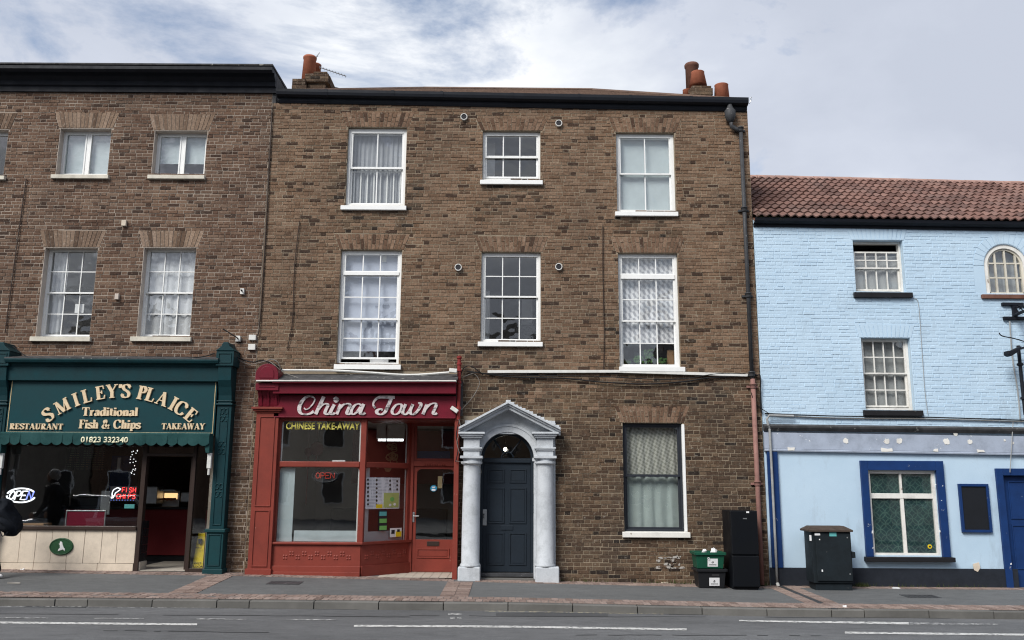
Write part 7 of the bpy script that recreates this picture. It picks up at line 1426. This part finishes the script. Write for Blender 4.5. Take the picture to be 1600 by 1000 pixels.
for px0, px1, py0, py1, mt in ((1296, 1307, 832, 838, 'sticker_teal'), (1273, 1281.5, 833, 836.5, 'paper'), (1284, 1286, 890, 893.5, 'paper'), (1323, 1325, 839, 841, 'steel'), (1327.5, 1329.5, 896, 898, 'steel'), (1280, 1281.5, 842, 844, 'paper')): x0, x1, z0, z1 = rect(px0, px1, py0, py1, -.63); B('sticker', mt, cb, x0, x1, -.629, -.6245, z0, z1, 0)
x0, x1, z0, z1 = rect(1265, 1268, 836, 845, -.61); B('sticker', 'paper', cb, x0, x1, -.609, -.5995, z0, z1, 0)
# ================================================================== LITTER, WEEDS
rg = random.Random(40)
def litter(px, py, w, d, lab, mt='paper', onroad=False):
    if onroad: x, y = RG(px, py); z = zr(x, y)
    else:
        z = -.05
        for _ in range(6): x, y = G(px, py, z); z = zp(x, y)
    a = rg.uniform(-.5, .5); pts = [(-w / 2, -d / 2), (0, -d / 2 * .7), (w / 2, -d / 2), (w / 2 * .9, d / 2), (-w * .1, d / 2 * 1.1), (-w / 2, d / 2 * .8)]; R2 = lambda u, v: (x + u * math.cos(a) - v * math.sin(a), y + u * math.sin(a) + v * math.cos(a)); b = MB()
    top = [(*R2(u, v), z + .012 + rg.uniform(0, .02)) for u, v in pts]; bot = [(q[0], q[1], z + .004) for q in top]; n = 6
    b.add(top + bot, [tuple(range(n)), tuple(range(2 * n - 1, n - 1, -1))] + [(i, n + i, n + (i + 1) % n, (i + 1) % n) for i in range(n)]); tag(b.build('litter', mt, None), lab, 'litter')
litter(35, 890.5, .06, .05, 'scrap of white paper below the cream slabs'); litter(22, 912, .22, .02, 'pale paper strip on the pavement before the fish shop', 'cable_grey'); litter(898, 906.5, .05, .04, 'small white scrap at the brick wall foot beside the doorcase'); litter(948, 907, .10, .05, 'white crumpled wrapper at the brick wall foot under the street window'); litter(855, 953.5, .25, .04, 'white wrapper lying in the gutter before the doorcase', onroad=True); litter(1400, 920, .12, .06, 'flat white card at the foot of the pub wall', 'paper'); litter(89, 944.5, .05, .05, 'white scrap on the gutter grate by the fish shop', onroad=True); litter(1320, 949, .05, .04, 'small pale scrap on the kerb paving beside the drain channel'); litter(1394, 961, .06, .04, 'white scrap in the gutter before the blue pub', onroad=True); litter(1045, 911, .30, .12, 'broken pale flakes on the pavement before the chipped bricks', 'cream_slab')
b = MB(); rg = random.Random(50)
for i in range(260):                       # leaves and dirt caught where the drain channel meets the kerb
    px, py = rg.gauss(1290, 7), rg.gauss(956, 2.2); x, y = RG(px, py); z = zr(x, y) + rg.uniform(.003, .05); s = rg.uniform(.008, .03); a = rg.uniform(0, 6.28)
    b.add([(x, y, z), (x + s * math.cos(a), y + s * math.sin(a), z + s * .5), (x + s * math.cos(a + 1), y + s * math.sin(a + 1), z + s * .2)], [(0, 1, 2)])
o = b.build('leaf_litter', 'card'); tag(o, 'heap of dead leaves where the drain channel meets the kerb', 'leaf litter', kind='stuff')
b = MB()
for (cx, n, sp) in ((1190, 90, 4), (1345, 110, 6), (1130, 40, 10), (900, 30, 25), (1050, 60, 40), (1450, 60, 60)):
    for i in range(n):
        px = rg.gauss(cx, sp); x = W(px, 914)[0]; y = -.03 - rg.random() * .06; z = zp(x, y); h = rg.uniform(.02, .09); a = rg.uniform(0, 6.28); b.add([(x - .006, y, z), (x + .006, y, z), (x + .03 * math.cos(a), y + .03 * math.sin(a), z + h)], [(0, 1, 2)])
o = b.build('weeds', 'moss'); tag(o, 'small weeds and moss along the foot of the walls', 'weeds', kind='stuff')
# ================================================================== PERSON WITH BACKPACK (walking out of the picture)
def skin(name, mat, parent, joints, bones, root=0, sub=2):
    me = bpy.data.meshes.new(name); me.from_pydata([j[0] for j in joints], bones, []); me.materials.append(mm(mat)); o = bpy.data.objects.new(name, me); put(o, parent, (0, 0, 0) if not parent else WL[parent])
    m = o.modifiers.new('skin', 'SKIN'); m.use_smooth_shade = True
    for i, j in enumerate(joints): me.skin_vertices[0].data[i].radius = (j[1], j[2] if len(j) > 2 else j[1])
    me.skin_vertices[0].data[root].use_root = True; s = o.modifiers.new('sub', 'SUBSURF'); s.levels = s.render_levels = sub; return o
PYp = -1.15; pxx = W(-27, 840, PYp)[0]; pz0 = zp(pxx, PYp)
per = thing('person', 'person in dark jacket walking away past the fish shop with a backpack', 'person', (pxx, PYp, pz0))
J = [((0, 0, .92), .145, .12), ((-.01, 0, 1.08), .14, .11), ((-.03, 0, 1.26), .165, .115), ((-.05, 0, 1.42), .14, .09), ((-.07, 0, 1.50), .058), ((-.09, 0, 1.60), .085), ((-.10, 0, 1.70), .075),
     ((0, -.09, .88), .095), ((-.14, -.09, .50), .065), ((-.24, -.09, .10), .045), ((-.36, -.09, .045), .04),
     ((0, .09, .88), .095), ((.10, .09, .50), .065), ((.27, .09, .14), .045), ((.17, .09, .05), .04),
     ((-.05, -.19, 1.40), .068), ((.02, -.23, 1.14), .052), ((-.16, -.22, .98), .038), ((-.22, -.21, .95), .034),
     ((-.05, .19, 1.40), .068), ((-.08, .23, 1.12), .052), ((-.22, .22, .94), .038), ((-.28, .21, .92), .034)]
Bn = [(0, 1), (1, 2), (2, 3), (3, 4), (4, 5), (5, 6), (0, 7), (7, 8), (8, 9), (9, 10), (0, 11), (11, 12), (12, 13), (13, 14), (3, 15), (15, 16), (16, 17), (17, 18), (3, 19), (19, 20), (20, 21), (21, 22)]
skin('body', 'jacket', per, J, Bn)
def at_(p): return Vector(p) + WL[per]
def blob(name, mat, parent, c, r, n=14, m=10, fn=None, smooth=True):
    v = []; c = Vector(c)
    for a in range(m + 1):
        for k in range(n): ph, th = math.pi * a / m, 6.2832 * k / n; q = Vector((r[0] * math.sin(ph) * math.cos(th), r[1] * math.sin(ph) * math.sin(th), r[2] * math.cos(ph))); q = fn(q) if fn else q; v.append(c + q)
    return MB().add(v, [(a * n + k, a * n + (k + 1) % n, (a + 1) * n + (k + 1) % n, (a + 1) * n + k) for a in range(m) for k in range(n)]).build(name, mat, parent, smooth=smooth)
blob('head', 'skin', per, at_((-.10, 0, 1.63)), (.095, .078, .125)); blob('hair', 'hair', per, at_((-.065, 0, 1.665)), (.105, .09, .115)); blob('collar', 'shoe_white', per, at_((-.045, 0, 1.50)), (.075, .085, .035))
for s, x in ((-1, -.33), (1, .20)): blob('shoe', 'shoe_white', per, at_((x, s * .09, .05)), (.14, .05, .045), fn=lambda q: Vector((q.x, q.y, max(q.z, -.03))))
for s in (-1, 1): blob('hand', 'skin', per, at_((-.25 if s < 0 else -.31, s * .21, .93)), (.05, .03, .06))
# backpack: soft sack with crumpled folds
b0, b1 = W(-7, 808, PYp - .1)[0], W(20, 806, PYp - .1)[0]; zt1, zb1 = W(10, 778, PYp)[1], W(10, 838, PYp)[1]; cxx, czz = (b0 + b1) / 2, (zt1 + zb1) / 2; rg = random.Random(77)
from mathutils import noise as mnoise
def bagf(q):
    n = mnoise.noise(q * 6.0) * .07 + mnoise.noise(q * 15.0) * .03; w = 1 + .12 * (-q.z / .3); return Vector((q.x * w + n - .10 * (q.z / .35), q.y + n, q.z))
def sq(q, e=.62):
    a, b2, c = (b1 - b0) / 2 * .95, .18, (zt1 - zb1) / 2; f = lambda v, r: math.copysign(abs(v / r) ** e, v) * r; return Vector((f(q.x, a) * (.92 if q.z > 0 else 1), f(q.y, b2) * .9, f(q.z, c)))
bp = thing('backpack', 'bulging dark backpack worn by the passer-by at the shop window', 'backpack', (cxx, PYp, zb1))
blob('sack', 'bag', bp, (cxx, PYp, czz), ((b1 - b0) / 2 * .95, .18, (zt1 - zb1) / 2), 36, 28, lambda q: bagf(sq(q))); blob('pocket', 'bag', bp, (cxx + .06, PYp - .03, czz - .12), ((b1 - b0) / 2 * .85, .17, (zt1 - zb1) / 4), 24, 16, bagf)
MB().tube(smoothpts([(cxx - .02, PYp - .14, zb1 + .10), (cxx + .05, PYp - .17, zb1 + .01), (cxx + .12, PYp - .15, zb1 + .08)], 4), .008, 6).build('strap', 'bag', bp)
MB().tube(smoothpts([(cxx - .10, PYp - .16, zt1 - .02), (cxx - .26, PYp - .18, zt1 + .03), (cxx - .32, PYp - .18, zt1 - .25), (cxx - .15, PYp - .17, zb1 + .12)], 5), .022, 8).build('shoulder_strap', 'bag', bp)
# ================================================================== PARKED CAR (outside the frame, mirrored in the fish shop glass)
def car(x0, yc, zb, lab):
    t = thing('parked_car', lab, 'car', (x0 + 2.05, yc, zb)); P = lambda pts: [(x0 + u, zb + v) for u, v in pts]
    body = MB().prism(P([(.02, .30), (.0, .55), (.10, .72), (.95, .88), (1.3, .93), (3.55, .96), (3.98, .90), (4.08, .62), (4.05, .30), (3.66, .24), (.5, .24)]), yc - .87, yc + .87).build('body', 'car_silver', t, .07)
    lo = [(1.05, .90), (3.75, .93), (3.25, 1.36), (1.85, 1.38)]; v = [(x0 + u, yc - .80, zb + w) for u, w in lo[:2]] + [(x0 + u, yc - .62, zb + w) for u, w in lo[2:]]; MB().hexa(v, [(a, 2 * yc - b, c) for a, b, c in v]).build('glasshouse', 'car_glass', t, .05)
    B('roof', 'car_silver', t, x0 + 1.80, x0 + 3.30, yc - .63, yc + .63, zb + 1.37, zb + 1.42, .03)
    for s in (-1, 1):
        for a, c in (((1.12, .93), (1.86, 1.39)), ((2.5, .93), (2.52, 1.39)), ((3.68, .95), (3.25, 1.38))): MB().tube([(x0 + a[0], yc + s * .805, zb + a[1]), (x0 + c[0], yc + s * .625, zb + c[1])], .035, 6).build('pillar', 'car_silver', t)
        MB().box(x0 + 1.2, x0 + 1.38, yc + s * .98 - .08, yc + s * .98 + .08, zb + .93, zb + 1.05).build('mirror', 'car_silver', t, .03); B('headlight', 'cream_white', t, x0 + .02, x0 + .30, yc + s * .70 - .16, yc + s * .70 + .165, zb + .62, zb + .73, .03); B('tail_light', 'car_red', t, x0 + 3.86, x0 + 4.07, yc + s * .72 - .14, yc + s * .72 + .152, zb + .66, zb + .90, .03)
        for wx in (.78, 3.25):
            yy = yc + s * .78; b = MB(); n = 24; b.add([(x0 + wx + r * math.cos(6.2832 * k / n), yy + e, zb + .31 + r * math.sin(6.2832 * k / n)) for e, r in ((-.105, .29), (-.09, .315), (.09, .315), (.105, .29)) for k in range(n)], [(i * n + k, i * n + (k + 1) % n, (i + 1) * n + (k + 1) % n, (i + 1) * n + k) for i in range(3) for k in range(n)] + [tuple(range(n)), tuple(range(4 * n - 1, 3 * n - 1, -1))]); w = b.build('wheel', 'tyre', t)
            MB().add([(x0 + wx + .2 * math.cos(6.2832 * k / n), yy + s * .11, zb + .31 + .2 * math.sin(6.2832 * k / n)) for k in range(n)], [tuple(range(n))]).build('rim', 'steel', w)
car(-11.6, -4.9, zr(-9, -4.9), 'silver hatchback in the road, mirrored in the fish shop window')
# ================================================================== TERRACE ACROSS THE STREET (seen only in the window glass)
def opp(x0, x1, h, mat, lab, gable):
    y = -27.0; t = thing('terrace_house', lab, 'building', ((x0 + x1) / 2, y, -.2), 'houses across the street'); B('wall', mat, t, x0, x1, y - 6, y, -.3, h, 0); xm = (x0 + x1) / 2
    if gable: MB().prism([(x0, h), (x1, h), (xm, h + 2.4)], y, y - 6).build('roof', 'terracotta_dark', t)
    else: MB().add([(x0, y + .2, h), (x1, y + .2, h), (x1, y - 3, h + 2), (x0, y - 3, h + 2), (x0, y - 6, h), (x1, y - 6, h)], [(0, 1, 2, 3), (3, 2, 5, 4), (0, 3, 4), (1, 5, 2)]).build('roof', 'lead', t)
    MB().box(x0 + .3, x0 + 1.1, y - 3.4, y - 2.6, h + 1, h + 3.1).build('chimney', 'chimney_render', t)
    n = max(2, int((x1 - x0) / 2.2))
    for fl in range(int(h // 2.7)):
        for i in range(n):
            xx = lerp(x0, x1, (i + .5) / n); w = MB().box(xx - .5, xx + .5, y + .01, y + .06, .7 + fl * 2.7, 2.2 + fl * 2.7).build('window', 'white_paint', t); MB().box(xx - .44, xx + .44, y + .055, y + .065, .76 + fl * 2.7, 2.14 + fl * 2.7).build('pane', 'tile_black', w)
opp(-44, -31, 7.4, 'brick_main_object', 'long tan brick house across the street, mirrored in the fish shop glass', False); opp(-30.9, -20.1, 7.9, 'chimney_render', 'grey rendered house across the street, mirrored in the fish shop glass', False); opp(18.1, 40, 7.2, 'cream_slab', 'long cream terrace across the street mirrored in the pub glass', False); opp(-20, -12.5, 8.2, 'brick_left_object', 'brick terrace house across the street, with slate roof, mirrored in the glass', False); opp(-12.4, -7.2, 6.4, 'cream_slab', 'cream gabled house across the street mirrored in the glass', True); opp(-7.1, 1.2, 7.6, 'brick_main_object', 'tan brick house across the street mirrored in the glass', False); opp(1.3, 7.4, 6.2, 'chimney_render', 'grey rendered gabled house across the street mirrored in the glass', True); opp(7.5, 18, 7.9, 'brick_left_object', 'long red-brown terrace across the street mirrored in the glass', False)
# ------------------------------------------------------------------ render settings
sc.cycles.max_bounces = 7; sc.cycles.filter_width = 1.15; sc.cycles.transparent_max_bounces = 12; sc.cycles.caustics_reflective = False; sc.cycles.caustics_refractive = False
